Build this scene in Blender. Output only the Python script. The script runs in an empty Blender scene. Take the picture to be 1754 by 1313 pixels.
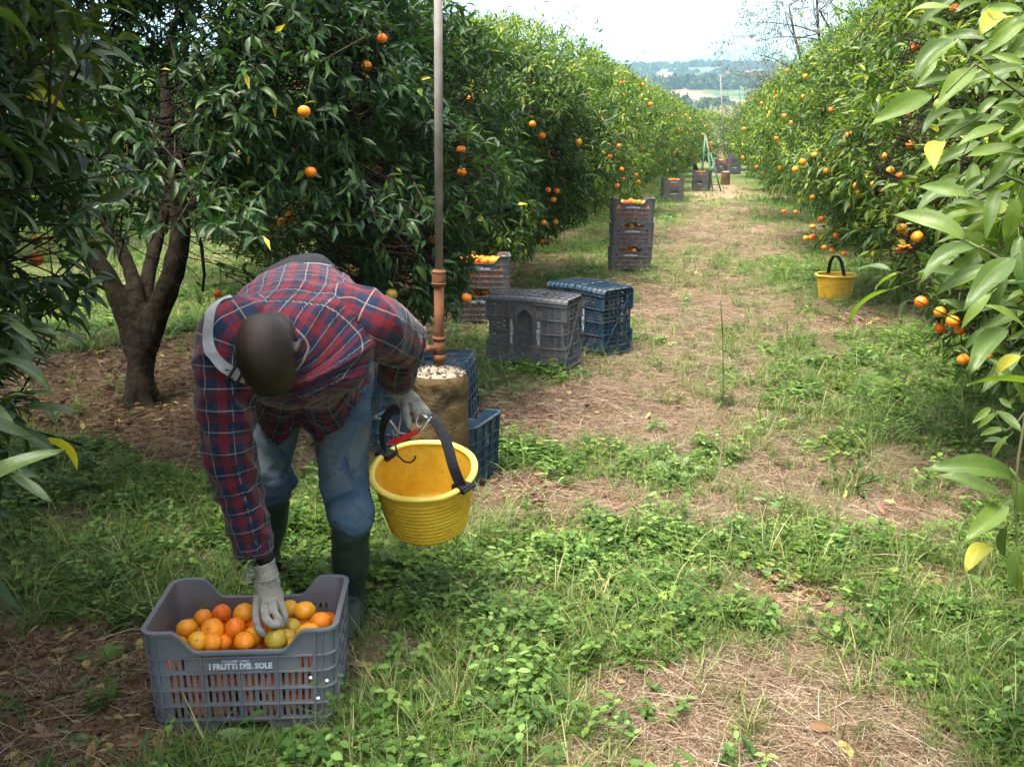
import bpy, math, random
import numpy as np
from mathutils import Vector, Matrix, noise
from mathutils.bvhtree import BVHTree

rng = np.random.default_rng(7)
random.seed(7)
S = bpy.context.scene
COL = S.collection

# ------------------------------------------------------------------ camera
CAM_H, PITCH, F = 1.6, math.radians(14.0), 1705.0
cd = bpy.data.cameras.new('camera')
cam = bpy.data.objects.new('camera', cd)
COL.objects.link(cam)
cam.location = (0, 0, CAM_H)
cam.rotation_euler = (math.radians(90) - PITCH, 0, 0)
cd.sensor_width = 36.0
cd.lens = 36.0 * F / 1754.0
cd.clip_start = 0.05
cd.clip_end = 20000
S.camera = cam

# ------------------------------------------------------------------ sky, sun, exposure
SUN_DIR = Vector((-0.26, -0.22, 0.95)).normalized()          # towards the sun
sun_el = math.asin(SUN_DIR.z)
sun_az = math.atan2(SUN_DIR.x, SUN_DIR.y)
W = bpy.data.worlds.new('World')
S.world = W
W.use_nodes = True
nt = W.node_tree
for n in list(nt.nodes):
    nt.nodes.remove(n)
sky = nt.nodes.new('ShaderNodeTexSky')
sky.sky_type = 'NISHITA'
sky.sun_disc = False
sky.sun_elevation = sun_el
sky.sun_rotation = sun_az
sky.air_density = 1.0
sky.dust_density = 5.0
sky.ozone_density = 1.0
hsv = nt.nodes.new('ShaderNodeHueSaturation')
hsv.inputs['Saturation'].default_value = 0.35
bg = nt.nodes.new('ShaderNodeBackground')
bg.inputs['Strength'].default_value = 0.12
wo = nt.nodes.new('ShaderNodeOutputWorld')
nt.links.new(sky.outputs[0], hsv.inputs['Color'])
nt.links.new(hsv.outputs[0], bg.inputs['Color'])
nt.links.new(bg.outputs[0], wo.inputs['Surface'])
sd = bpy.data.lights.new('sun', 'SUN')
sd.energy = 1.3
sd.angle = math.radians(24)
sd.color = (1.0, 0.93, 0.80)
sun = bpy.data.objects.new('sun', sd)
COL.objects.link(sun)
sun.rotation_euler = SUN_DIR.to_track_quat('Z', 'Y').to_euler()
sun.location = (-20, -20, 40)
S.view_settings.view_transform = 'Standard'
S.view_settings.look = 'None'
S.view_settings.gamma = 1.0
S.view_settings.use_curve_mapping = False
S.view_settings.exposure = 2.65
S.cycles.max_bounces = 6
S.cycles.diffuse_bounces = 3
S.cycles.glossy_bounces = 2
S.cycles.transmission_bounces = 3
S.cycles.volume_bounces = 0

# ------------------------------------------------------------------ helpers
FW = np.array([0, math.cos(PITCH), -math.sin(PITCH)])
UPV = np.array([0, math.sin(PITCH), math.cos(PITCH)])
RT = np.array([1.0, 0, 0])
C0 = np.array([0, 0, CAM_H])
ALLEY = math.radians(11.5)
CA, SA = math.cos(ALLEY), math.sin(ALLEY)


def ray(px, py):
    return FW + RT * (px - 877.0) / F + UPV * (656.5 - py) / F


def P(px, py, dep):
    """world point seen at a photograph pixel at a given depth"""
    return Vector(C0 + dep * ray(px, py))


def Gp(px, py, z=0.0):
    """point at height z seen at a photograph pixel"""
    r = ray(px, py)
    return Vector(C0 + r * ((z - CAM_H) / r[2]))


def uv2xy(u, v):
    return (u * CA + v * SA, -u * SA + v * CA)


def proj(p):
    q = np.asarray(p) - C0
    d = q @ FW
    return 877 + F * (q @ RT) / d, 656.5 - F * (q @ UPV) / d, d


def _hash(ix, iy, s):
    n = (ix * 374761393 + iy * 668265263 + s * 1274126177) & 0x7fffffff
    n = ((n ^ (n >> 13)) * 1274126177) & 0x7fffffff
    return ((n ^ (n >> 16)) & 0xffff) / 65535.0


def vnoise(x, y, s=0):
    x = np.asarray(x, float); y = np.asarray(y, float)
    ix = np.floor(x).astype(np.int64); iy = np.floor(y).astype(np.int64)
    fx = x - ix; fy = y - iy
    fx = fx * fx * (3 - 2 * fx); fy = fy * fy * (3 - 2 * fy)
    a = _hash(ix, iy, s); b = _hash(ix + 1, iy, s); c = _hash(ix, iy + 1, s); d = _hash(ix + 1, iy + 1, s)
    return (a * (1 - fx) + b * fx) * (1 - fy) + (c * (1 - fx) + d * fx) * fy


def fbm(x, y, s=0, o=3):
    t = 0; a = 0.5; tot = 0
    for k in range(o):
        t = t + a * vnoise(np.asarray(x) * 2 ** k, np.asarray(y) * 2 ** k, s + k * 17)
        tot += a; a *= 0.5
    return t / tot


def gz(x, y):
    """ground height: gentle unevenness near the camera"""
    x = np.asarray(x, float); y = np.asarray(y, float)
    r = np.hypot(x, y)
    f = np.clip(1 - r / 60.0, 0, 1)
    return f * (0.07 * (fbm(x * 0.8, y * 0.8, 5, 3) - 0.5) + 0.025 * (fbm(x * 4, y * 4, 9, 2) - 0.5)) * np.clip(r / 3 + 0.4, 0, 1)


def gzf(x, y):
    return float(gz(x, y))


def sstep(a, b, x):
    t = np.clip((np.asarray(x, float) - a) / (b - a), 0, 1)
    return t * t * (3 - 2 * t)


def tag(o, label=None, cat=None, group=None, kind=None):
    if label: o['label'] = label
    if cat: o['category'] = cat
    if group: o['group'] = group
    if kind: o['kind'] = kind
    return o


def empty(name, loc=(0, 0, 0), rz=0.0):
    o = bpy.data.objects.new(name, None)
    COL.objects.link(o)
    o.location = loc
    o.rotation_euler = (0, 0, rz)
    o.empty_display_size = 0.1
    return o


def link(name, me, parent=None):
    o = bpy.data.objects.new(name, me)
    COL.objects.link(o)
    if parent is not None:
        o.parent = parent
    return o


def copy_tree(o, parent=None):
    c = o.copy()
    COL.objects.link(c)
    c.parent = parent
    for ch in list(o.children):
        copy_tree(ch, c)
    return c


def tri_mesh(name, V, T, mat, smooth=True, attrs=None):
    """fast all-triangle mesh from numpy arrays"""
    V = np.ascontiguousarray(V, dtype=np.float32); T = np.ascontiguousarray(T, dtype=np.int32)
    me = bpy.data.meshes.new(name)
    me.vertices.add(len(V)); me.vertices.foreach_set('co', V.ravel())
    me.loops.add(T.size); me.loops.foreach_set('vertex_index', T.ravel())
    me.polygons.add(len(T))
    me.polygons.foreach_set('loop_start', np.arange(0, T.size, 3, dtype=np.int32))
    me.polygons.foreach_set('loop_total', np.full(len(T), 3, dtype=np.int32))
    me.polygons.foreach_set('use_smooth', np.full(len(T), smooth, dtype=bool))
    me.update(calc_edges=True)
    if attrs:
        for k, a in attrs.items():
            at = me.attributes.new(k, 'FLOAT', 'POINT')
            at.data.foreach_set('value', np.ascontiguousarray(a, dtype=np.float32))
    if mat: me.materials.append(mat)
    return me


class MB:
    def __init__(s):
        s.v = []; s.f = []

    def add(s, vs, fs):
        n = len(s.v)
        s.v += [tuple(p) for p in vs]
        s.f += [tuple(i + n for i in f) for f in fs]

    def box(s, c, d, M=None):
        x, y, z = d[0] / 2, d[1] / 2, d[2] / 2
        vs = [Vector((sx * x, sy * y, sz * z)) for sx in (-1, 1) for sy in (-1, 1) for sz in (-1, 1)]
        if M is not None: vs = [M @ p for p in vs]
        vs = [p + Vector(c) for p in vs]
        s.add(vs, [(0, 1, 3, 2), (4, 6, 7, 5), (0, 4, 5, 1), (2, 3, 7, 6), (0, 2, 6, 4), (1, 5, 7, 3)])

    def bar(s, a, b, w, h, up=(0, 0, 1)):
        a = Vector(a); b = Vector(b); d = (b - a)
        L = d.length
        if L < 1e-6: return
        x = d / L
        up = Vector(up)
        y = up.cross(x)
        if y.length < 1e-4: y = Vector((1, 0, 0)).cross(x)
        y.normalize(); z = x.cross(y)
        M = Matrix((x, y, z)).transposed()
        s.box((a + b) / 2, (L, w, h), M)

    def tube(s, pts, rad, n=10, caps=True, flat=None, up=None):
        """swept tube; rad is a number or list; flat: ratio of second axis"""
        pts = [Vector(p) for p in pts]
        m = len(pts)
        if not hasattr(rad, '__len__'): rad = [rad] * m
        if flat is None: flat = 1.0
        fl = flat if hasattr(flat, '__len__') else [flat] * m
        ts = []
        for i in range(m):
            t = pts[min(i + 1, m - 1)] - pts[max(i - 1, 0)]
            if t.length < 1e-9: t = Vector((0, 0, 1))
            ts.append(t.normalized())
        nrm = Vector(up) if up is not None else (Vector((0, 0, 1)) if abs(ts[0].z) < 0.9 else Vector((1, 0, 0)))
        vs = []
        for i in range(m):
            nrm = (nrm - ts[i] * nrm.dot(ts[i]))
            if nrm.length < 1e-6: nrm = ts[i].orthogonal()
            nrm.normalize()
            bn = ts[i].cross(nrm)
            for k in range(n):
                a = 2 * math.pi * k / n
                vs.append(pts[i] + nrm * (math.cos(a) * rad[i]) + bn * (math.sin(a) * rad[i] * fl[i]))
        fs = [(i * n + k, i * n + (k + 1) % n, (i + 1) * n + (k + 1) % n, (i + 1) * n + k) for i in range(m - 1) for k in range(n)]
        if caps:
            fs.append(tuple(range(n - 1, -1, -1)))
            fs.append(tuple(range((m - 1) * n, m * n)))
        s.add(vs, fs)

    def limb(s, pts, rad, n=14, flat=1.0, up=None, sub=6):
        """tube through a smooth spline with round ends; closed volume for remeshing"""
        pts = [Vector(p) for p in pts]
        rr = list(rad)
        Q = []; R = []
        m = len(pts)
        for i in range(m - 1):
            p0 = pts[max(i - 1, 0)]; p1 = pts[i]; p2 = pts[i + 1]; p3 = pts[min(i + 2, m - 1)]
            for k in range(sub):
                t = k / sub
                q = 0.5 * ((2 * p1) + (p2 - p0) * t + (2 * p0 - 5 * p1 + 4 * p2 - p3) * t * t + (3 * p1 - p0 - 3 * p2 + p3) * t ** 3)
                Q.append(q); R.append(rr[i] + (rr[i + 1] - rr[i]) * (t * t * (3 - 2 * t)))
        Q.append(pts[-1]); R.append(rr[-1])
        t0 = (Q[0] - Q[1]).normalized(); t1 = (Q[-1] - Q[-2]).normalized()
        A = []; AR = []
        for a in (85, 60, 30):
            A.append(Q[0] + t0 * R[0] * math.sin(math.radians(a))); AR.append(R[0] * math.cos(math.radians(a)))
        B = []; BR = []
        for a in (30, 60, 85):
            B.append(Q[-1] + t1 * R[-1] * math.sin(math.radians(a))); BR.append(R[-1] * math.cos(math.radians(a)))
        s.tube(A + Q + B, AR + R + BR, n, True, flat, up)

    def ellipsoid(s, c, r, M=None, nu=20, nv=12):
        vs = []; fs = []
        for i in range(nv + 1):
            th = math.pi * i / nv
            for j in range(nu):
                ph = 2 * math.pi * j / nu
                p = Vector((r[0] * math.sin(th) * math.cos(ph), r[1] * math.sin(th) * math.sin(ph), r[2] * math.cos(th)))
                if M is not None: p = M @ p
                vs.append(p + Vector(c))
        for i in range(nv):
            for j in range(nu):
                fs.append((i * nu + j, (i + 1) * nu + j, (i + 1) * nu + (j + 1) % nu, i * nu + (j + 1) % nu))
        s.add(vs, fs)

    def lathe(s, prof, n=32, close=False):
        vs = []
        for (r, z) in prof:
            for k in range(n):
                a = 2 * math.pi * k / n
                vs.append((r * math.cos(a), r * math.sin(a), z))
        m = len(prof)
        fs = [(i * n + k, i * n + (k + 1) % n, (i + 1) * n + (k + 1) % n, (i + 1) * n + k) for i in range(m - 1) for k in range(n)]
        if close: fs += [((m - 1) * n + k, (m - 1) * n + (k + 1) % n, (k + 1) % n, k) for k in range(n)]
        s.add(vs, fs)

    def mesh(s, name, mat=None, smooth=False):
        me = bpy.data.meshes.new(name)
        me.from_pydata(s.v, [], s.f)
        if smooth: me.polygons.foreach_set('use_smooth', [True] * len(me.polygons))
        if mat: me.materials.append(mat)
        me.update()
        return me

    def build(s, name, mat=None, parent=None, smooth=False):
        return link(name, s.mesh(name, mat, smooth), parent)


def baked(me, setup):
    """apply modifiers to a mesh through a temporary object"""
    o = bpy.data.objects.new('tmp', me)
    COL.objects.link(o)
    setup(o)
    bpy.context.view_layer.update()
    dg = bpy.context.evaluated_depsgraph_get()
    new = bpy.data.meshes.new_from_object(o.evaluated_get(dg))
    mats = list(me.materials)
    bpy.data.objects.remove(o)
    new.name = me.name
    if len(new.materials) == 0:
        for m in mats: new.materials.append(m)
    return new


def remesh(mb, voxel, smooth_it=3, factor=0.5):
    me = mb.mesh('tmp')
    def st(o):
        m = o.modifiers.new('r', 'REMESH'); m.mode = 'VOXEL'; m.voxel_size = voxel; m.use_smooth_shade = True
        if smooth_it:
            q = o.modifiers.new('s', 'SMOOTH'); q.factor = factor; q.iterations = smooth_it
    return baked(me, st)


# ------------------------------------------------------------------ materials
def new_mat(name):
    m = bpy.data.materials.new(name)
    m.use_nodes = True
    n = m.node_tree
    for x in list(n.nodes): n.nodes.remove(x)
    return m, n


def N(n, typ, **kw):
    x = n.nodes.new(typ)
    for k, v in kw.items():
        if k.startswith('i_'):
            key = k[2:]
            x.inputs[int(key) if key.isdigit() else key].default_value = v
        else:
            setattr(x, k, v)
    return x


def ramp(n, fac, stops, interp='LINEAR'):
    r = n.nodes.new('ShaderNodeValToRGB')
    r.color_ramp.interpolation = interp
    e = r.color_ramp.elements
    e[0].position = stops[0][0]; e[0].color = (*stops[0][1], 1)
    e[1].position = stops[1][0]; e[1].color = (*stops[1][1], 1)
    for p, c in stops[2:]:
        q = e.new(p); q.color = (*c, 1)
    n.links.new(fac, r.inputs[0])
    return r.outputs[0]


def mixc(n, fac, a, b, mode='MIX'):
    m = n.nodes.new('ShaderNodeMix'); m.data_type = 'RGBA'; m.blend_type = mode
    for sock, val in ((m.inputs[0], fac), (m.inputs[6], a), (m.inputs[7], b)):
        if isinstance(val, (int, float)): sock.default_value = val
        elif isinstance(val, tuple): sock.default_value = (*val, 1) if len(val) == 3 else val
        else: n.links.new(val, sock)
    return m.outputs[2]


def math_(n, op, a, b=None, c=None):
    m = n.nodes.new('ShaderNodeMath'); m.operation = op
    for i, val in enumerate((a, b, c)):
        if val is None: continue
        if isinstance(val, (int, float)): m.inputs[i].default_value = val
        else: n.links.new(val, m.inputs[i])
    return m.outputs[0]


def simple_mat(name, c1, c2, scale=8.0, rough=0.6, bump=0.15, bscale=60.0, spec=0.5, metallic=0.0, dirt=None, rand=0.0, coord='Object'):
    """two-tone noisy surface with fine relief; optional dirt colour in blotches"""
    m, n = new_mat(name)
    tc = N(n, 'ShaderNodeTexCoord')
    nz = N(n, 'ShaderNodeTexNoise', i_Scale=scale, i_Detail=5.0, i_Roughness=0.6)
    n.links.new(tc.outputs[coord], nz.inputs['Vector'])
    col = ramp(n, nz.outputs[0], [(0.35, c1), (0.65, c2)])
    if dirt:
        nd = N(n, 'ShaderNodeTexNoise', i_Scale=scale * 2.3, i_Detail=8.0, i_Roughness=0.7)
        n.links.new(tc.outputs[coord], nd.inputs['Vector'])
        f = ramp(n, nd.outputs[0], [(0.5, (0, 0, 0)), (0.7, (1, 1, 1))])
        col = mixc(n, math_(n, 'MULTIPLY', f, dirt[1]), col, dirt[0])
    if rand:
        oi = N(n, 'ShaderNodeObjectInfo')
        h = N(n, 'ShaderNodeHueSaturation')
        n.links.new(col, h.inputs['Color'])
        n.links.new(math_(n, 'MULTIPLY_ADD', oi.outputs['Random'], rand, 1 - rand / 2), h.inputs['Value'])
        col = h.outputs[0]
    p = N(n, 'ShaderNodeBsdfPrincipled', i_Roughness=rough, i_Metallic=metallic)
    p.inputs['Specular IOR Level'].default_value = spec
    n.links.new(col, p.inputs['Base Color'])
    nb = N(n, 'ShaderNodeTexNoise', i_Scale=bscale, i_Detail=4.0)
    n.links.new(tc.outputs[coord], nb.inputs['Vector'])
    b = N(n, 'ShaderNodeBump', i_Strength=bump, i_Distance=0.01)
    n.links.new(nb.outputs[0], b.inputs['Height'])
    n.links.new(b.outputs[0], p.inputs['Normal'])
    r2 = math_(n, 'MULTIPLY_ADD', nz.outputs[0], 0.25, rough - 0.12)
    n.links.new(r2, p.inputs['Roughness'])
    o = N(n, 'ShaderNodeOutputMaterial')
    n.links.new(p.outputs[0], o.inputs[0])
    return m


def leaf_mat(name, stops, source='attr', rough=0.45, transl=0.25, back=(0.075, 0.12, 0.03), spec=0.26, vein=False):
    m, n = new_mat(name)
    if source == 'attr':
        a = N(n, 'ShaderNodeAttribute', attribute_name='rnd')
        fac = a.outputs['Fac']
    elif source == 'both':
        a = N(n, 'ShaderNodeAttribute', attribute_name='rnd')
        oi = N(n, 'ShaderNodeObjectInfo')
        fac = math_(n, 'FRACT', math_(n, 'ADD', a.outputs['Fac'], math_(n, 'MULTIPLY', oi.outputs['Random'], 1.0)))
    else:
        oi = N(n, 'ShaderNodeObjectInfo')
        fac = oi.outputs['Random']
    col = ramp(n, fac, stops)
    if vein:
        tc = N(n, 'ShaderNodeTexCoord')
        nz = N(n, 'ShaderNodeTexNoise', i_Scale=40.0, i_Detail=4.0)
        n.links.new(tc.outputs['Object'], nz.inputs['Vector'])
        col = mixc(n, math_(n, 'MULTIPLY', nz.outputs[0], 0.6), col, mixc(n, 0.5, col, (0.12, 0.17, 0.03)))
        sx = N(n, 'ShaderNodeSeparateXYZ')
        n.links.new(tc.outputs['Object'], sx.inputs[0])
        ay = math_(n, 'ABSOLUTE', sx.outputs[1])
        mid = ramp(n, ay, [(0.0, (1, 1, 1)), (0.014, (0, 0, 0))])
        col = mixc(n, math_(n, 'MULTIPLY', mid, 0.6), col, (0.17, 0.24, 0.06))
        n3 = N(n, 'ShaderNodeTexNoise', i_Scale=4.0, i_Detail=3.0); mp = N(n, 'ShaderNodeVectorMath', operation='ADD')
        o3 = N(n, 'ShaderNodeObjectInfo'); n.links.new(tc.outputs['Object'], mp.inputs[0]); n.links.new(o3.outputs['Location'], mp.inputs[1]); n.links.new(mp.outputs[0], n3.inputs['Vector'])
        col = mixc(n, math_(n, 'MULTIPLY', ramp(n, n3.outputs[0], [(.55, (0, 0, 0)), (.70, (1, 1, 1))]), .55), col, mixc(n, .5, col, (.32, .30, .05)))
        n4 = N(n, 'ShaderNodeTexNoise', i_Scale=26.0, i_Detail=2.0); n.links.new(mp.outputs[0], n4.inputs['Vector'])
        col = mixc(n, math_(n, 'MULTIPLY', ramp(n, n4.outputs[0], [(.68, (0, 0, 0)), (.74, (1, 1, 1))]), .8), col, (.10, .06, .03))
    ge = N(n, 'ShaderNodeNewGeometry')
    col2 = mixc(n, math_(n, 'MULTIPLY', ge.outputs['Backfacing'], 0.55), col, back)
    p = N(n, 'ShaderNodeBsdfPrincipled', i_Roughness=rough)
    p.inputs['Specular IOR Level'].default_value = spec
    n.links.new(col2, p.inputs['Base Color'])
    if vein:
        b = N(n, 'ShaderNodeBump', i_Strength=0.10, i_Distance=0.01)
        wv = N(n, 'ShaderNodeTexNoise', i_Scale=9.0)
        n.links.new(tc.outputs['Object'], wv.inputs['Vector'])
        n.links.new(wv.outputs[0], b.inputs['Height'])
        n.links.new(b.outputs[0], p.inputs['Normal'])
    t = N(n, 'ShaderNodeBsdfTranslucent')
    tcx = mixc(n, 1.0, col, (1.6, 1.9, 0.7), 'MULTIPLY')
    n.links.new(tcx, t.inputs['Color'])
    mx = N(n, 'ShaderNodeMixShader', i_Fac=transl)
    n.links.new(p.outputs[0], mx.inputs[1]); n.links.new(t.outputs[0], mx.inputs[2])
    o = N(n, 'ShaderNodeOutputMaterial')
    n.links.new(mx.outputs[0], o.inputs[0])
    return m


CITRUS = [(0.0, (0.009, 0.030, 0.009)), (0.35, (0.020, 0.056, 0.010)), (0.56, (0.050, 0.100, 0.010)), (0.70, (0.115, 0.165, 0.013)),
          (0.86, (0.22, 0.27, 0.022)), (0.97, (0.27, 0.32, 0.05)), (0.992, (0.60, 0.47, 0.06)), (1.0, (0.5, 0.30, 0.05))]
M_leaf = leaf_mat('citrus_leaf', CITRUS)
M_leafobj = leaf_mat('citrus_leaf_near', [(0.0, (0.016, 0.045, 0.008)), (0.4, (0.034, 0.075, 0.010)), (0.7, (0.07, 0.125, 0.014)), (0.9, (0.14, 0.20, 0.022)), (1.0, (0.28, 0.33, 0.04))], 'obj', vein=True, spec=.38)
M_leafshade = leaf_mat('citrus_leaf_shaded', [(0.0, (0.009, 0.026, 0.009)), (0.5, (0.018, 0.045, 0.011)), (0.9, (0.035, 0.075, 0.014)), (1.0, (0.08, 0.13, 0.02))], 'obj', vein=True, transl=.10, back=(.04, .065, .025), spec=.34)  # darker copy of the near leaf; shade on the left trees put into its colour
M_leafpale = leaf_mat('citrus_leaf_pale', [(0.0, (0.09, 0.165, 0.02)), (1.0, (0.20, 0.27, 0.04))], 'obj', vein=True)
M_leafyellow = leaf_mat('citrus_leaf_yellow', [(0.0, (0.55, 0.45, 0.03)), (1.0, (0.72, 0.60, 0.08))], 'obj', vein=True)
M_leafdark = leaf_mat('cut_leaf_dark', [(0.0, (0.012, 0.03, 0.012)), (0.7, (0.03, 0.06, 0.02)), (1.0, (0.10, 0.13, 0.06))], 'obj', vein=True)
M_bark = simple_mat('bark', (0.014, 0.010, 0.007), (0.042, 0.030, 0.020), 16, 0.9, 1.0, 38, 0.12, dirt=((0.07, 0.075, 0.05), 0.45))
M_twig = simple_mat('twig_green', (0.06, 0.085, 0.03), (0.09, 0.075, 0.035), 9, 0.7, 0.2, 45, 0.3)

# ================================================================== GROUND
def blob(x, y, px, py, r, e=1.0):
    g = Gp(px, py)
    d = np.hypot(np.asarray(x) - g.x, (np.asarray(y) - g.y) * e)
    return np.exp(-(d / r) ** 2)


LUSH = [(150, 900, .9), (60, 800, .8), (330, 940, .5), (700, 1010, .42), (620, 960, .3), (1010, 960, .38), (1330, 960, .5), (1110, 1080, .30), (830, 1130, .3),
        (900, 1230, .25), (1640, 1110, .4), (1730, 960, .4), (1500, 630, 1.3), (1640, 700, .7), (1150, 800, .35), (890, 800, .3), (620, 1260, .3), (260, 1040, .3), (440, 1290, .3), (1080, 1090, .3), (860, 640, .6), (330, 530, 1.5), (1400, 470, 1.3), (1720, 1270, .3), (520, 880, .4)]
STRAW = [(860, 1040, .28), (1450, 1220, .42), (1250, 1270, .35), (1050, 870, .40), (1130, 760, .5), (1560, 1290, .3), (700, 880, .45), (1290, 560, 1.2), (1130, 520, 1.1), (1250, 400, 2.0), (940, 900, .35), (1480, 690, .4), (1590, 800, .35), (1200, 1180, .25), (1000, 1290, .25), (1600, 880, .25), (1300, 840, .35), (1230, 330, 3.5), (690, 1130, .18), (1130, 640, .8), (500, 760, .5), (560, 1230, .25), (780, 1270, .2)]
BARE = [(90, 1180, .55), (200, 1260, .3), (300, 640, .9), (130, 640, .8), (950, 690, .42), (975, 1050, .10), (880, 830, .3), (1330, 1010, .22), (720, 1180, .14), (860, 970, .16), (1180, 980, .16), (1500, 900, .2), (1420, 1060, .15), (1050, 1200, .16), (1600, 1000, .15), (1000, 860, .2), (320, 720, .5), (1230, 905, .15), (1460, 555, .3), (350, 780, .3), (10, 1250, .4), (820, 720, .3), (1180, 1050, .15), (470, 780, .5)]


def fields(x, y):
    x = np.asarray(x, float); y = np.asarray(y, float)
    u = x * CA - y * SA
    v = x * SA + y * CA
    n1 = fbm(x * 1.1, y * 1.1, 21, 3); n2 = fbm(x * 2.7, y * 2.7, 33, 3); n3 = fbm(x * 0.45, y * 0.45, 44, 2)
    side = sstep(0.5, 1.7, np.abs(u - 0.05 + (n3 - .5)))
    g = 0.45 + 0.25 * side + 1.1 * (n1 - 0.5) + 0.9 * (n2 - 0.5)
    st = 0.62 - 0.5 * side - 0.8 * (n1 - 0.5) + 0.5 * (n3 - .5)
    br = 0.15 + 0.7 * (n2 - 0.5)
    under = np.exp(-((u + 3.4) / 1.1) ** 2) + np.exp(-((u - 3.3) / 1.1) ** 2)
    far = sstep(14, 24, v)
    br = br + 0.75 * under * (1 - far); g = g - 0.45 * under * (1 - 0.5 * far)
    g = g + .14 * sstep(12, 20, v) * (1 - .5 * (np.abs(u) < .5)); st = st - .1 * sstep(12, 20, v)
    for b in LUSH:
        w = blob(x, y, *b); g = g + 0.75 * w; st = st - 0.5 * w; br = br - 0.6 * w
    for b in STRAW:
        w = blob(x, y, *b); g = g - 0.30 * w; st = st + 0.5 * w
    for b in BARE:
        w = blob(x, y, *b); g = g - 0.75 * w; br = br + 0.9 * w; st = st - 0.25 * w
    lush = sum(blob(x, y, *b) for b in LUSH)
    return np.clip(g, 0, 1), np.clip(st, 0, 1), np.clip(br, 0, 1), np.clip(lush, 0, 1.5)


def ground_material():
    m, n = new_mat('orchard_soil')
    tc = N(n, 'ShaderNodeTexCoord')
    def nz(sc, det=6.0, r=0.6):
        q = N(n, 'ShaderNodeTexNoise', i_Scale=sc, i_Detail=det, i_Roughness=r)
        n.links.new(tc.outputs['Object'], q.inputs['Vector'])
        return q.outputs[0]
    soil = ramp(n, nz(6.0), [(0.3, (0.060, 0.029, 0.017)), (0.5, (0.13, 0.068, 0.042)), (0.7, (0.24, 0.150, 0.100))])
    strawc = ramp(n, nz(28.0, 8, 0.75), [(0.3, (0.10, 0.062, 0.038)), (0.5, (0.22, 0.15, 0.095)), (0.68, (0.40, 0.31, 0.21))])
    grn = ramp(n, nz(22.0, 8, 0.75), [(0.3, (0.022, 0.05, 0.012)), (0.5, (0.065, 0.13, 0.025)), (0.7, (0.13, 0.22, 0.045))])
    def at(k):
        return N(n, 'ShaderNodeAttribute', attribute_name=k).outputs['Fac']
    fine = nz(40.0, 6, 0.7)
    def soft(a, k=1.6, off=-0.3):
        x = math_(n, 'MULTIPLY_ADD', fine, k, off - k / 2)
        return math_(n, 'MULTIPLY', N_clamp(n, math_(n, 'ADD', math_(n, 'MULTIPLY', a, 1.5), x)), 1.0)
    c = mixc(n, soft(at('straw')), soil, strawc)
    c = mixc(n, soft(at('green'), 1.8, -0.35), c, grn)
    p = N(n, 'ShaderNodeBsdfPrincipled', i_Roughness=0.95)
    p.inputs['Specular IOR Level'].default_value = 0.1
    n.links.new(c, p.inputs['Base Color'])
    b = N(n, 'ShaderNodeBump', i_Strength=0.9, i_Distance=0.02)
    n.links.new(nz(35.0, 8, 0.75), b.inputs['Height'])
    n.links.new(b.outputs[0], p.inputs['Normal'])
    o = N(n, 'ShaderNodeOutputMaterial'); n.links.new(p.outputs[0], o.inputs[0])
    return m


def N_clamp(n, v):
    c = N(n, 'ShaderNodeClamp'); n.links.new(v, c.inputs[0]); return c.outputs[0]


def build_ground():
    t = np.linspace(-9.2, 9.2, 330)
    gx = 0.9 * np.sinh(t)
    gy = 4.0 + 0.9 * np.sinh(t)
    X, Y = np.meshgrid(gx, gy)
    x = X.ravel(); y = Y.ravel()
    z = gz(x, y)
    g, st, br, lush = fields(x, y)
    r = np.hypot(x, y)
    n = len(t)
    idx = np.arange(n * n).reshape(n, n)
    a = idx[:-1, :-1].ravel(); b = idx[:-1, 1:].ravel(); c = idx[1:, 1:].ravel(); d = idx[1:, :-1].ravel()
    T = np.concatenate([np.stack([a, b, c], 1), np.stack([a, c, d], 1)])
    me = tri_mesh('ground', np.stack([x, y, z], 1), T, ground_material(), True, {'green': g * np.where(r > 60, .9, 1), 'straw': np.clip(st - br * .5, 0, 1)})
    o = link('ground', me); tag(o, kind='structure')


build_ground()


# ------------------------------------------------------------------ hills
def hill_profile(r):
    return np.interp(r, [300, 420, 700, 1000, 1250, 1600, 1750, 2100], [-0.5, 2, 24, 50, 66, 106, 104, 70])


def hill_h(x, y):
    r = np.hypot(x, y)
    base = hill_profile(r)
    m = (fbm(x / 260.0, y / 260.0, 71, 4) - 0.5)
    return base * (1 + 0.22 * m) + 26 * m * sstep(420, 900, r) * 0.6


def hill_material(far=False):
    m, n = new_mat('far_hill' if far else 'hillside')
    tc = N(n, 'ShaderNodeTexCoord')
    def nz(sc, det=6.0, r=0.6):
        q = N(n, 'ShaderNodeTexNoise', i_Scale=sc, i_Detail=det, i_Roughness=r)
        n.links.new(tc.outputs['Object'], q.inputs['Vector'])
        return q.outputs[0]
    if far:
        c = ramp(n, nz(0.004), [(0.35, (0.05, 0.09, 0.04)), (0.6, (0.13, 0.16, 0.08))])
    else:
        scrub = ramp(n, nz(0.03, 8), [(0.4, (0.03, 0.055, 0.02)), (0.6, (0.08, 0.11, 0.045))])
        field = ramp(n, nz(0.02, 8), [(0.35, (0.20, 0.10, 0.07)), (0.65, (0.27, 0.18, 0.12))])
        grass = (0.085, 0.115, 0.05)
        a = N(n, 'ShaderNodeAttribute', attribute_name='field').outputs['Fac']
        c = mixc(n, ramp(n, nz(0.008, 6), [(0.45, (0, 0, 0)), (0.52, (1, 1, 1))]), scrub, grass)
        c = mixc(n, a, c, field)
    p = N(n, 'ShaderNodeBsdfPrincipled', i_Roughness=0.95)
    p.inputs['Specular IOR Level'].default_value = 0.05
    n.links.new(c, p.inputs['Base Color'])
    o = N(n, 'ShaderNodeOutputMaterial'); n.links.new(p.outputs[0], o.inputs[0])
    return m


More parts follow.
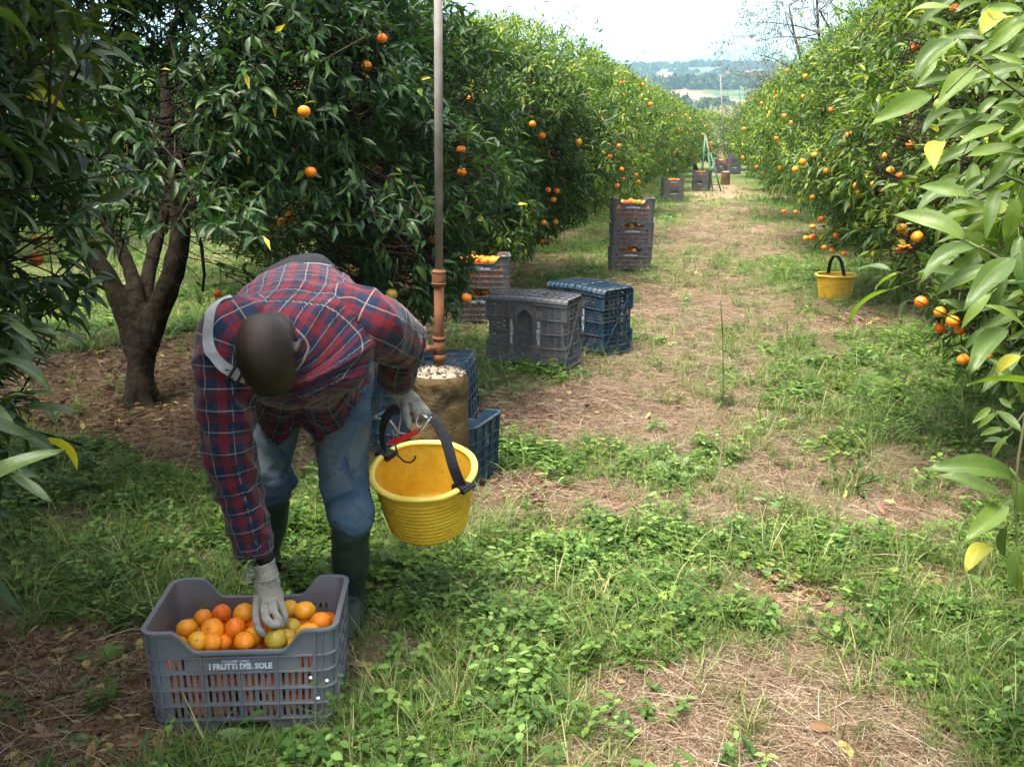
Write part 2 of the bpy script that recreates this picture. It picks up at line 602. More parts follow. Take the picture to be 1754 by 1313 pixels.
def build_hills():
    na, nr = 300, 90
    A = np.radians(np.linspace(-75, 85, na)); R = np.linspace(300, 2100, nr)
    AA, RR = np.meshgrid(A, R)
    x = (RR * np.sin(AA)).ravel(); y = (RR * np.cos(AA)).ravel()
    z = hill_h(x, y)
    r = np.hypot(x, y)
    band = np.exp(-((r - 1180 - 120 * (fbm(x / 300, y / 300, 3) - .5)) / 75) ** 2) * 1.2
    pn = fbm(x / 55.0, y / 90.0, 81, 3)
    patch = sstep(0.53, 0.6, pn) * sstep(560, 640, r) * sstep(1080, 980, r)
    f = np.clip(band * sstep(0.35, 0.5, fbm(x / 60, y / 60, 8)) + patch, 0, 1)
    idx = np.arange(na * nr).reshape(nr, na)
    a = idx[:-1, :-1].ravel(); b = idx[:-1, 1:].ravel(); c = idx[1:, 1:].ravel(); d = idx[1:, :-1].ravel()
    T = np.concatenate([np.stack([a, c, b], 1), np.stack([a, d, c], 1)])
    me = tri_mesh('hills', np.stack([x, y, z], 1), T, hill_material(), True, {'field': f})
    o = link('hills', me); tag(o, kind='structure')
    # far ridge
    na, nr = 200, 14
    A = np.radians(np.linspace(-80, 90, na)); R = np.linspace(2500, 4300, nr)
    AA, RR = np.meshgrid(A, R)
    x = (RR * np.sin(AA)).ravel(); y = (RR * np.cos(AA)).ravel(); r = np.hypot(x, y); a_ = np.degrees(np.arctan2(x, y))
    top = 262 + 60 * (fbm(a_ / 5.0 + 30, a_ * 0 + 3, 14, 4) - .5) + 30 * sstep(8, 14, a_)
    z = np.interp(r, [2500, 3600, 4300], [-5, 1, .6]) * top + 18 * (fbm(x / 200, y / 200, 15, 3) - .5)
    z = np.where(r < 2700, -5, z)
    idx = np.arange(na * nr).reshape(nr, na)
    a = idx[:-1, :-1].ravel(); b = idx[:-1, 1:].ravel(); c = idx[1:, 1:].ravel(); d = idx[1:, :-1].ravel()
    T = np.concatenate([np.stack([a, c, b], 1), np.stack([a, d, c], 1)])
    me = tri_mesh('far_ridge', np.stack([x, y, z], 1), T, hill_material(True), True)
    o = link('far_ridge', me); tag(o, kind='structure')
    # country road with a pale wall crossing the slope
    mb = MB()
    pts = []
    for k in range(60):
        aa = math.radians(-10 + k * 0.8)
        rr = 660 + 25 * math.sin(k * 0.13)
        pts.append((rr * math.sin(aa), rr * math.cos(aa), float(hill_h(rr * math.sin(aa), rr * math.cos(aa))) + 1.2))
    for p, q in zip(pts[:-1], pts[1:]):
        mb.bar(p, q, 5.0, 1.4)
    o = mb.build('country_road', simple_mat('pale_road', (0.33, 0.32, 0.30), (0.42, 0.40, 0.37), 0.1, 0.9, 0.0)); tag(o, kind='structure')


build_hills()


# ------------------------------------------------------------------ scatter with geometry nodes (ground cover only)
def scatter(name, sources, pos, rot, scl, idx, kind='stuff'):
    coll = bpy.data.collections.new(name + '_sources')
    for i, me in enumerate(sources):
        o = bpy.data.objects.new('%s_%03d' % (name, i), me)
        coll.objects.link(o)
    me = bpy.data.meshes.new(name)
    n = len(pos)
    me.vertices.add(n)
    me.vertices.foreach_set('co', np.ascontiguousarray(pos, dtype=np.float32).ravel())
    a = me.attributes.new('rot', 'FLOAT_VECTOR', 'POINT'); a.data.foreach_set('vector', np.ascontiguousarray(rot, dtype=np.float32).ravel())
    a = me.attributes.new('scl', 'FLOAT', 'POINT'); a.data.foreach_set('value', np.ascontiguousarray(scl, dtype=np.float32))
    a = me.attributes.new('idx', 'INT', 'POINT'); a.data.foreach_set('value', np.ascontiguousarray(idx, dtype=np.int32))
    me.update()
    o = link(name, me); tag(o, kind=kind)
    g = bpy.data.node_groups.new(name, 'GeometryNodeTree')
    g.interface.new_socket('Geometry', in_out='INPUT', socket_type='NodeSocketGeometry')
    g.interface.new_socket('Geometry', in_out='OUTPUT', socket_type='NodeSocketGeometry')
    gi = g.nodes.new('NodeGroupInput'); go = g.nodes.new('NodeGroupOutput')
    ci = g.nodes.new('GeometryNodeCollectionInfo')
    ci.inputs['Collection'].default_value = coll
    ci.inputs['Separate Children'].default_value = True
    ci.inputs['Reset Children'].default_value = True
    ip = g.nodes.new('GeometryNodeInstanceOnPoints')
    ip.inputs['Pick Instance'].default_value = True
    def na(k, t):
        q = g.nodes.new('GeometryNodeInputNamedAttribute'); q.data_type = t; q.inputs['Name'].default_value = k
        return [s for s in q.outputs if s.enabled and s.name == 'Attribute'][0]
    er = g.nodes.new('FunctionNodeEulerToRotation')
    L = g.links.new
    L(gi.outputs[0], ip.inputs['Points'])
    L(ci.outputs[0], ip.inputs['Instance'])
    L(na('idx', 'INT'), ip.inputs['Instance Index'])
    L(na('rot', 'FLOAT_VECTOR'), er.inputs[0])
    L(er.outputs[0], ip.inputs['Rotation'])
    L(na('scl', 'FLOAT'), ip.inputs['Scale'])
    L(ip.outputs[0], go.inputs[0])
    m = o.modifiers.new('scatter', 'NODES'); m.node_group = g
    return o


HERB = [(0.0, (0.022, 0.060, 0.009)), (0.3, (0.044, 0.100, 0.013)), (0.6, (0.078, 0.145, 0.019)), (0.85, (0.125, 0.20, 0.030)), (1.0, (0.22, 0.27, 0.06))]
M_clover = leaf_mat('clover_leaf', HERB, 'both', rough=0.6, transl=0.25, back=(0.09, 0.16, 0.03), spec=0.2)
M_weed = leaf_mat('weed_leaf', [(0.0, (0.034, 0.08, 0.015)), (0.4, (0.066, 0.135, 0.022)), (0.8, (0.12, 0.20, 0.04)), (1.0, (0.2, 0.32, 0.08))], 'both', rough=0.55, transl=0.25, back=(0.11, 0.18, 0.05), spec=0.25)
M_grass = leaf_mat('grass_blade', [(0.0, (0.045, 0.09, 0.016)), (0.5, (0.09, 0.15, 0.028)), (0.8, (0.17, 0.205, 0.055)), (1.0, (0.40, 0.34, 0.16))], 'both', rough=0.5, transl=0.3, spec=0.3)
M_straw = leaf_mat('dry_straw', [(0.0, (0.12, 0.07, 0.042)), (0.4, (0.24, 0.16, 0.10)), (0.75, (0.40, 0.29, 0.20)), (1.0, (0.58, 0.47, 0.36))], 'both', rough=0.7, transl=0.1, back=(0.4, 0.3, 0.2), spec=0.25)
M_dead = leaf_mat('dead_leaf', [(0.0, (0.07, 0.035, 0.02)), (0.5, (0.17, 0.09, 0.045)), (0.85, (0.30, 0.2, 0.10)), (1.0, (0.42, 0.36, 0.12))], 'both', rough=0.7, transl=0.1, back=(0.2, 0.13, 0.08), spec=0.25)
M_clod = simple_mat('soil_clod', (0.06, 0.032, 0.02), (0.17, 0.1, 0.065), 30, 0.95, 0.6, 120, 0.1)


class Tri:
    """collects triangles with a random value per leaf"""
    def __init__(s): s.V = []; s.T = []; s.A = []
    def add(s, vs, ts, r):
        n = len(s.V); s.V += [tuple(v) for v in vs]; s.T += [(a + n, b + n, c + n) for a, b, c in ts]; s.A += [r] * len(vs)
    def leaf(s, base, d, nrm, L, w, r, droop=0.15, wide=0.55, fold=0.12):
        d = Vector(d).normalized(); nrm = Vector(nrm); nrm = (nrm - d * nrm.dot(d)).normalized(); sd_ = nrm.cross(d)
        b = Vector(base)
        c1 = b + d * (L * 0.3) - nrm * (fold * w); c2 = b + d * (L * 0.68) - nrm * (fold * w + droop * L * 0.35)
        l1 = b + d * (L * 0.3) + sd_ * (w * 0.42) + nrm * (fold * w * .5); r1 = b + d * (L * 0.3) - sd_ * (w * 0.42) + nrm * (fold * w * .5)
        l2 = b + d * (L * 0.68) + sd_ * (w * wide) - nrm * (droop * L * 0.3); r2 = b + d * (L * 0.68) - sd_ * (w * wide) - nrm * (droop * L * 0.3)
        t = b + d * L - nrm * (droop * L)
        s.add([b, l1, c1, r1, l2, c2, r2, t], [(0, 2, 1), (0, 3, 2), (1, 2, 5), (1, 5, 4), (2, 3, 6), (2, 6, 5), (4, 5, 7), (5, 6, 7)], r)
    def blade(s, base, d, L, w, r, bend=0.5, segs=3):
        b = Vector(base); d = Vector(d).normalized(); h = Vector((d.x, d.y, 0))
        if h.length < 1e-3: h = Vector((1, 0, 0))
        h.normalize(); sd_ = Vector((-h.y, h.x, 0))
        vs = []; p = b.copy(); dd = d.copy()
        for k in range(segs):
            ww = w * (1 - k / segs) ** .7
            vs += [p + sd_ * ww / 2, p - sd_ * ww / 2]
            p = p + dd * (L / segs); dd = (dd + h * bend / segs * 1.5 - Vector((0, 0, bend / segs))).normalized()
        vs.append(p)
        ts = []
        for k in range(segs - 1):
            ts += [(2 * k, 2 * k + 1, 2 * k + 3), (2 * k, 2 * k + 3, 2 * k + 2)]
        ts.append((2 * segs - 2, 2 * segs - 1, 2 * segs))
        s.add(vs, ts, r)
    def stem(s, a, b, w, r):
        a = Vector(a); b = Vector(b); d = (b - a).normalized(); o = d.orthogonal().normalized(); q = d.cross(o)
        vs = []
        for p, ww in ((a, w), (b, w * .6)):
            for k in range(3):
                an = 2.094 * k; vs.append(p + (o * math.cos(an) + q * math.sin(an)) * ww / 2)
        s.add(vs, [(0, 1, 4), (0, 4, 3), (1, 2, 5), (1, 5, 4), (2, 0, 3), (2, 3, 5)], r)
    def mesh(s, name, mat, smooth=True):
        return tri_mesh(name, np.array(s.V), np.array(s.T), mat, smooth, {'rnd': np.array(s.A)})


def rdir(a0=0.0):
    a = random.uniform(0, 2 * math.pi); return Vector((math.cos(a), math.sin(a), a0))


def clover_patch(seed, n=16, R=0.075, H=0.06, ls=0.020):
    random.seed(seed); t = Tri()
    for i in range(n):
        a = random.uniform(0, 6.283); r = R * math.sqrt(random.random())
        b = Vector((r * math.cos(a), r * math.sin(a), 0)) * 0.6
        top = Vector((r * math.cos(a) * 1.3, r * math.sin(a) * 1.3, H * random.uniform(0.4, 1.1)))
        rv = random.random() * .5
        t.stem(b, top, 0.002, rv)
        tilt = Vector((random.uniform(-.35, .35), random.uniform(-.35, .35), 1)).normalized()
        a0 = random.uniform(0, 6.28)
        for k in range(3):
            aa = a0 + 2.094 * k
            t.leaf(top, (math.cos(aa), math.sin(aa), random.uniform(-.1, .25)), tilt, ls * random.uniform(.8, 1.25), ls * 0.85, rv + random.random() * .1, 0.12, 0.58)
    return t.mesh('clover', M_clover)


def herb_patch(seed, n=7, R=0.07, H=0.09):
    """upright soft weeds with opposite ovate leaves"""
    random.seed(seed); t = Tri()
    for i in range(n):
        a = random.uniform(0, 6.283); r = R * math.sqrt(random.random())
        b = Vector((r * math.cos(a), r * math.sin(a), 0))
        h = H * random.uniform(.5, 1.3); lean = rdir() * h * .35; lean.z = 0
        top = b + lean + Vector((0, 0, h)); rv = random.random() * .5
        t.stem(b, top, 0.0025, rv)
        nn = 3
        for k in range(nn):
            q = b.lerp(top, (k + 1) / nn); aa = random.uniform(0, 3.14)
            for sgn in (0, 3.14159):
                t.leaf(q, (math.cos(aa + sgn), math.sin(aa + sgn), random.uniform(0.0, .5)), (0, 0, 1), random.uniform(.018, .034), random.uniform(.014, .020), rv + random.random() * .12, 0.25, 0.45)
    return t.mesh('herb', M_weed)


def rosette(seed, n=8, L=0.07, W_=0.03):
    random.seed(seed); t = Tri()
    for i in range(n):
        a = i * 2.4 + random.uniform(-.2, .2); el = random.uniform(.15, 1.0)
        l = L * random.uniform(.6, 1.15)
        t.leaf((0.004 * math.cos(a), 0.004 * math.sin(a), 0.004), (math.cos(a), math.sin(a), el), (0, 0, 1), l, W_ * random.uniform(.7, 1.1), random.random() * .5, 0.35, 0.5)
    return t.mesh('rosette', M_weed)


def grass_tuft(seed, n=16, L=0.12, R=0.03):
    random.seed(seed); t = Tri()
    for i in range(n):
        d = rdir(random.uniform(.9, 3.0)); b = rdir() * R * random.random(); b.z = 0
        t.blade(b, d, L * random.uniform(.5, 1.3), random.uniform(.002, .0042), random.random() * .8, random.uniform(.2, 1.1), 4)
    return t.mesh('grass', M_grass)


def straw_patch(seed, n=26, R=0.12):
    random.seed(seed); t = Tri()
    a0 = random.uniform(0, 6.28)
    for i in range(n):
        p = rdir() * R * math.sqrt(random.random()); p.z = random.uniform(0.001, 0.014)
        a = a0 + random.gauss(0, .9); L = random.uniform(.04, .16)
        d = Vector((math.cos(a), math.sin(a), random.uniform(-.05, .18)))
        q = p + d * L; mid = (p + q) / 2 + Vector((random.uniform(-.008, .008), random.uniform(-.008, .008), random.uniform(0, .008)))
        rv = random.random() * .8; w = random.uniform(.0012, .003)
        t.stem(p, mid, w, rv); t.stem(mid, q, w * .8, rv)
    return t.mesh('straw', M_straw)


def dead_leaves(seed, n=5):
    random.seed(seed); t = Tri()
    for i in range(n):
        p = rdir() * random.uniform(0, .12); p.z = random.uniform(.004, .014)
        t.leaf(p, rdir(random.uniform(-.05, .15)), (random.uniform(-.5, .5), random.uniform(-.5, .5), 1), random.uniform(.035, .08), random.uniform(.014, .028), random.random() * .7, random.uniform(-.2, .3), .5, .25)
    for i in range(6):
        p = rdir() * random.uniform(0, .13); p.z = .004
        t.stem(p, p + rdir(.05) * random.uniform(.03, .09), .003, random.random() * .6)
    return t.mesh('dead', M_dead)


def clods(seed, n=9):
    random.seed(seed); mb = MB()
    for i in range(n):
        p = rdir() * random.uniform(0, .12); r = random.uniform(.004, .016)
        mb.ellipsoid((p.x, p.y, r * .3), (r * random.uniform(.8, 1.3), r, r * .7), None, 6, 4)
    me = mb.mesh('clods', M_clod, False)
    for v in me.vertices:
        v.co += Vector((random.gauss(0, .0012), random.gauss(0, .0012), random.gauss(0, .0012)))
    return me


def sample(n, lod):
    """random points over the visible ground, thinning with distance; returns x, y, scale factor"""
    k = rng.random((n, 3))
    # sample in distance with density ~ 1/d, inside a wide wedge
    d = 1.9 * (lod[1] / 1.9) ** k[:, 0]
    half = 0.62 * d + 0.8
    x = (k[:, 1] * 2 - 1) * half
    y = d
    # density of this sampling ~ 1/(d*half): thin far cover is compensated by scale
    s = np.clip(1.0 + (d - 4) * 0.035, 1.0, lod[2])
    return x, y, s


FOOT = []   # (x, y, r) places kept clear of cover


def place_cover():
    def keep_clear(x, y):
        m = np.ones(len(x), bool)
        for (cx, cy, r) in FOOT:
            m &= (np.hypot(x - cx, y - cy) > r)
        # inside the front crate
        return m
    def mk(name, srcs, n, prob, far=30, smax=2.2, scl=(0.7, 1.3), tilt=0.12, zo=0.0):
        x, y, s = sample(n, (0, far, smax))
        g, st, br, lush = fields(x, y)
        pr = prob(g, st, br, lush, x, y)
        m = (rng.random(n) < pr) & keep_clear(x, y)
        x, y, s = x[m], y[m], s[m]
        k = len(x)
        z = gz(x, y) + zo
        rot = np.stack([rng.normal(0, tilt, k), rng.normal(0, tilt, k), rng.random(k) * 6.283], 1)
        sc = s * rng.uniform(scl[0], scl[1], k)
        idx = rng.integers(0, len(srcs), k)
        scatter(name, srcs, np.stack([x, y, z], 1), rot, sc, idx)
        print('cover', name, k)
    def patchn(x, y, s, f=3.0):
        return sstep(.42, .6, fbm(x * f, y * f, s, 2))
    mk('clover_cover', [clover_patch(i) for i in range(7)] + [clover_patch(20 + i, 12, .06, .035, .014) for i in range(4)], 52000,
       lambda g, st, br, lu, x, y: np.clip((g - .50) * .85 + .22 * lu, 0, 1) * (0.10 + .90 * patchn(x, y, 61, 4.5)), 34, 2.6, (.40, 1.1))
    mk('weed_cover', [herb_patch(i) for i in range(6)] + [rosette(i) for i in range(5)] + [rosette(9 + i, 6, .045, .022) for i in range(3)], 30000,
       lambda g, st, br, lu, x, y: np.clip((g - .25) * .6, 0.02, 1) * (.2 + .8 * patchn(x, y, 67, 3.6)), 30, 2.2, (.5, 1.35))
    mk('grass', [grass_tuft(i) for i in range(6)] + [grass_tuft(30 + i, 26, .05, .05) for i in range(5)] + [grass_tuft(50, 9, .2, .02)], 95000,
       lambda g, st, br, lu, x, y: np.clip(g * .8 + .14 - br * .4, 0.03, 1) * (.3 + .7 * patchn(x, y, 73, 2.5)), 34, 2.4, (.4, 1.3))
    mk('straw_litter', [straw_patch(i) for i in range(8)], 60000,
       lambda g, st, br, lu, x, y: np.clip(st * 1.0 - g * .15 + br * .25, 0.16, 1), 24, 2.0, (.5, 1.25), .06)
    mk('leaf_litter', [dead_leaves(i) for i in range(6)], 14000,
       lambda g, st, br, lu, x, y: np.clip(br * 1.1 + .12 - g * .1, .05, 1), 16, 1.5, (.6, 1.2), .1)
    mk('soil_clods', [clods(i) for i in range(5)], 10000,
       lambda g, st, br, lu, x, y: np.clip(br * 1.2 + .1 - g * .3, .02, 1), 12, 1.3, (.5, 1.4), .1)


# distant woodland on the slope: reads as one mass
def far_woods():
    srcs = []
    M_far = leaf_mat('far_crown', [(0, (0.02, 0.04, 0.015)), (1.0, (0.075, 0.10, 0.04))], 'both', rough=.9, transl=0.0, spec=.05)
    for s in range(4):
        r2 = np.random.default_rng(s)
        n = 260
        d = r2.normal(size=(n, 3)); d[:, 2] = np.abs(d[:, 2]); d /= np.linalg.norm(d, axis=1)[:, None]
        c = d * np.array([3.6, 3.6, 4.6]) * (0.75 + .35 * r2.random((n, 1)))
        V = []; T = []
        for i in range(n):
            a = r2.normal(size=(3, 3)) * 1.0
            V += [c[i] + a[0], c[i] + a[1], c[i] + a[2]]; T.append((3 * i, 3 * i + 1, 3 * i + 2))
        srcs.append(tri_mesh('far_tree', np.array(V), np.array(T), M_far, False, {'rnd': r2.random(3 * n)}))
    n = 9000
    a = np.radians(rng.uniform(-30, 34, n)); r = rng.uniform(420, 1760, n)
    x = r * np.sin(a); y = r * np.cos(a)
    dens = sstep(.46, .56, fbm(x / 70, y / 70, 91, 3))
    band = np.exp(-((r - 1180) / 70) ** 2)
    ridge = sstep(1330, 1380, r)
    p = np.clip(np.maximum(dens * .8, ridge) - band * .9, 0, 1)
    m = rng.random(n) < p
    x, y, r = x[m], y[m], r[m]
    k = len(x)
    scatter('hillside_woods', srcs, np.stack([x, y, hill_h(x, y) - .5], 1), np.stack([np.zeros(k), np.zeros(k), rng.random(k) * 6.28], 1), rng.uniform(.7, 1.7, k), rng.integers(0, 4, k))


far_woods()

# haze: one closed box of thin pale air
def haze():
    m, n = new_mat('haze_air')
    v = N(n, 'ShaderNodeVolumePrincipled', i_Density=3.2e-4, i_Anisotropy=0.1)
    v.inputs['Color'].default_value = (0.48, 0.78, 1.0, 1)
    o = N(n, 'ShaderNodeOutputMaterial'); n.links.new(v.outputs[0], o.inputs['Volume'])
    mb = MB(); mb.box((0, 30, 204), (9500, 9500, 414))
    ob = mb.build('haze', m); tag(ob, kind='stuff')
HAZE = True

# ================================================================== TREES
class Crown:
    def __init__(s, u, v, R, H, z0, seed, zlow=None, lump=0.22):
        s.x, s.y = uv2xy(u, v); s.R = R; s.H = H; s.z0 = z0; s.seed = seed; s.zlow = zlow; s.lump = lump

    def prof(s, h):
        h = np.asarray(h, float)
        up = np.clip(1 - np.clip((h - .30) / .70, 0, 1) ** 2.4, 0, 1) ** .55
        lo = 0.78 + .22 * np.clip(h / .25, 0, 1)
        return np.where(h < .30, lo, up)

    def lumps(s, phi, h):
        o = s.seed * 7.3
        x = math.cos(phi) * 1.0; y = math.sin(phi) * 1.0
        a = noise.noise(Vector((x * 1.3 + o, y * 1.3, h * 2.0)))
        b = noise.noise(Vector((x * 3.4, y * 3.4 + o, h * 5.0)))
        return 1 + s.lump * 1.3 * a + s.lump * 0.75 * b

    def rad(s, phi, z):
        h = (z - s.z0) / (s.H - s.z0)
        if h < 0 or h > 1.05: return 0.0
        if s.zlow is not None and z < s.zlow(phi): return 0.0
        return s.R * float(s.prof(h)) * s.lumps(phi, h)

    def inside(s, p):
        dx = p[0] - s.x; dy = p[1] - s.y
        return math.hypot(dx, dy) < s.rad(math.atan2(dy, dx), p[2])


def norm_rows(a):
    return a / np.maximum(np.linalg.norm(a, axis=1), 1e-9)[:, None]


def gen_leaves(cr, n_sprays, K=10, L=0.08, twigL=0.22, shoots=25, light_shift=0.0, seed=None, face=None, bias=0.0):
    """leaf arrays (world coordinates): pos, axis, normal, length, rnd ; and twig segments"""
    r = np.random.default_rng(cr.seed if seed is None else seed)
    n = n_sprays
    h = r.random(n * 3)
    # area weighting: side area constant, cap narrower
    keep = r.random(n * 3) < (0.35 + .65 * cr.prof(h))
    h = h[keep][:n]; n = len(h)
    phi = r.random(n) * 2 * math.pi
    if face is not None:        # more sprays on the side that faces the alley
        m = r.random(n) < bias
        phi[m] = face + r.normal(0, .9, m.sum())
    dl = np.minimum(r.exponential(.13, n), .75)
    q = np.zeros((n, 3)); ok = np.ones(n, bool)
    z = cr.z0 + h * (cr.H - cr.z0)
    for i in range(n):
        R = cr.rad(phi[i], z[i])
        if R <= 0: ok[i] = False; continue
        rr = R * (1 - dl[i])
        q[i] = (cr.x + rr * math.cos(phi[i]), cr.y + rr * math.sin(phi[i]), z[i])
    q = q[ok]; phi = phi[ok]; h = h[ok]; dl = dl[ok]; n = len(q)
    slope = np.interp(h, [0, .2, .5, .8, 1.0], [-.55, -.25, .15, .8, 1.7])
    d = np.stack([np.cos(phi), np.sin(phi), slope], 1) + r.normal(0, .42, (n, 3))
    d = norm_rows(d)
    tl = twigL * r.uniform(.6, 1.35, n)
    kk = np.full(n, K)
    # upright shoots standing out of the top
    if shoots:
        ph = r.random(shoots) * 2 * math.pi; rr = np.sqrt(r.random(shoots)) * cr.R * .85
        hz = np.zeros(shoots)
        for i in range(shoots):
            lo, hi = cr.z0 + .5, cr.H
            for _ in range(14):
                mid = (lo + hi) / 2
                if cr.rad(ph[i], mid) > rr[i]: lo = mid
                else: hi = mid
            hz[i] = lo
        tls = r.uniform(.25, .62, shoots)
        ds = norm_rows(np.stack([r.normal(0, .22, shoots), r.normal(0, .22, shoots), np.ones(shoots)], 1))
        qs = np.stack([cr.x + rr * np.cos(ph), cr.y + rr * np.sin(ph), hz - .05], 1) + ds * tls[:, None]
        q = np.concatenate([q, qs]); d = np.concatenate([d, ds]); tl = np.concatenate([tl, tls]); h = np.concatenate([h, np.full(shoots, 1.15)])
        dl = np.concatenate([dl, np.zeros(shoots)]); n = len(q)
    base = q - d * tl[:, None]
    # leaves
    rep = np.repeat(np.arange(n), K)
    k = np.tile(np.arange(K), n)
    t = (k + .6) / K
    t = .12 + .88 * t
    dd = d[rep]
    ref = np.where(np.abs(dd[:, 2:3]) < .9, np.array([[0, 0, 1.0]]), np.array([[1.0, 0, 0]]))
    a1 = norm_rows(np.cross(dd, ref)); a2 = np.cross(dd, a1)
    ang = k * 2.39996 + np.repeat(r.random(n) * 6.28, K)
    perp = a1 * np.cos(ang)[:, None] + a2 * np.sin(ang)[:, None]
    endf = (k == K - 1)
    ax = dd * np.where(endf, 1.2, .5)[:, None] + perp * np.where(endf, .2, .8)[:, None] + r.normal(0, .18, (n * K, 3))
    ax[:, 2] -= .22 + .25 * r.random(n * K)
    ax = norm_rows(ax)
    up = np.array([[0, 0, 1.0]]) + dd * .5 + r.normal(0, .38, (n * K, 3))
    nr = up - ax * np.sum(up * ax, 1)[:, None]
    nr = norm_rows(nr)
    pos = base[rep] + dd * (t * tl[rep])[:, None]
    ln = L * r.uniform(.62, 1.25, n * K) * np.where(t < .3, .8, 1)
    rn = (r.random(n) ** 1.2)[rep] * .42 + r.random(n * K) * .33 + light_shift  # per-tree shift: sunny rows yellower, shaded trees darker, light put into leaf colour
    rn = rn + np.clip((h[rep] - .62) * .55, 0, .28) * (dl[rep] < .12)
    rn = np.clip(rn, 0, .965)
    yl = r.random(n * K) < .006
    rn[yl] = .994
    return dict(pos=pos, ax=ax, nr=nr, ln=ln, rnd=rn), (base, q)


LT = np.array([(0, 0, 0), (.42, .160, .035), (.5, 0, -.035), (.42, -.160, .035), (1, 0, -.14)])
LTT = np.array([(0, 2, 1), (0, 3, 2), (1, 2, 4), (2, 3, 4)])


def leaves_mesh(name, lv, mask=None, origin=(0, 0, 0), twigs=None, mat=None, tw=0.0035):
    o = np.array(origin)
    pos, ax, nr, ln, rn = (lv[k] if mask is None else lv[k][mask] for k in ('pos', 'ax', 'nr', 'ln', 'rnd'))
    sd_ = np.cross(nr, ax)
    V = (pos - o)[:, None, :] + ln[:, None, None] * (LT[None, :, 0:1] * ax[:, None, :] + LT[None, :, 1:2] * sd_[:, None, :] + LT[None, :, 2:3] * nr[:, None, :])
    m = len(pos)
    T = LTT[None] + (np.arange(m) * 5)[:, None, None]
    V = V.reshape(-1, 3); T = T.reshape(-1, 3)
    A = np.repeat(rn, 5)
    return tri_mesh(name, V, T, mat or M_leaf, False, {'rnd': A})


def twig_mesh(name, twigs, origin, w=0.003, mat=None):
    b, q = twigs
    b = b - np.array(origin); q = q - np.array(origin)
    d = norm_rows(q - b)
    ref = np.where(np.abs(d[:, 2:3]) < .9, np.array([[0, 0, 1.0]]), np.array([[1.0, 0, 0]]))
    a1 = norm_rows(np.cross(d, ref)); a2 = np.cross(d, a1)
    V = []
    for k in range(3):
        an = 2.094 * k
        off = (a1 * math.cos(an) + a2 * math.sin(an)) * w
        V.append(b - d * .12 + off * 1.5)
    for k in range(3):
        an = 2.094 * k
        off = (a1 * math.cos(an) + a2 * math.sin(an)) * w
        V.append(q + off * .4)
    V = np.stack(V, 1).reshape(-1, 3)
    T0 = np.array([(0, 1, 4), (0, 4, 3), (1, 2, 5), (1, 5, 4), (2, 0, 3), (2, 3, 5)])
    T = (T0[None] + (np.arange(len(b)) * 6)[:, None, None]).reshape(-1, 3)
    return tri_mesh(name, V, T, mat or M_bark, True)


def big_leaf_mesh(name, seed, width=.36, curl=.22, fold=.25, mat=None, broad=0.0):
    """one citrus leaf, unit length along x, with midrib fold, wavy edge and drooping tip"""
    r = random.Random(seed)
    ns = 7; V = []; F_ = []
    tw = r.uniform(-.35, .35); wv = r.uniform(0, 6.28); sb = r.uniform(-.10, .10)
    for i in range(ns + 1):
        t = i / ns
        w = width * (math.sin(math.pi * min(1, t * (1 + .0)) ** (.85 - broad)) ** (.8) if 0 < t < 1 else 0) / 2
        zc = .10 * math.sin(t * 2.2) - curl * t ** 2.2
        yc = sb * math.sin(math.pi * t)
        for j, f in enumerate((1, .5, 0, -.5, -1)):
            y = yc + w * f
            z = zc + abs(w * f) * fold * 2 + .018 * math.sin(wv + t * 9 + f * 2) * abs(f) + tw * w * f * t
            V.append((t, y, z))
    for i in range(ns):
        for j in range(4):
            a = i * 5 + j
            F_.append((a, a + 5, a + 6)); F_.append((a, a + 6, a + 1))
    # short stalk
    n0 = len(V)
    for k in range(3):
        V.append((-.12, .012 * math.cos(2.094 * k), .012 * math.sin(2.094 * k) - .02))
    for k in range(3):
        V.append((.04, .012 * math.cos(2.094 * k), .012 * math.sin(2.094 * k) + .0))
    for k in range(3):
        F_ += [(n0 + k, n0 + (k + 1) % 3, n0 + 3 + (k + 1) % 3), (n0 + k, n0 + 3 + (k + 1) % 3, n0 + 3 + k)]
    me = tri_mesh(name, np.array(V), np.array(F_), mat or M_leafobj, True)
    return me


BIGL = [big_leaf_mesh('leaf', i, .255 + .022 * (i % 3), .12 + .07 * (i % 4), .18 + .08 * (i % 3)) for i in range(6)]
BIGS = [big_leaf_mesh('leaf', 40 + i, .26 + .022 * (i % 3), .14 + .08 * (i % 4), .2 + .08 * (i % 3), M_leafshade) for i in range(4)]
BIGP = [big_leaf_mesh('leaf', 20 + i, .29, .25, .2, M_leafpale) for i in range(2)]
BIGY = [big_leaf_mesh('leaf', 30 + i, .42, .25, .25, M_leafyellow) for i in range(2)]


def leaf_object(parent, pos, ax, nr, ln, me, origin):
    ax = Vector(ax).normalized(); nr = Vector(nr); nr = (nr - ax * nr.dot(ax)).normalized(); sd_ = nr.cross(ax)
    M = Matrix((ax, sd_, nr)).transposed().to_4x4()
    M = Matrix.Translation(Vector(pos) - Vector(origin)) @ M @ Matrix.Scale(ln, 4)
    o = link('leaf', me, parent)
    o.matrix_local = M
    return o


ZB = {}      # coarse depth buffer over the photograph: keeps leaf objects to leaves that show


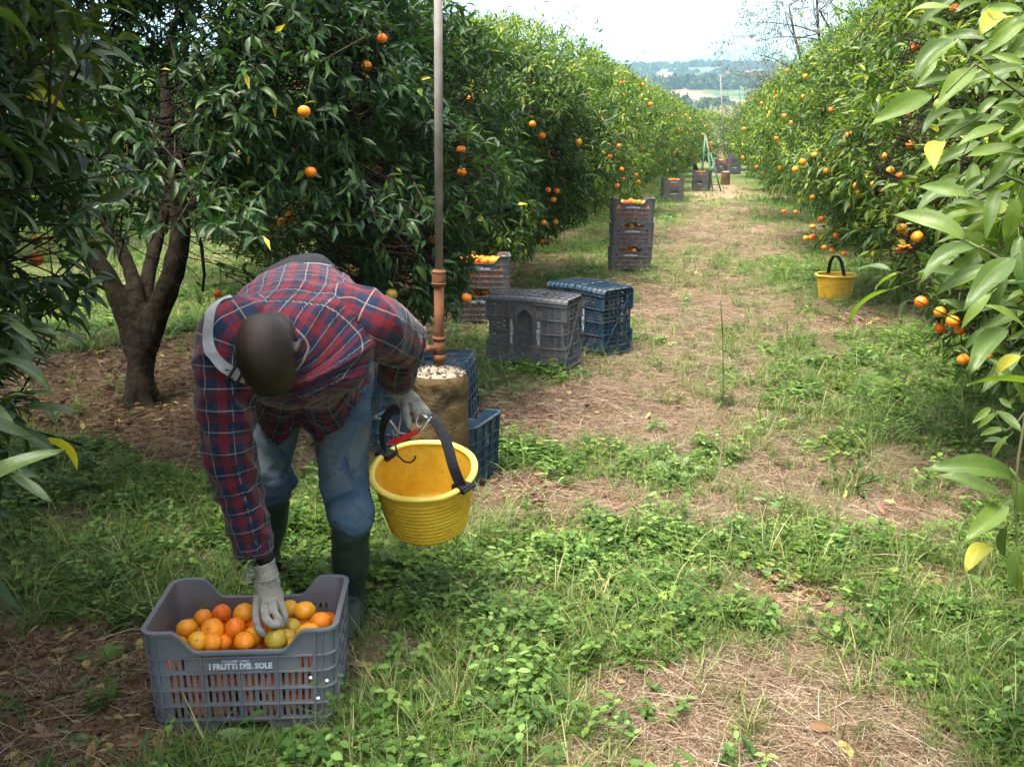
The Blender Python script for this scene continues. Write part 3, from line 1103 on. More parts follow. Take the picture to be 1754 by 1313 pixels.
def pick_visible(lv, n, cell=11):
    pos = lv['pos'] + lv['ax'] * (lv['ln'] * .5)[:, None]
    q = pos - C0; d = q @ FW
    px = 877 + F * (q @ RT) / np.maximum(d, .1); py = 656.5 - F * (q @ UPV) / np.maximum(d, .1)
    ok = (d > .5) & (px > 0) & (px < 1754) & (py > 0) & (py < 1313)
    idx = np.where(ok)[0]
    idx = idx[np.argsort(d[idx])]
    best = []
    for i in idx:
        k = (int(px[i] // cell), int(py[i] // cell))
        if k in ZB and ZB[k] < d[i] - .02: continue
        if k not in ZB: ZB[k] = d[i]
        best.append(i)
    best = np.array(best, int)
    size = lv['ln'][best] * np.linalg.norm(np.cross(lv['ax'][best], q[best] / np.linalg.norm(q[best], axis=1)[:, None]), axis=1) / d[best]
    m = np.zeros(len(pos), bool)
    m[best[np.argsort(-size)][:n]] = True
    return m


M_orange = None


def orange_material(name, stops, fine=300.0, wmul=1.0):
    m, n = new_mat(name)
    oi = N(n, 'ShaderNodeObjectInfo')
    tc = N(n, 'ShaderNodeTexCoord')
    nz = N(n, 'ShaderNodeTexNoise', i_Scale=22.0, i_Detail=3.0)
    n.links.new(tc.outputs['Object'], nz.inputs['Vector'])
    col = ramp(n, math_(n, 'ADD', oi.outputs['Random'], math_(n, 'MULTIPLY_ADD', nz.outputs[0], .30, -.15)), stops)
    spk = N(n, 'ShaderNodeTexNoise', i_Scale=160.0, i_Detail=2.0)
    n.links.new(tc.outputs['Object'], spk.inputs['Vector'])
    col = mixc(n, math_(n, 'MULTIPLY', ramp(n, spk.outputs[0], [(.60, (0, 0, 0)), (.72, (1, 1, 1))]), .35), col, (.35, .17, .04))
    p = N(n, 'ShaderNodeBsdfPrincipled', i_Roughness=.42)
    p.inputs['Specular IOR Level'].default_value = .45
    p.inputs['Subsurface Weight'].default_value = 0.0
    n.links.new(col, p.inputs['Base Color'])
    nb = N(n, 'ShaderNodeTexVoronoi', i_Scale=fine)
    n.links.new(tc.outputs['Object'], nb.inputs['Vector'])
    b = N(n, 'ShaderNodeBump', i_Strength=.35, i_Distance=.002)
    n.links.new(nb.outputs['Distance'], b.inputs['Height']); n.links.new(b.outputs[0], p.inputs['Normal'])
    o = N(n, 'ShaderNodeOutputMaterial'); n.links.new(p.outputs[0], o.inputs[0])
    return m


M_orange = orange_material('mandarin_peel', [(0.0, (.74, .125, .003)), (.35, (.78, .18, .004)), (.75, (.78, .235, .006)), (1.0, (.74, .30, .010))])
M_orange_y = orange_material('mandarin_peel_yellow', [(0.0, (.74, .27, .008)), (1.0, (.66, .32, .014))])
M_orange_g = orange_material('mandarin_peel_green', [(0.0, (.30, .235, .02)), (1.0, (.38, .23, .02))])
M_greenfruit = orange_material('mandarin_peel_unripe', [(0.0, (.16, .24, .03)), (1.0, (.26, .30, .05))])
M_calyx = simple_mat('calyx', (.12, .16, .05), (.20, .19, .09), 60, .7, .2, 200)


def orange_mesh(name, r, mat, seed, sq=.90, nu=18, nv=11):
    rr = random.Random(seed)
    V = []; T = []
    for i in range(nv + 1):
        th = math.pi * min(max(i, .12), nv - .12) / nv
        for j in range(nu):
            ph = 2 * math.pi * j / nu
            dimple = 1 - .07 * math.exp(-(th / .30) ** 2) - .05 * math.exp(-((math.pi - th) / .25) ** 2)
            nb = 1 + .022 * math.cos(5 * ph + seed) * math.sin(th) + .03 * noise.noise(Vector((math.cos(ph) * math.sin(th) * 1.6, math.sin(ph) * math.sin(th) * 1.6, math.cos(th) * 1.6 + seed * 3)))
            V.append((r * nb * math.sin(th) * math.cos(ph), r * nb * math.sin(th) * math.sin(ph), r * sq * dimple * math.cos(th)))
    for i in range(nv):
        for j in range(nu):
            a, b, c, d = i * nu + j, (i + 1) * nu + j, (i + 1) * nu + (j + 1) % nu, i * nu + (j + 1) % nu
            T += [(a, b, c), (a, c, d)]
    for k in range(1, nu - 1): T += [(0, k, k + 1), (nv * nu, nv * nu + k + 1, nv * nu + k)]
    return tri_mesh(name, np.array(V), np.array(T), mat, True)


def calyx_mesh(r):
    V = [(0, 0, r * .875)]; T = []
    for k in range(10):
        a = k * math.pi / 5; q = r * (.17 if k % 2 == 0 else .07)
        V.append((q * math.cos(a), q * math.sin(a), r * .862))
    for k in range(10): T.append((0, 1 + k, 1 + (k + 1) % 10))
    n = len(V)
    for k in range(4):
        a = k * math.pi / 2
        V.append((r * .035 * math.cos(a), r * .035 * math.sin(a), r * .83)); V.append((r * .03 * math.cos(a), r * .03 * math.sin(a), r * .885))
    for k in range(4):
        a = n + 2 * k; b = n + 2 * ((k + 1) % 4)
        T += [(a, b, b + 1), (a, b + 1, a + 1)]
    T += [(n + 1, n + 3, n + 5), (n + 1, n + 5, n + 7)]
    return tri_mesh('calyx', np.array(V), np.array(T), M_calyx, False)


OR = 0.034
ORM = [orange_mesh('orange', OR, M_orange, i) for i in range(4)]
ORY = [orange_mesh('orange', OR, M_orange_y, 10 + i) for i in range(2)]
ORG = [orange_mesh('orange', OR, M_orange_g, 14 + i) for i in range(2)]
ORU = [orange_mesh('orange', OR, M_greenfruit, 20)]
ORL = [orange_mesh('orange', OR, M_orange, 30, .9, 8, 5)]
CALYX = calyx_mesh(OR)

def stalk_mesh(seed):
    r = random.Random(seed); mb = MB(); p = Vector((0, 0, .028)); pts = [p.copy()]; d = Vector((r.uniform(-.3, .3), r.uniform(-.3, .3), 1))
    for k in range(4):
        d = (d + Vector((r.uniform(-.35, .35), r.uniform(-.35, .35), .1))).normalized(); p = p + d * .05; pts.append(p.copy())
    mb.tube(pts, [.0016, .0018, .0022, .0026, .003], 5)
    return mb.mesh('stalk', M_twig, True)


STALKS = [stalk_mesh(i) for i in range(4)]

# ---- the crowns of the rows (u across the alley, v along it)
UL, UR = -3.55, 3.25
zl_A = lambda phi: 0.62 if math.cos(phi - 0.35) > .55 else (1.22 if math.sin(phi) < .3 else .9)
LEFT = [(Crown(UL - .02, 0.82, 2.42, 3.4, .38, 1), 'near'), (Crown(UL, 5.4, 2.45, 3.3, .55, 2, zl_A), 'near'), (Crown(UL, 10.6, 2.45, 2.85, .42, 3), 'near')]
RIGHT = [(Crown(2.85, 1.05, 2.75, 3.6, .35, 11, lambda phi: 1.27), 'near'), (Crown(UR, 5.3, 2.45, 3.7, .42, 12), 'near'), (Crown(UR, 10.4, 2.5, 4.0, .48, 13), 'near')]


def limbs(mb, base, cr, seed, forks=3, r0=.11, zf=.55):
    rr = random.Random(seed)
    b = Vector(base)
    f = b + Vector((rr.uniform(-.08, .08), rr.uniform(-.08, .08), zf))
    mb.tube([b - Vector((0, 0, .15)), b + Vector((0, 0, .03)), b.lerp(f, .5) + Vector((rr.uniform(-.03, .03), rr.uniform(-.03, .03), 0)), f], [r0 * 1.45, r0 * 1.2, r0, r0 * 1.0], 10)
    for i in range(forks):
        a = 6.28 * i / forks + rr.uniform(-.5, .5)
        p = f.copy() - Vector((0, 0, .06)); d = Vector((math.cos(a) * .6, math.sin(a) * .6, 1)).normalized(); pts = [p.copy()]; rad = [r0 * .75]
        L = (cr.H - zf) / 5.2
        for k in range(4):
            d = (d + Vector((rr.uniform(-.35, .35), rr.uniform(-.35, .35), rr.uniform(-.1, .15)))).normalized()
            p = p + d * L; pts.append(p.copy()); rad.append(r0 * .75 * (1 - (k + 1) / 5.2))
            for s_ in range(2):
                a2 = rr.uniform(0, 6.28); q = p.copy(); e = (d * .4 + Vector((math.cos(a2), math.sin(a2), rr.uniform(-.15, .35)))).normalized()
                pp = [q.copy()]; pr = [rad[-1] * .55]
                for j in range(3):
                    e = (e + Vector((rr.uniform(-.3, .3), rr.uniform(-.3, .3), rr.uniform(-.2, .15)))).normalized()
                    q = q + e * cr.R * .24; pp.append(q.copy()); pr.append(pr[0] * (1 - (j + 1) / 3.6))
                mb.tube(pp, pr, 5, False)
        mb.tube(pts, rad, 8, False)


NEAR_TREES = []


def near_tree(cr, label, group, seed, sprays, K, L, face, light_shift, nobj=300, shoots=30, bias=.45, trunk=True):
    bx, by = cr.x, cr.y
    z = gzf(bx, by)
    root = empty('orange_tree', (bx, by, z)); tag(root, label, 'tree', group)
    lv, tw = gen_leaves(cr, sprays, K, L, .22, shoots, light_shift, seed, face, bias)
    if trunk:
        mb = MB(); R_ = cr.R; cr.R = R_ * (.55 if seed == 111 else 1); H_ = cr.H; cr.H = H_ * (.75 if seed == 111 else 1)
        limbs(mb, (0, 0, 0), cr, seed); cr.R = R_; cr.H = H_; mb.build('trunk', M_bark, root, True)
    NEAR_TREES.append([root, cr, lv, tw, nobj])
    return NEAR_TREES[-1]


GL, GR = 'orange trees of the left orchard row', 'orange trees of the right orchard row'
face_r = math.pi / 2 - ALLEY - math.pi / 2     # towards +u
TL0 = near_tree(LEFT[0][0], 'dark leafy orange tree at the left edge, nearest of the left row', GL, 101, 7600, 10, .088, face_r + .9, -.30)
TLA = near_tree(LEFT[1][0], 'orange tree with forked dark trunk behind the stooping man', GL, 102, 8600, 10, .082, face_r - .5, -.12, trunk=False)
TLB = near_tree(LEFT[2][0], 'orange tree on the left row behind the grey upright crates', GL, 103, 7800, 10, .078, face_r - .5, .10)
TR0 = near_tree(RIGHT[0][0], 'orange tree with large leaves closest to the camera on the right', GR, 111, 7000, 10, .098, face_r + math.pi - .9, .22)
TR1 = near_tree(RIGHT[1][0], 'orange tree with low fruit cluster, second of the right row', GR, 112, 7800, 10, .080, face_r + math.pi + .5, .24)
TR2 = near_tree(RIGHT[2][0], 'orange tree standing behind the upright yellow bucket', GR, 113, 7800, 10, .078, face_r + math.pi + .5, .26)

# forked trunk of the tree behind the man, after the photograph
def forked_trunk():
    root = TLA[0]; o = Vector(root.location)
    cr = TLA[1]
    b = Gp(243, 692)
    d0 = 6.1
    def q(px, py, dd=0.0): return P(px, py, d0 + dd) - o
    b0 = Vector((b.x, b.y, 0)) - o
    # move: trunk base stands on the ground where the photograph shows it
    mb = MB()
    mb.limb([b0 + Vector((0, 0, -.12)), b0 + Vector((0, 0, .02)), q(241, 640), q(243, 585), q(243, 560)], [.120, .100, .084, .084, .078], 14)
    for a in (0.3, 1.7, 2.9, 4.3, 5.4):
        mb.limb([b0 + Vector((math.cos(a) * .19, math.sin(a) * .16, -.07)), b0 + Vector((math.cos(a) * .075, math.sin(a) * .075, .05)), b0 + Vector((0, 0, .20))], [.032, .045, .045], 8)
    mb.limb([q(232, 600), q(215, 540), q(188, 480), q(155, 430), q(120, 380, .1), q(90, 300, .2), q(70, 180, .3)], [.072, .068, .060, .052, .042, .034, .018], 10)
    mb.limb([q(238, 585), q(236, 530), q(228, 480, .1), q(205, 420, .2), q(170, 350, .3), q(150, 250, .4), q(160, 120, .5)], [.07, .055, .048, .044, .038, .03, .018], 10)
    mb.limb([q(252, 590), q(272, 530), q(296, 470), q(308, 400), q(302, 330), q(290, 270), q(288, 200, .1), q(280, 120, .2), q(300, 40, .3)], [.078, .072, .068, .062, .055, .048, .042, .035, .024], 12)
    mb.limb([q(262, 560), q(250, 500, .2), q(262, 440, .35), q(285, 360, .5), q(330, 270, .6), q(380, 200, .7)], [.05, .05, .045, .04, .03, .02], 10)
    mb.limb([q(292, 300), q(330, 250, -.1), (q(400, 225, -.2)), q(470, 235, -.3), q(540, 225, -.4)], [.045, .036, .03, .024, .014], 8)
    mb.limb([q(290, 230), q(340, 200, .1), q(400, 190, .1), q(430, 250, .0), q(440, 330, 0)], [.03, .026, .022, .016, .01], 8)
    mb.limb([q(290, 210), q(240, 190, .1), q(200, 150, .1), q(150, 90, .0)], [.032, .026, .022, .014], 8)
    mb.limb([q(300, 380), q(350, 340, .3), q(420, 320, .5), q(520, 300, .6), q(600, 310, .7)], [.035, .03, .025, .02, .01], 8)
    me = remesh(mb, .014, 2)
    me.materials.clear(); me.materials.append(M_bark); me.name = 'trunk'
    for v in me.vertices:
        n_ = noise.noise(v.co * 9) * .008 + noise.noise(Vector((v.co.x * 28, v.co.y * 28, v.co.z * 7))) * .005
        v.co += Vector((v.normal.x, v.normal.y, v.normal.z)) * n_
    link('trunk', me, root)
    # thin bare branches reaching right, behind the pole
    mb = MB()
    for k_, pts in enumerate(([(640, 305), (690, 330), (740, 340), (790, 325), (850, 310)], [(560, 300), (610, 320), (650, 350), (680, 372), (735, 380)], [(330, 375), (345, 420), (350, 470), (347, 500)],
                [(620, 20), (640, 120), (655, 260), (657, 420)])):
        mb = MB(); mb.tube([P(x, y, 5.6) - o for x, y in pts], [.012, .011, .009, .007, .005][:len(pts)], 6)
        mb.build('branch', M_bark, root, True)


# ---- fruit hanging in the trees: photograph pixel, radius in px, kind
FRUIT = [(521, 191, 11, 0), (654, 66, 9, 0), (509, 143, 7, 0), (628, 113, 9, 0), (619, 199, 9, 3), (532, 295, 10, 0), (790, 257, 8, 0), (791, 295, 8, 0), (647, 291, 8, 0), (62, 445, 11, 0), (64, 410, 9, 0),
         (497, 369, 8, 0), (483, 380, 8, 1), (372, 503, 8, 0), (282, 343, 4, 0), (106, 318, 6, 2), (680, 420, 7, 0), (694, 438, 7, 1), (742, 410, 8, 0), (747, 434, 7, 0), (671, 504, 10, 2), (689, 487, 7, 0),
         (799, 510, 9, 0), (640, 683, 8, 0), (655, 660, 7, 0), (912, 212, 6, 0), (929, 232, 6, 0), (991, 243, 6, 1), (939, 325, 5, 0), (954, 327, 5, 0), (948, 342, 5, 1), (931, 381, 5, 0), (952, 380, 5, 1), (928, 413, 4, 0),
         (598, 465, 6, 0), (566, 470, 6, 0), (626, 372, 6, 0), (806, 169, 6, 0), (1057, 318, 4, 0), (1065, 290, 4, 0), (965, 309, 4, 1), (1045, 268, 4, 0), (1060, 250, 4, 0), (955, 262, 4, 1),
         (1453, 231, 6, 0), (1375, 277, 6, 0), (1362, 290, 6, 0), (1416, 292, 5, 0), (1467, 318, 6, 0), (1497, 315, 6, 0), (1509, 325, 5, 0), (1525, 292, 7, 0), (1513, 267, 6, 1), (1559, 247, 7, 0), (1561, 198, 8, 0), (1569, 81, 8, 0),
         (1663, 270, 7, 0), (1608, 328, 8, 0), (1545, 391, 9, 0), (1556, 399, 8, 0), (1571, 405, 10, 0), (1542, 426, 7, 0), (1555, 425, 7, 0), (1578, 517, 11, 0), (1610, 534, 10, 0), (1610, 562, 9, 0), (1632, 550, 11, 0), (1644, 566, 9, 0),
         (1688, 608, 11, 0), (1650, 615, 10, 0), (1407, 375, 6, 0), (1392, 388, 5, 0), (1389, 407, 5, 0), (1380, 408, 5, 0), (1394, 405, 5, 0), (1432, 403, 5, 0), (1412, 424, 5, 0), (1425, 429, 5, 0), (1446, 434, 5, 0), (1452, 352, 5, 0),
         (1392, 338, 5, 0), (1343, 362, 4, 0), (1363, 363, 4, 0), (1395, 265, 5, 1), (1424, 188, 5, 0), (1330, 237, 4, 0), (1480, 390, 5, 0), (1468, 330, 5, 1), (1540, 300, 6, 0), (1510, 400, 5, 0), (1720, 480, 8, 0), (1735, 380, 8, 0), (1636, 15, 9, 0),
         (1612, 180, 13, 3), (1585, 174, 11, 3), (1678, 86, 12, 3)]
TREES6 = [TL0, TLA, TLB, TR0, TR1, TR2]


def hit_crown(px, py, dmin=1.0, dmax=14):
    r = ray(px, py); d = dmin
    while d < dmax:
        p = C0 + r * d
        for t in TREES6:
            if t[1].inside(p): return d, t
        d += .05
    return None, None


def hang_fruit():
    MID = [(t[2]['pos'] + t[2]['ax'] * (t[2]['ln'] * .5)[:, None]).astype(np.float32) for t in TREES6]
    KILL = [np.zeros(len(m), bool) for m in MID]
    for (px, py, rr, kind) in FRUIT:
        dep = OR * F / rr
        d, t = hit_crown(px, py)
        if d is None or d - dep > 2.5:
            # choose the tree whose crown is nearest at that depth
            p = C0 + ray(px, py) * dep
            t = min(TREES6, key=lambda q: math.hypot(q[1].x - p[0], q[1].y - p[1]))
            d = dep
        d = max(d, dep * .76)
        if kind == 3: d = OR * F / rr; t = TR0 if px > 1500 else TLA
        p = Vector(C0 + ray(px, py) * (d - .05))
        me = random.choice([ORM, ORY, ORG, ORU][kind])
        o = link('orange', me, t[0]); o.location = p - Vector(t[0].location)
        fs_ = max(.78, min(1.12, rr / (OR * F / d))); o.scale = (fs_, fs_, fs_)
        o.rotation_euler = (random.uniform(-.4, .4), random.uniform(-.4, .4), random.uniform(0, 6.28))
        c = link('calyx', CALYX, o)
        o.rotation_euler = (random.uniform(-.4, .4), random.uniform(-.4, .4), random.uniform(0, 6.28))
        link('stalk', random.choice(STALKS), o)
        for q_ in range(2):
            l_ = link('leaf', random.choice(BIGL), o); s_ = random.uniform(.06, .085)
            a_ = random.uniform(0, 6.28)
            l_.matrix_local = Matrix.Translation((0, 0, .045 + .03 * q_)) @ Matrix.Rotation(a_, 4, 'Z') @ Matrix.Rotation(random.uniform(-.5, .35), 4, 'Y') @ Matrix.Scale(s_, 4)
        # leaves that would sit inside or right in front of the fruit are not grown
        for ti, tt in enumerate(TREES6):
            if math.hypot(tt[1].x - p.x * .8, tt[1].y - p.y * .8) > 5.2: continue
            w = MID[ti] - np.array(p, dtype=np.float32)
            view = (-ray(px, py) / np.linalg.norm(ray(px, py))).astype(np.float32)
            al = w @ view; pr2 = np.einsum('ij,ij->i', w, w) - al * al
            KILL[ti] |= (pr2 < .075 ** 2) & (al > -.02) & (al < 2.6)
    for ti, tt in enumerate(TREES6):
        lv = tt[2]; kp = ~(KILL[ti] & (rng.random(len(KILL[ti])) < .96))
        for k in lv: lv[k] = lv[k][kp]


def finish_trees():
    forked_trunk()
    # light gap where the grass of the next alley shows between trunk and man, and open air round the trunk
    for t in (TLA,):
        lv = t[2]; mid = lv['pos']
        q = mid - C0; d = q @ FW; px = 877 + F * (q @ RT) / d; py = 656.5 - F * (q @ UPV) / d
        kill = ((px > 150) & (px < 420) & (py > 400) & (py < 700) & (rng.random(len(d)) < .80)) | ((np.abs(px - np.interp(py, [100, 200, 300, 400, 470], [285, 288, 300, 306, 296])) < 34) & (py > 120) & (py < 480) & (d < 6.3) & (rng.random(len(d)) < .85)) | ((np.abs(px - np.interp(py, [300, 400, 480, 560], [110, 150, 195, 235])) < 34) & (py > 330) & (py < 560) & (d < 6.3) & (rng.random(len(d)) < .85))
        for k in lv: lv[k] = lv[k][~kill]
    hang_fruit()
    for t in sorted(TREES6, key=lambda q: q[1].y):
        root, cr, lv, tw, nobj = t
        o = np.array(root.location)
        q = lv['pos'] - C0; d = q @ FW
        tooclose = (np.linalg.norm(q, axis=1) < 1.05)
        for k in lv: lv[k] = lv[k][~tooclose]
        near_t = (np.minimum(np.linalg.norm(tw[0] - C0, axis=1), np.linalg.norm(tw[1] - C0, axis=1)) > 1.5)
        tw = (tw[0][near_t], tw[1][near_t])
        m = pick_visible(lv, nobj)
        for i in np.where(m)[0]:
            y = lv['rnd'][i]
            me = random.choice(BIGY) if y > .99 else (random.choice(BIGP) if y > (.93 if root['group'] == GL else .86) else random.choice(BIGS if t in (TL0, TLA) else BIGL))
            leaf_object(root, lv['pos'][i], lv['ax'][i], lv['nr'][i], lv['ln'][i], me, o)
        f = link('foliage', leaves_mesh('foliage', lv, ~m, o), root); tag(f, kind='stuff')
        f = link('twigs', twig_mesh('twigs', tw, o), root); tag(f, kind='stuff')


# the leaves that hang closest to the lens on the right: stalk pixel, tip pixel, depth, kind (0 green 1 pale 2 yellow), width factor
NEARLEAF = [((1740, 820), (1607, 787), 1.25, 0), ((1716, 848), (1602, 812), 1.22, 0), ((1700, 934), (1652, 970), 1.25, 2), ((1719, 862), (1654, 922), 1.24, 0), ((1747, 931), (1740, 1010), 1.2, 0),
            ((1697, 697), (1666, 722), 1.35, 1), ((1712, 705), (1668, 733), 1.37, 1), ((1725, 735), (1675, 742), 1.36, 1), ((1734, 700), (1710, 678), 1.36, 1), ((1730, 745), (1690, 790), 1.3, 1), ((1750, 740), (1702, 700), 1.3, 0),
            ((1728, 762), (1678, 748), 1.33, 0), ((1745, 850), (1700, 880), 1.3, 0), ((1752, 880), (1735, 800), 1.28, 0), ((1738, 905), (1690, 895), 1.26, 0), ((1725, 900), (1712, 960), 1.24, 0), ((1754, 960), (1748, 1030), 1.22, 0),
            ((1659, 414), (1535, 351), 1.35, 0), ((1664, 336), (1574, 312), 1.4, 1), ((1674, 424), (1577, 473), 1.35, 0), ((1669, 117), (1606, 171), 1.55, 1), ((1596, 161), (1499, 200), 1.75, 1), ((1694, 68), (1613, 56), 1.5, 0),
            ((1620, 262), (1591, 285), 1.5, 2), ((1616, 243), (1600, 280), 1.5, 2), ((1754, 205), (1703, 178), 1.4, 0), ((1600, 95), (1575, 140), 1.7, 1), ((1640, 190), (1580, 220), 1.6, 0), ((1720, 215), (1640, 240), 1.45, 1),
            ((1740, 250), (1650, 262), 1.4, 1), ((1700, 455), (1600, 500), 1.35, 0), ((1735, 440), (1650, 520), 1.3, 0), ((1754, 560), (1680, 520), 1.2, 0), ((1750, 610), (1700, 640), 1.25, 2), ((1730, 640), (1754, 690), 1.2, 0),
            ((1690, 300), (1640, 340), 1.5, 0), ((1710, 320), (1690, 400), 1.45, 0), ((1745, 330), (1715, 420), 1.4, 1), ((1754, 110), (1700, 90), 1.35, 1), ((1730, 30), (1680, 45), 1.4, 2), ((1754, 20), (1690, 10), 1.35, 1), ((1700, 140), (1660, 90), 1.5, 0),
            ((1640, 60), (1585, 110), 1.65, 0), ((1745, 400), (1754, 500), 1.35, 0), ((1690, 560), (1650, 600), 1.5, 0), ((1660, 360), (1600, 380), 1.55, 1), ((1700, 500), (1640, 560), 1.45, 1), ((1670, 230), (1600, 210), 1.6, 0),
            ((1652, 300), (1590, 330), 1.6, 0), ((1630, 130), (1560, 150), 1.8, 0), ((1750, 170), (1690, 200), 1.4, 0), ((1590, 60), (1550, 30), 1.9, 0), ((1740, 660), (1690, 610), 1.35, 0), ((1725, 560), (1660, 640), 1.3, 0)]


def near_leaves():
    root = TR0[0]; o = Vector(root.location)
    rr = random.Random(5)
    # a looser second tier behind the nearest leaves
    for k in range(95):
        py = rr.uniform(-20, 640); lim = 1630 if py < 560 else 1670
        px = 1790 - (1790 - lim) * rr.random() ** 1.4; dep = rr.uniform(1.55, 2.3)
        A = P(px, py, dep); a = rr.uniform(-2.6, -.3) if rr.random() < .3 else rr.uniform(2.3, 3.9)
        ax = Vector((math.cos(a), rr.uniform(-.5, .3), math.sin(a) * .8 - .1)).normalized()
        me = rr.choice(BIGL + BIGL + BIGP)
        leaf_object(root, A, ax, Vector((rr.uniform(-.4, .4), -.8, 1)), rr.uniform(.065, .10), me, o)
    for (a, b, dep, k) in NEARLEAF:
        dz = rr.uniform(-.05, .04)
        A = P(a[0], a[1], dep); B = P(b[0], b[1], dep + dz)
        ax = (B - A); ln = ax.length
        view = (Vector(C0) - A).normalized()
        nr = Vector((0, 0, .75)) + view * .75 + Vector((rr.uniform(-.4, .4), rr.uniform(-.3, .3), 0))
        me = rr.choice(BIGL if k == 0 else (BIGP if k == 1 else BIGY))
        leaf_object(root, A, ax, nr, ln, me, o)
    mb = MB()
    for pts, dep, r0 in (([(1790, 560), (1760, 690), (1745, 780), (1738, 850), (1742, 930), (1750, 1000)], 1.27, .0035), ([(1790, 520), (1740, 460), (1690, 430), (1655, 412)], 1.37, .004), ([(1790, 330), (1720, 300), (1680, 330), (1655, 340)], 1.45, .004),
                         ([(1790, 190), (1720, 140), (1670, 110), (1620, 160)], 1.5, .004), ([(1790, 660), (1745, 720), (1720, 740), (1700, 700)], 1.34, .003), ([(1680, 200), (1630, 230), (1616, 250)], 1.55, .003)):
        mb = MB(); mb.tube([P(x, y, dep) - o for x, y in pts], [r0 * (.75 - .45 * q_ / (len(pts) - 1)) for q_ in range(len(pts))], 6)
        mb.build('branch', M_twig, root, True)


# ---- farther trees: three crowns, shared
def far_crowns():
    out = []
    for i in range(3):
        cr = Crown(0, 0, 2.5, 3.25, .40, 40 + i, lump=.25)
        cr.x = cr.y = 0
        lv, tw = gen_leaves(cr, 4300, 9, .098, .24, 26, .20, 60 + i)
        f = leaves_mesh('foliage', lv, None, (0, 0, 0))
        mb = MB(); limbs(mb, (0, 0, 0), cr, 70 + i); t = mb.mesh('trunk', M_bark, True)
        # small far fruit, one mesh per tree
        V = []; T = []
        me0 = ORL[0]
        v0 = np.array([v.co[:] for v in me0.vertices]); t0 = np.array([p.vertices[:] for p in me0.polygons])
        r = random.Random(i)
        n = 0
        for k in range(46):
            ph = r.uniform(0, 6.28); z = r.uniform(.5, 2.4); R = cr.rad(ph, z) * r.uniform(.94, 1.0)
            V.append(v0 * 1.05 + np.array([R * math.cos(ph), R * math.sin(ph), z])); T.append(t0 + n); n += len(v0)
        fr = tri_mesh('fruit', np.concatenate(V), np.concatenate(T), M_orange, True)
        out.append((f, t, fr))
    return out


ORD = ['third', 'fourth', 'fifth', 'sixth', 'seventh', 'eighth', 'ninth', 'tenth', 'eleventh', 'twelfth']


def far_trees():
    FC = far_crowns()
    def put(u, v, label, group, sc=1.0, hs=1.0, i=0, rz=None):
        x, y = uv2xy(u, v)
        r = empty('orange_tree', (x, y, gzf(x, y)), random.uniform(0, 6.28) if rz is None else rz); tag(r, label, 'tree', group)
        r.scale = (sc, sc, hs)
        f, t, fr = FC[i % 3]
        a = link('foliage', f, r); tag(a, kind='stuff')
        link('trunk', t, r)
        b = link('fruit', fr, r); tag(b, kind='stuff')
    for k, v in enumerate([15.7, 20.6, 25.8, 30.8, 36.0, 41.0, 46.0]):
        put(UL + random.uniform(-.15, .15) + .018 * max(0, v - 20), v, 'orange tree in the left row, %s from the camera' % ORD[k + 1], GL, [.98, 1.08, .92, 1.05, .95, 1.06, 1][k], [1.04, .93, 1.08, .96, 1.06, .94, 1.02][k], k)
    for k, v in enumerate([15.4, 20.4, 25.4, 30.6, 35.6, 40.6]):
        put(UR + random.uniform(-.15, .15) - .012 * max(0, v - 20), v, 'orange tree in the right row, %s from the camera' % ORD[k + 1], GR, random.uniform(.97, 1.06), random.uniform(1.16, 1.24), k + 1)
    for k, v in enumerate([2.0, 7.2, 12.4, 17.6, 23.0, 28.5]):
        put(-10.6, v, 'orange tree glimpsed beyond the left row, %s along the next alley' % (['first', 'second'] + ORD)[k], 'orange trees of the next row to the left', 1.0, 1.0, k + 2)
    for k, u in enumerate([-5.6, -1.1, 3.0, 8.5]):
        put(u, 48.5 + k * .6, 'orange tree closing the end of the alley, %s from the left' % (['first', 'second'] + ORD)[k], 'orange trees across the far end', 1.0, .85, k)
    # tall dull tree behind the right row, and a dry bush past the end of the alley
    for (px, dep, H, R, lab, mat, nm) in ((1420, 38, 9.2, 4.0, 'tall greyish thin-crowned tree rising behind the right row', [(0, (.09, .08, .065)), (1, (.19, .17, .15))], 'thin_crowned_tree'),
                                          (1270, 66, 3.6, 5.0, 'pale dry brushwood past the far end of the alley', [(0, (.24, .22, .12)), (1, (.36, .34, .2))], 'dry_bush')):
        x = (px - 877) / F * dep; y = dep
        cr = Crown(0, 0, R, H, .6 if nm == 'dry_bush' else 2.6, 88, lump=.3); cr.x = x; cr.y = y
        r = empty(nm, (x, y, 0)); tag(r, lab, 'tree' if nm != 'dry_bush' else 'bush')
        lv, tw = gen_leaves(cr, 2600, 9, .13, .5, 30, 0, 5)
        a = link('foliage', leaves_mesh('foliage', lv, None, (x, y, 0), mat=leaf_mat(nm + '_leaf', mat, transl=.2, back=(.2, .18, .15))), r); tag(a, kind='stuff')
        mb = MB(); limbs(mb, (0, 0, 0), cr, 91, 4, .16, 1.2); mb.build('trunk', M_bark, r, True)


finish_trees()
near_leaves()
far_trees()

# ================================================================== CRATES
def plastic(name, c1, c2, dirt=.6, rough=.5):
    return simple_mat(name, c1, c2, 5, rough, .12, 90, .4, dirt=((.20, .15, .11), dirt))


M_grey = plastic('crate_grey_plastic', (.115, .122, .142), (.165, .172, .192))
M_dgrey = plastic('crate_dark_plastic', (.085, .085, .094), (.14, .14, .152))
M_blue = plastic('crate_blue_plastic', (.012, .036, .064), (.028, .060, .092))
M_print = simple_mat('white_print', (.66, .68, .68), (.5, .53, .54), 40, .6, 0.0, dirt=((.15, .16, .19), 1.0))

CL, CW, CH = .53, .35, .31     # outer size at the rim


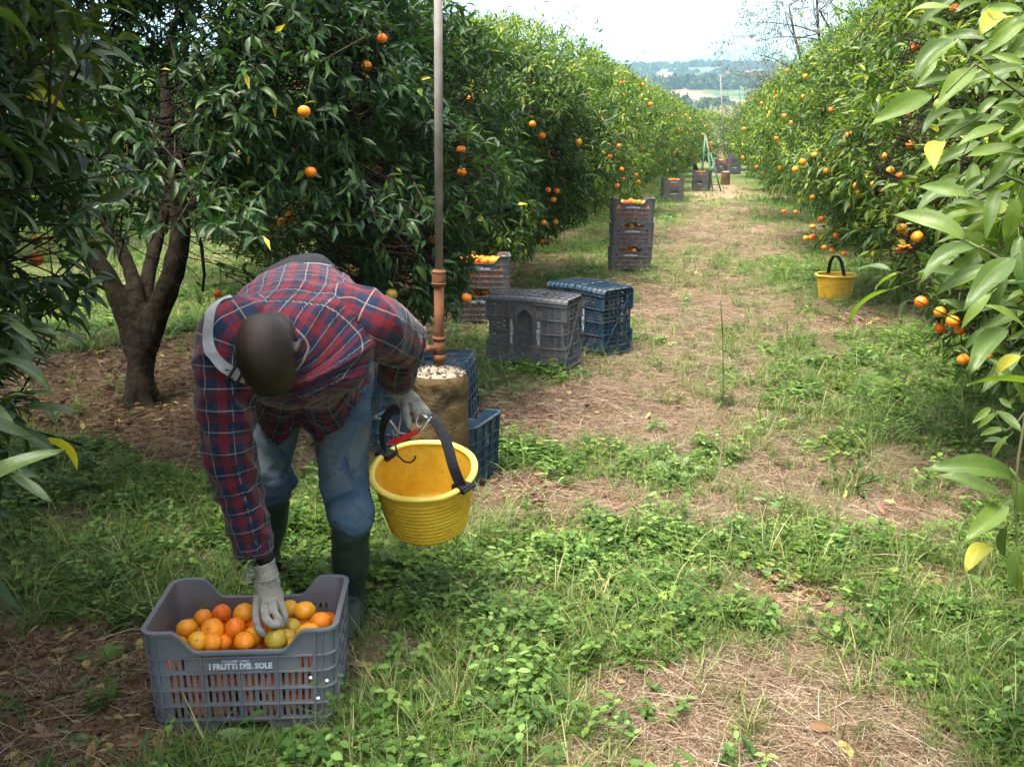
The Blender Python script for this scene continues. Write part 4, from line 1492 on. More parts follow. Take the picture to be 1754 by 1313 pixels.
def crate_meshes(mat, tag_, detail=True, fancy=True):
    hx, hy, rc = CL / 2 - .012, CW / 2 - .012, .03
    def tap(z): return .945 + .055 * min(1, z / CH)
    # perimeter breakpoints: list of (s_pos function) built side by side
    def ztop(side, t):   # t along side, 0..1
        if side in (0, 2):
            x = abs(t - .5) * 2
            return .250 + .06 * float(sstep(.50, .80, x)) if True else CH
        return CH
    def zbot(side, t):
        if side in (0, 2):
            x = abs(t - .5) * 2
            return .028 * (1 - float(sstep(.28, .42, x)))
        return 0.0
    cols = []     # (x, y, side, t, slotflag for the cell after this column)
    lx = 2 * (hx - rc); ly = 2 * (hy - rc)
    def side_cells(L, groups, per):
        m = .018
        cells = []   # (start, end, kind)
        gw = (L - 2 * m) / groups
        s = 0.0
        cells.append((0, m, 'rib'))
        for g in range(groups):
            a = m + g * gw
            pitch = (gw - .012) / per
            cells.append((a, a + .008, 'g'))
            p = a + .008
            for k in range(per):
                cells.append((p, p + pitch * .42, 's%d' % g)); cells.append((p + pitch * .42, p + pitch, 'b'))
                p += pitch
            cells.append((p, a + gw, 'rib'))
        cells.append((L - m, L, 'rib'))
        return cells
    longc = side_cells(lx, 4, 5 if fancy else 4)
    shortc = side_cells(ly, 3, 4)
    dirs = [((-hx + rc, -hy), (1, 0), lx, longc, 0), ((hx, -hy + rc), (0, 1), ly, shortc, 1), ((hx - rc, hy), (-1, 0), lx, longc, 2), ((-hx, hy - rc), (0, -1), ly, shortc, 3)]
    verts_s = []; kinds = []
    for si, (st, d, L, cells, side) in enumerate(dirs):
        pos = [c[0] for c in cells] + [cells[-1][1]]
        for j, sp in enumerate(pos):
            verts_s.append((st[0] + d[0] * sp, st[1] + d[1] * sp, side, sp / L))
            kinds.append(cells[j][2] if j < len(cells) else 'corner')
        # corner arc to the next side
        cx = st[0] + d[0] * L; cy = st[1] + d[1] * L
        nrm = (d[1], -d[0])
        ox, oy = cx - nrm[0] * rc, cy - nrm[1] * rc
        a0 = math.atan2(nrm[1], nrm[0])
        for k in (1, 2, 3):
            a = a0 + k * math.pi / 8
            verts_s.append((ox + rc * math.cos(a), oy + rc * math.sin(a), 1, .5)); kinds.append('corner')
    n = len(verts_s)
    ZR = [0, .035, .045, .078, .092, .128, .140, .178, .192, .226, .238]
    rows = len(ZR)      # last row goes from .238 to the rim
    mb = MB(); V = []; 
    def pt(i, z, off=0.0):
        x, y, side, t = verts_s[i % n]
        k = tap(z)
        if off:
            px_, py_, _, _ = verts_s[(i - 1) % n]; qx, qy, _, _ = verts_s[(i + 1) % n]
            dx, dy = qx - px_, qy - py_; l = math.hypot(dx, dy) or 1
            return (x * k + dy / l * off, y * k - dx / l * off, z)
        return (x * k, y * k, z)
    def zt(i):
        x, y, side, t = verts_s[i % n]
        return ztop(side, t) if kinds[i % n] != 'corner' or t in (0, 1) else CH
    def zb(i):
        x, y, side, t = verts_s[i % n]
        return zbot(side, t) if side in (0, 2) else 0.0
    for i in range(n):
        zz = [max(z, zb(i)) if k < 1 else z for k, z in enumerate(ZR)] + [zt(i)]
        V += [pt(i, z) for z in zz]
    R = rows + 1
    Fc = []
    for i in range(n):
        j = (i + 1) % n
        kd = kinds[i]; side = verts_s[i][2]; t = verts_s[i][3]
        for r in range(R - 1):
            hole = False
            if kd.startswith('s') and kd != 's':
                g = int(kd[1:])
                if side in (0, 2):
                    if r in (4 - 1, 6 - 1, 8 - 1) and r != 1: hole = r in (5, 7) or (r == 3)
                    if r == 9 - 0 - 0 and False: hole = True
                    if r == 8 + 0 and False: hole = True
                    if r == 9 - 1 and False: hole = True
                    # r index: 0 foot, 1 band, 2 [.045-.078], 3 band, 4 [.092-.128], 5 band, 6 [.140-.178], 7 band, 8 [.192-.226], 9 band, 10 rim part
                    hole = r in (2, 4, 6) or (r == 8 and (g == 0 and t < .17 or g == 3 and t > .83))
                else:
                    hole = r in (4, 6) or (r == 9 or r == 8) and g == 1 and False
            if side in (1, 3) and r == 8 and kd[0] in 'sb' and kd != 'b' * 2 and .25 < t < .75: hole = True
            if hole: continue
            a, b, c, d = i * R + r, j * R + r, j * R + r + 1, i * R + r + 1
            Fc.append((a, b, c, d))
    mb.add(V, Fc)
    me = mb.mesh('shell', mat)
    def st(o):
        m = o.modifiers.new('s', 'SOLIDIFY'); m.thickness = .0035; m.offset = -1
    shell = baked(me, st)
    shell.name = 'shell'
    # ledges and ribs, one mesh each part
    rb = MB()
    def ring(z0f, w, h, idxs=None):
        ids = list(range(n)) if idxs is None else idxs
        vs = []
        for i in ids:
            z = z0f(i) if callable(z0f) else z0f
            vs += [pt(i, z, 0.0005), pt(i, z, w), tuple(Vector(pt(i, z, w)) + Vector((0, 0, h))), tuple(Vector(pt(i, z, 0.0005)) + Vector((0, 0, h)))]
        m = len(ids); fs = []
        rng_ = range(m) if idxs is None else range(m - 1)
        for q in rng_:
            a = q * 4; b = ((q + 1) % m) * 4
            for k in range(4):
                fs.append((a + k, a + (k + 1) % 4, b + (k + 1) % 4, b + k))
        rb.add(vs, fs)
    for z in (.038, .085, .133, .184, .231):
        if z < .05:
            ring(z, .007, .003)
        else:
            ring(z, .009, .003)
    rc_ = [i for i in range(n) if kinds[i] == 'rib' or (kinds[i] == 'corner' and verts_s[i][3] in (0, 1))]
    for i in rc_:
        z1 = zt(i) - .004; z0_ = zb(i) + .002
        x, y, _ = pt(i, (z0_ + z1) / 2, .004)
        a = Vector(pt(i, z0_, .0045)); b = Vector(pt(i, z1, .0045))
        rb.bar(a, b, .0035, .008, up=(y * 0 + (1 if verts_s[i][2] in (1, 3) else 0), (1 if verts_s[i][2] in (0, 2) else 0), 0.001))
    ribs = rb.mesh('ribs', mat)
    rb = MB()
    ring(lambda i: zt(i) - .006, .011, .0065)
    rim = rb.mesh('rim', mat)
    # floor grid
    fb = MB()
    k = tap(.02); ax_, ay_ = (hx - .004) * k, (hy - .004) * k
    zf = .030
    nx, ny = 14, 5
    xs = [-ax_]; 
    for i in range(nx):
        a = -ax_ + .02 + i * (2 * ax_ - .04) / nx; w = (2 * ax_ - .04) / nx
        xs += [a + w * .25, a + w * .75]
    xs.append(ax_)
    ys = [-ay_]
    for j in range(ny):
        a = -ay_ + .015 + j * (2 * ay_ - .03) / ny; w = (2 * ay_ - .03) / ny
        ys += [a + w * .12, a + w * .88]
    ys.append(ay_)
    vs = [(x, y, zf) for x in xs for y in ys]
    ml = len(ys); fs = []
    for i in range(len(xs) - 1):
        for j in range(ml - 1):
            if i % 2 == 1 and j % 2 == 1: continue
            fs.append((i * ml + j, (i + 1) * ml + j, (i + 1) * ml + j + 1, i * ml + j + 1))
    fb.add(vs, fs)
    me = fb.mesh('floor', mat)
    floor = baked(me, st); floor.name = 'bottom_grid'
    fb = MB()
    for i in range(5):
        x = -ax_ * .8 + i * ax_ * .4; fb.box((x, 0, zf - .0135), (.004, 2 * ay_ - .01, .012))
    for j in range(3):
        y = -ay_ * .6 + j * ay_ * .6; fb.box((0, y, zf - .0150), (2 * ax_ - .01, .004, .0125))
    fb.bar((-ax_ * .8, -ay_ * .85, zf - .017), (ax_ * .8, ay_ * .85, zf - .017), .006, .012)
    if not fancy: fb.bar((-ax_ * .8, ay_ * .85, zf - .0172), (ax_ * .8, -ay_ * .85, zf - .0172), .006, .012)
    cross = fb.mesh('bottom_ribs', mat)
    return [('shell', shell), ('rim', rim), ('ribs', ribs), ('bottom_grid', floor), ('bottom_ribs', cross)]


def text_mesh(body, size, off=.0, bold=.0, xs=1.0):
    c = bpy.data.curves.new('t', 'FONT'); c.body = body; c.size = size; c.align_x = 'CENTER'; c.align_y = 'CENTER'
    c.offset = bold; c.resolution_u = 2
    o = bpy.data.objects.new('t', c); COL.objects.link(o); o.scale = (xs, 1, 1)
    bpy.context.view_layer.update()
    me = bpy.data.meshes.new_from_object(o.evaluated_get(bpy.context.evaluated_depsgraph_get()))
    bpy.data.objects.remove(o)
    for v in me.vertices: v.co.x *= xs
    me.materials.clear(); me.materials.append(M_print); me.name = 'lettering'
    return me


def lettering_mesh():
    a = text_mesh('I FRUTTI DEL SOLE', .0225, bold=.0011, xs=.90); b = text_mesh('COOPERATIVA', .0095, bold=.0003, xs=1.15)
    V = [tuple(v.co) for v in a.vertices]; Fc = [tuple(p.vertices) for p in a.polygons]
    n = len(V)
    V += [(v.co.x - .012, v.co.y + .0155, v.co.z) for v in b.vertices]; Fc += [tuple(i + n for i in p.vertices) for p in b.polygons]
    me = bpy.data.meshes.new('lettering'); me.from_pydata(V, [], Fc); me.materials.append(M_print)
    return me


LETTER = lettering_mesh()
CM = {'grey': crate_meshes(M_grey, 'g'), 'dark': crate_meshes(M_dgrey, 'd'), 'blue': crate_meshes(M_blue, 'b', fancy=False)}


CRATES = []


def crate(kind, M, label, group=None):
    """M: world matrix of the crate's base (mouth up along local z, long side along x)"""
    r = empty('fruit_crate'); r.matrix_world = M; tag(r, label, 'crate', group)
    for nm, me in CM[kind]: link(nm, me, r)
    CRATES.append(r)
    for s in (-1, 1):
        o = link('lettering', LETTER, r)
        t = .055 / CH * (CW / 2)
        z = .2035
        y = (CW / 2 - .012) * (.945 + .055 * z / CH) + .0052
        o.matrix_local = (Matrix.Rotation(0 if s < 0 else math.pi, 4, 'Z') @ Matrix.Translation((0, -y, z)) @ Matrix.Rotation(math.pi / 2 - .03, 4, 'X'))
    return r


def up_at(x, y, rz, z=None, tx=0, ty=0):
    return Matrix.Translation((x, y, gzf(x, y) + .004 if z is None else z)) @ Matrix.Rotation(rz, 4, 'Z') @ Matrix.Rotation(tx, 4, 'X') @ Matrix.Rotation(ty, 4, 'Y')


HEAP_V = []; HEAP_T = []


def heap(M, r, rows, z0, z1, seed, cx=CL / 2 - .055, cy=CW / 2 - .05, dome=.03):
    """fruit filling below the visible layer: joined, a single mass for all crates"""
    rr = random.Random(seed)
    me0 = ORL[0]; v0 = np.array([v.co[:] for v in me0.vertices]); t0 = np.array([p.vertices[:] for p in me0.polygons])
    z = z0
    while z < z1:
        nx = int(2 * cx / .066) + 1; ny = int(2 * cy / .066) + 1
        for i in range(nx):
            for j in range(ny):
                x = -cx + 2 * cx * i / max(1, nx - 1) + rr.uniform(-.006, .006); y = -cy + 2 * cy * j / max(1, ny - 1) + rr.uniform(-.006, .006)
                p = M @ Vector((x * .95, y * .93, z + rr.uniform(-.006, .006)))
                n = sum(len(a) for a in HEAP_V)
                HEAP_T.append(t0 + n); HEAP_V.append(v0 + np.array(p))
        z += .058


def loose(M, pts, label, group, kinds=None, seed=0, cal=True):
    rr = random.Random(seed)
    for i, (x, y, z) in enumerate(pts):
        k = kinds[i] if kinds else rr.choice([0, 0, 0, 0, 1])
        o = link('orange', rr.choice([ORM, ORY, ORG, ORU][k])); o.location = M @ Vector((x, y, z))
        o.rotation_euler = (rr.uniform(-.8, .8), rr.uniform(-.8, .8), rr.uniform(0, 6.28))
        tag(o, label, 'orange', group)


def top_layer(M, n, z, label, group, seed, cx=.21, cy=.115, dome=.025):
    rr = random.Random(seed); pts = []
    for _ in range(4000):
        if len(pts) >= n: break
        x = rr.uniform(-cx, cx); y = rr.uniform(-cy, cy)
        if all(math.hypot(x - a, y - b) > .058 for a, b, c in pts):
            pts.append((x, y, z + dome * (1 - abs(x) / cx) + rr.uniform(-.008, .01)))
    loose(M, pts, label, group, None, seed)


# ---- the crate in front, being filled
a = Gp(264, 1257); b = Gp(566, 1250)
rzF = math.atan2(b.y - a.y, b.x - a.x) + .012
fcx = (a.x + b.x) / 2 + .002; fcy = (a.y + b.y) / 2 + CW / 2 - .020
MF = up_at(fcx, fcy, rzF)
MF.translation.z = 0.004
FR = crate('grey', MF, 'grey plastic crate half full of loose oranges on the grass beneath the man\'s gloved hand')
FOOT.append((fcx - .13, fcy, .19)); FOOT.append((fcx + .13, fcy, .19)); FOOT.append((fcx, fcy, .2))
for k_ in (-.24, -.12, 0, .12, .24): FOOT.append((fcx + k_, fcy - .23, .075))
# visible fruit, after the photograph: pixel, radius px, kind, words
FF = [((320, 1076), 18, 0, 'brownish orange fruit against the left end wall, highest on the left', 0), ((330, 1088), 17, 2, 'greenish brown orange just below the highest fruit on the left', .0),
      ((364, 1079), 21, 0, 'orange with its green stem star showing, between left wall and middle', 1), ((403, 1075), 19, 0, 'tall round orange left of the gloved fingers', 0), ((417, 1050), 18, 0, 'deep orange fruit at the back, left of the glove', 0),
      ((358, 1112), 18, 0, 'orange at the front rim, second from the left dip corner', 0), ((337, 1102), 18, 1, 'blotched orange with grey stem scar near the left front slope', 1), ((381, 1101), 17, 0, 'small orange behind the front rim left of centre', 0),
      ((414, 1110), 18, 0, 'deep orange at the centre of the front rim', 0), ((468, 1071), 20, 0, 'orange being gripped by the curled gloved fingers', 0), ((470, 1101), 20, 2, 'green tinged orange at the front, below the glove', 0),
      ((501, 1075), 17, 2, 'olive green orange right of the gloved fingers', 0), ((522, 1046), 19, 1, 'yellow orange fruit highest at the back right', 0), ((496, 1042), 14, 1, 'dull yellow orange at the back, right of the wrist', 0),
      ((550, 1064), 18, 0, 'deep orange fruit beside the right end wall', 0), ((528, 1085), 21, 1, 'bright yellow orange fruit on the right front slope', 0), ((507, 1109), 16, 1, 'yellow orange peeping over the front rim on the right', 1),
      ((305, 1104), 15, 1, 'yellow orange at the left dip corner of the rim', 0), ((432, 1090), 16, 0, 'orange half hidden left of the curled fingers', 0), ((440, 1078), 14, 0, 'shaded orange directly under the curled glove', 0), ((492, 1092), 14, 2, 'small dull orange between two greenish ones at the front', 0),
      ((452, 1062), 15, 0, 'orange behind the gripped one, under the palm', 0), ((380, 1050), 14, 0, 'low shaded orange at the back left', 0), ((348, 1058), 12, 0, 'low orange by the back left slots', 0)]
MFi = MF.inverted()
for (pp, rpx, k, words, cal) in FF:
    # top surface of the heap is a gentle mound: solve for the point on it
    r_ = ray(*pp); best = None
    dep = 2.45
    while dep < 3.2:
        p = Vector(C0 + r_ * dep); l = MFi @ p
        surf = .238 + .030 * math.exp(-((l.x) / .22) ** 2 - ((l.y - .02) / .15) ** 2) + (.012 if rpx >= 18 else -.012)
        if l.z < surf: best = l; break
        dep += .004
    l = best
    l.x = max(-.212, min(.212, l.x)); l.y = max(-.122, min(.122, l.y))
    me = random.choice([ORM, ORY, ORG, ORU][k])
    o = link('orange', me); o.location = MF @ l
    sc = max(.8, min(1.06, rpx * (o.location.y * math.cos(PITCH) + (1.6 - o.location.z) * math.sin(PITCH)) / F / OR))
    o.scale = (sc, sc, sc)
    o.rotation_euler = (.9 if cal else random.uniform(-2.2, -.6), random.uniform(-.5, .5), random.uniform(-.5, .5)) if cal else (random.uniform(1.6, 4), random.uniform(-.5, .5), random.uniform(0, 6))
    tag(o, words, 'orange', 'oranges in the front crate')
    if cal: link('calyx', CALYX, o)
heap(MF, 0, 0, .065, .215, 1)

# ---- two full crates behind the pole
def stack(px, py, rz, kinds, labels, top, seed, d_off=0, dz=.283):
    g = Gp(px, py); x, y = g.x, g.y + CW / 2
    z = gzf(x, y) + .003
    out = []
    for i, k in enumerate(kinds):
        M = Matrix.Translation((x + random.Random(seed + i).uniform(-.008, .008), y, z)) @ Matrix.Rotation(rz + random.Random(seed * 3 + i).uniform(-.02, .02), 4, 'Z')
        crate(k, M, labels[i], 'crates stacked along the alley')
        heap(M, 0, 0, .065, .19 if i < len(kinds) - 1 else .20, seed + i)
        out.append(M)
        z += dz
    FOOT.append((x - .13, y, .2)); FOOT.append((x + .13, y, .2))
    return out


ms = stack(822, 558, .03, ['dark', 'dark'], ['dark crate of oranges with its white print showing, lower of two behind the rusty pipe', 'dark crate heaped with oranges, upper of two behind the rusty pipe'], 1, 11)
top_layer(ms[1], 26, .245, 'mandarin in the heap of the upper crate behind the rusty pipe', 'mandarins heaped in the crate behind the pipe', 1)
top_layer(ms[0], 14, .232, 'mandarin in the lower crate behind the rusty pipe', 'mandarins in the lower crate behind the pipe', 2)
ms = stack(1081, 466, -.03, ['dark', 'dark', 'dark'], ['bottom crate of the three-high stack of fruit crates', 'middle crate of the three-high stack of fruit crates', 'top crate of the three-high stack with raised corner handles'], 1, 21)
top_layer(ms[2], 24, .236, 'mandarin in the top crate of the three-high stack', 'mandarins heaped on the three-high stack', 3)
top_layer(ms[1], 12, .232, 'mandarin seen through the gap above the middle crate of the tall stack', 'mandarins in the middle crate of the stack', 4)
top_layer(ms[0], 12, .232, 'mandarin seen through the gap above the bottom crate of the tall stack', 'mandarins in the bottom crate of the stack', 5)
ms = stack(1153, 347, .05, ['dark', 'dark'], ['lower crate of the small stack beside the ladder, left of the path', 'upper crate of the small stack beyond the three-high stack'], 1, 31)
top_layer(ms[1], 22, .236, 'tiny bright mandarin on the small stack beyond the tall one', 'mandarins on the small stack', 6)
ms = stack(1203, 328, -.5, ['dark', 'dark'], ['lower crate of the pair behind the green tripod ladder', 'upper crate of the pair behind the green tripod ladder'], 1, 41)
top_layer(ms[1], 18, .236, 'tiny mandarin in the upper crate behind the ladder', 'mandarins behind the ladder', 7)
ms = stack(1236, 297, .1, ['dark', 'dark'], ['lower crate behind the far thin pole', 'upper crate behind the far thin pole, fruit showing'], 1, 51)
top_layer(ms[1], 18, .236, 'tiny mandarin in the crate behind the far pole', 'mandarins behind the far pole', 8)
ms = stack(1259, 299, .0, ['grey', 'grey', 'grey'], ['bottom crate of the farthest stack at the alley\'s end', 'middle crate of the farthest stack at the alley\'s end', 'top crate of the farthest stack at the alley\'s end'], 1, 61)
heap_done = tri_mesh('oranges', np.concatenate(HEAP_V), np.concatenate(HEAP_T), M_orange, True)
tag(link('oranges', heap_done), kind='stuff')


# ---- upright pairs, mouth to mouth, standing on their short ends
def pair(kind, px, py, yaw, labels, group):
    """px, py: ground pixel of the near vertical edge between the lettered sides and a crate bottom; yaw turns the lettered side"""
    g = Gp(px, py)
    c, s = math.cos(yaw), math.sin(yaw)
    ax = Vector((c, -s, 0)); ay = Vector((s, c, 0))          # along the lettered side (towards the near edge), and into depth
    W2 = CH * 2 - .004
    ctr = Vector((g.x, g.y, 0)) - ax * (W2 / 2) + ay * (CW / 2)
    z = gzf(ctr.x, ctr.y) + CL / 2 - .004
    for i, sg in enumerate((1, -1)):
        # crate local z (mouth) points to the middle of the pair
        zz = -ax * sg; xx = Vector((0, 0, 1)) * (1 if i == 0 else -1); yy = zz.cross(xx)
        M = Matrix((xx, yy, zz)).transposed().to_4x4()
        M.translation = Vector((ctr.x, ctr.y, z)) + ax * sg * (W2 / 2)
        crate(kind, M, labels[i], group)
    mb = MB()
    for k in range(9): mb.bar((-.22 + .055 * k, .0, -.12), (-.22 + .055 * k, .0, .12), .004, .012, up=(0, 1, 0))
    for k in range(7): mb.bar((-.22, .001, -.12 + .04 * k), (.22, .001, -.12 + .04 * k), .006, .008, up=(0, 1, 0))
    mb.box((0, .008, 0), (.46, .004, .26))
    mb.bar((-.2, -.004, -.1), (.2, -.004, .1), .008, .008, up=(0, 1, 0)); mb.bar((-.2, -.0042, .1), (.2, -.0042, -.1), .008, .008, up=(0, 1, 0))
    last = CRATES[-1]; o = mb.build('inner_grid', {'dark': M_dgrey, 'blue': M_blue}[kind], last); o.matrix_local = Matrix.Translation((0, -.12 if i == 0 else .12, CH)) @ Matrix.Rotation(0, 4, 'X')
    o2 = link('inner_grid', o.data, last); o2.matrix_local = Matrix.Translation((0, .12 if i == 0 else -.12, CH))
    for k in (-.2, 0, .2): FOOT.append((ctr.x + ax.x * k, ctr.y + ax.y * k, .2))


pair('dark', 968, 641, .42, ['empty dark grey crate on end, right one of the bound upright pair', 'empty dark grey crate on end, left one of the bound upright pair'], 'empty crates standing upright in pairs')
pair('blue', 1030, 616, .86, ['empty blue crate on end beside the dark pair, its bottom facing the path', 'empty blue crate on end beside the dark pair, its far half'], 'empty crates standing upright in pairs')

# ---- crates round the concrete block
g = Gp(812, 850)
yaw = .38
ax = Vector((math.cos(yaw), -math.sin(yaw), 0)); ay = Vector((math.sin(yaw), math.cos(yaw), 0))
ctr = Vector((g.x, g.y, 0)) - ax * (CL / 2 - .01) + ay * (CW / 2 - .01)
crate('blue', up_at(ctr.x, ctr.y, -yaw, gzf(ctr.x, ctr.y) + .004), 'empty blue crate standing open behind the concrete block and the held bucket')
for k in (-.13, .13): FOOT.append((ctr.x + ax.x * k, ctr.y + ax.y * k, .19))
c2 = Vector((-.455, 5.02, 0))
zg = gzf(c2.x, c2.y)
crate('blue', Matrix.Translation((c2.x, c2.y, zg + .31)) @ Matrix.Rotation(-.10, 4, 'Z') @ Matrix.Rotation(math.pi, 4, 'X'), 'blue crate upside down under another behind the concrete block')
crate('blue', Matrix.Translation((c2.x + .005, c2.y, zg + .50)) @ Matrix.Rotation(-.12, 4, 'Z') @ Matrix.Rotation(math.pi, 4, 'X'), 'blue crate upside down with its slotted bottom up behind the concrete block')
for k in (-.13, .13): FOOT.append((c2.x + k, c2.y, .19))

# ================================================================== POLE ON CONCRETE BLOCK
M_concrete = simple_mat('stained_concrete', (.055, .038, .022), (.15, .095, .040), 6, .92, .7, 70, .15, dirt=((.018, .014, .011), .8))
M_conctop = simple_mat('crumbling_concrete', (.17, .14, .10), (.36, .31, .24), 25, .95, 1.0, 110, .1, dirt=((.06, .05, .03), .8))
M_gravel = simple_mat('mixed_gravel', (.035, .027, .02), (.16, .125, .09), 45, .95, .3, 110, .1)
M_rust = simple_mat('rusty_pipe', (.105, .040, .019), (.175, .072, .034), 14, .8, .35, 90, .25, dirt=((.08, .035, .02), .5))
M_galv = simple_mat('weathered_pipe', (.15, .13, .11), (.225, .20, .175), 9, .7, .2, 60, .4, dirt=((.17, .12, .09), .4))


def standpipe(bx, by, ztop_c, rad, label, lean_to, height, thick=.017, simple=False):
    zg = gzf(bx, by)
    r = empty('standpipe', (bx, by, zg)); tag(r, label, 'standpipe')
    mb = MB()
    n = 64; prof = [(rad * .97, -.08), (rad * 1.0, .0)] + [(rad * (1.0 + .012 * math.sin(k * 1.7)), ztop_c * k / 9) for k in [q / 4 for q in range(2, 35)]] + [(rad * .985, ztop_c - .015), (rad * .93, ztop_c + .002)]
    mb.lathe(prof, n)
    me = mb.mesh('concrete_block', M_concrete, True)
    for v in me.vertices:
        k = noise.noise(v.co * 9) * .004 + noise.noise(v.co * 30) * .003 - (.012 if noise.noise(v.co * 14 + Vector((3, 1, 2))) > .32 and v.co.z > ztop_c * .8 else 0)
        rr = math.hypot(v.co.x, v.co.y); v.co.x *= 1 + k / rr; v.co.y *= 1 + k / rr
    link('concrete_block', me, r)
    mb = MB()
    nn = 26; m = 36
    vs = [(0, 0, 0)]
    for i in range(1, nn + 1):
        rr = rad * .965 * i / nn
        for k in range(m):
            a = 6.2832 * k / m; x, y = rr * math.cos(a), rr * math.sin(a)
            h = ztop_c + .045 * (1 - i / nn) ** 1.2 + (noise.noise(Vector((x * 30, y * 30, 3))) * .007 + noise.noise(Vector((x * 90, y * 90, 5))) * .005 if i < nn else -.012)
            vs.append((x, y, h))
    vs[0] = (0, 0, ztop_c + .05)
    fs = [(0, 1 + k, 1 + (k + 1) % m) for k in range(m)]
    for i in range(nn - 1):
        for k in range(m): fs.append((1 + i * m + k, 1 + (i + 1) * m + k, 1 + (i + 1) * m + (k + 1) % m, 1 + i * m + (k + 1) % m))
    mb.add(vs, fs); mb.build('rough_top', M_conctop, r, True)
    mb = MB(); rr_ = random.Random(2)
    for k in range(100 if not simple else 12):
        q = rad * .92 * math.sqrt(rr_.random()); a = rr_.uniform(0, 6.28); e = rr_.uniform(.004, .010)
        mb.ellipsoid((q * math.cos(a), q * math.sin(a), ztop_c + .045 * (1 - q / rad) ** 1.2 + .002), (e, e * rr_.uniform(.6, 1), e * .6), Matrix.Rotation(rr_.uniform(0, 3), 3, 'Z'), 6, 4)
    gv = mb.build('gravel', M_gravel, r); tag(gv, kind='stuff')
    a = Vector((0, 0, ztop_c)); d = Vector((lean_to[0], lean_to[1], height)).normalized()
    def at(h): return a + d * h
    zr = .46 if not simple else .5
    mb = MB(); mb.tube([at(-.02), at(zr)], thick * 1.25, 18); mb.build('rust_pipe', M_rust, r, True)
    mb = MB(); mb.tube([at(zr - .001), at(height)], thick, 18); mb.build('upper_pipe', M_galv, r, True)
    if not simple:
        mb = MB()
        for h0, h1, f in ((.385, .455, 1.72), (.395, .402, 1.9), (.445, .452, 1.85)):
            mb.tube([at(h0), at(h0 + .004), at(h1 - .004), at(h1)], [thick * f * .95, thick * f, thick * f, thick * f * .93], 20)
        mb.build('coupling', M_rust, r, True)
        mb = MB()
        for h0, h1, f in ((.055, .085, 1.6), (.085, .15, 1.48), (.15, .165, 1.7)):
            mb.tube([at(h0), at(h1)], thick * f, 20)
        mb.tube([at(.115) + Vector((-.018, -.01, 0)), at(.115) + Vector((-.055, -.025, .0))], [.013, .011], 12)
        mb.tube([at(.115) + Vector((-.044, -.038, 0)), at(.115) + Vector((-.048, -.012, .0))], [.016, .016], 12)
        vb = mb.build('valve', M_rust, r, True)
        mb = MB(); q = at(.115) + Vector((-.050, -.03, .0))
        mb.bar(q, q + Vector((-.008, 0, .10)), .009, .006, up=(0, 1, 0)); mb.build('valve_lever', simple_mat('lever_paint', (.34, .13, .08), (.42, .18, .12), 20, .6), vb)
    return r


bx, by = -.322, 4.28
# direction of the pipe, after the photograph
p0 = P(758, 612, 4.36); p1 = P(766, 0, 4.10 + .12)
standpipe(bx, by, .575, .128, 'tall rusty and grey iron pipe rising out of a stained concrete cylinder', (p1.x - p0.x, 0.0), p1.z - p0.z + .45, .0175)
FOOT.append((bx, by, .15))
g = Gp(1242, 317)
standpipe(g.x, g.y, .42, .15, 'far thin leaning pipe on a small concrete block near the end crates', (-.34, 0.0), 3.1, .021, True)
FOOT.append((g.x, g.y, .2))

# ================================================================== LADDER (tripod) far down the alley
M_green = simple_mat('ladder_green', (.015, .10, .05), (.03, .16, .08), 4, .5)
M_pole2 = simple_mat('ladder_brown', (.16, .09, .06), (.22, .14, .1), 4, .6)
L0_ = P(1200, 327, 29.3); L0_.z = 0; L1_ = P(1221, 327, 29.0); L1_.z = 0; L2_ = P(1235, 328, 29.0); L2_.z = 0
top = P(1208, 231, 29.2); mid = P(1219, 285, 29.1)
lad = empty('tripod_ladder', (L1_.x, L1_.y, 0)); tag(lad, 'green and brown tripod picking ladder standing in the grass far down the alley', 'ladder')
o_ = Vector(lad.location)
def lbar(name, a, b, w, m):
    mb = MB(); mb.tube([Vector(a) - o_, Vector(b) - o_], w, 8); return mb.build(name, m, lad, True)
lbar('leg', L0_, top, .028, M_green)
lbar('brace', top, mid, .024, M_pole2)
lbar('leg', L1_, P(1213, 262, 29.0), .022, M_green); lbar('leg', L2_, P(1217, 262, 29.0), .022, M_green)
for f in (.18, .38, .58, .78):
    lbar('rung', L1_.lerp(P(1213, 262, 29.0), f), L2_.lerp(P(1217, 262, 29.0), f), .015, M_green)

# ================================================================== BUCKETS
def bucket_mat():
    m, n = new_mat('yellow_bucket_plastic')
    tc = N(n, 'ShaderNodeTexCoord')
    nz = N(n, 'ShaderNodeTexNoise', i_Scale=9.0, i_Detail=6.0, i_Roughness=.65); n.links.new(tc.outputs['Object'], nz.inputs['Vector'])
    col = ramp(n, nz.outputs[0], [(.3, (.50, .27, .012)), (.55, (.66, .39, .02)), (.75, (.74, .48, .04))])
    n2 = N(n, 'ShaderNodeTexNoise', i_Scale=38.0, i_Detail=5.0); n.links.new(tc.outputs['Object'], n2.inputs['Vector'])
    col = mixc(n, math_(n, 'MULTIPLY', ramp(n, n2.outputs[0], [(.56, (0, 0, 0)), (.72, (1, 1, 1))]), .45), col, (.22, .13, .03))
    p = N(n, 'ShaderNodeBsdfPrincipled', i_Roughness=.58); n.links.new(col, p.inputs['Base Color'])
    o = N(n, 'ShaderNodeOutputMaterial'); n.links.new(p.outputs[0], o.inputs[0])
    return m


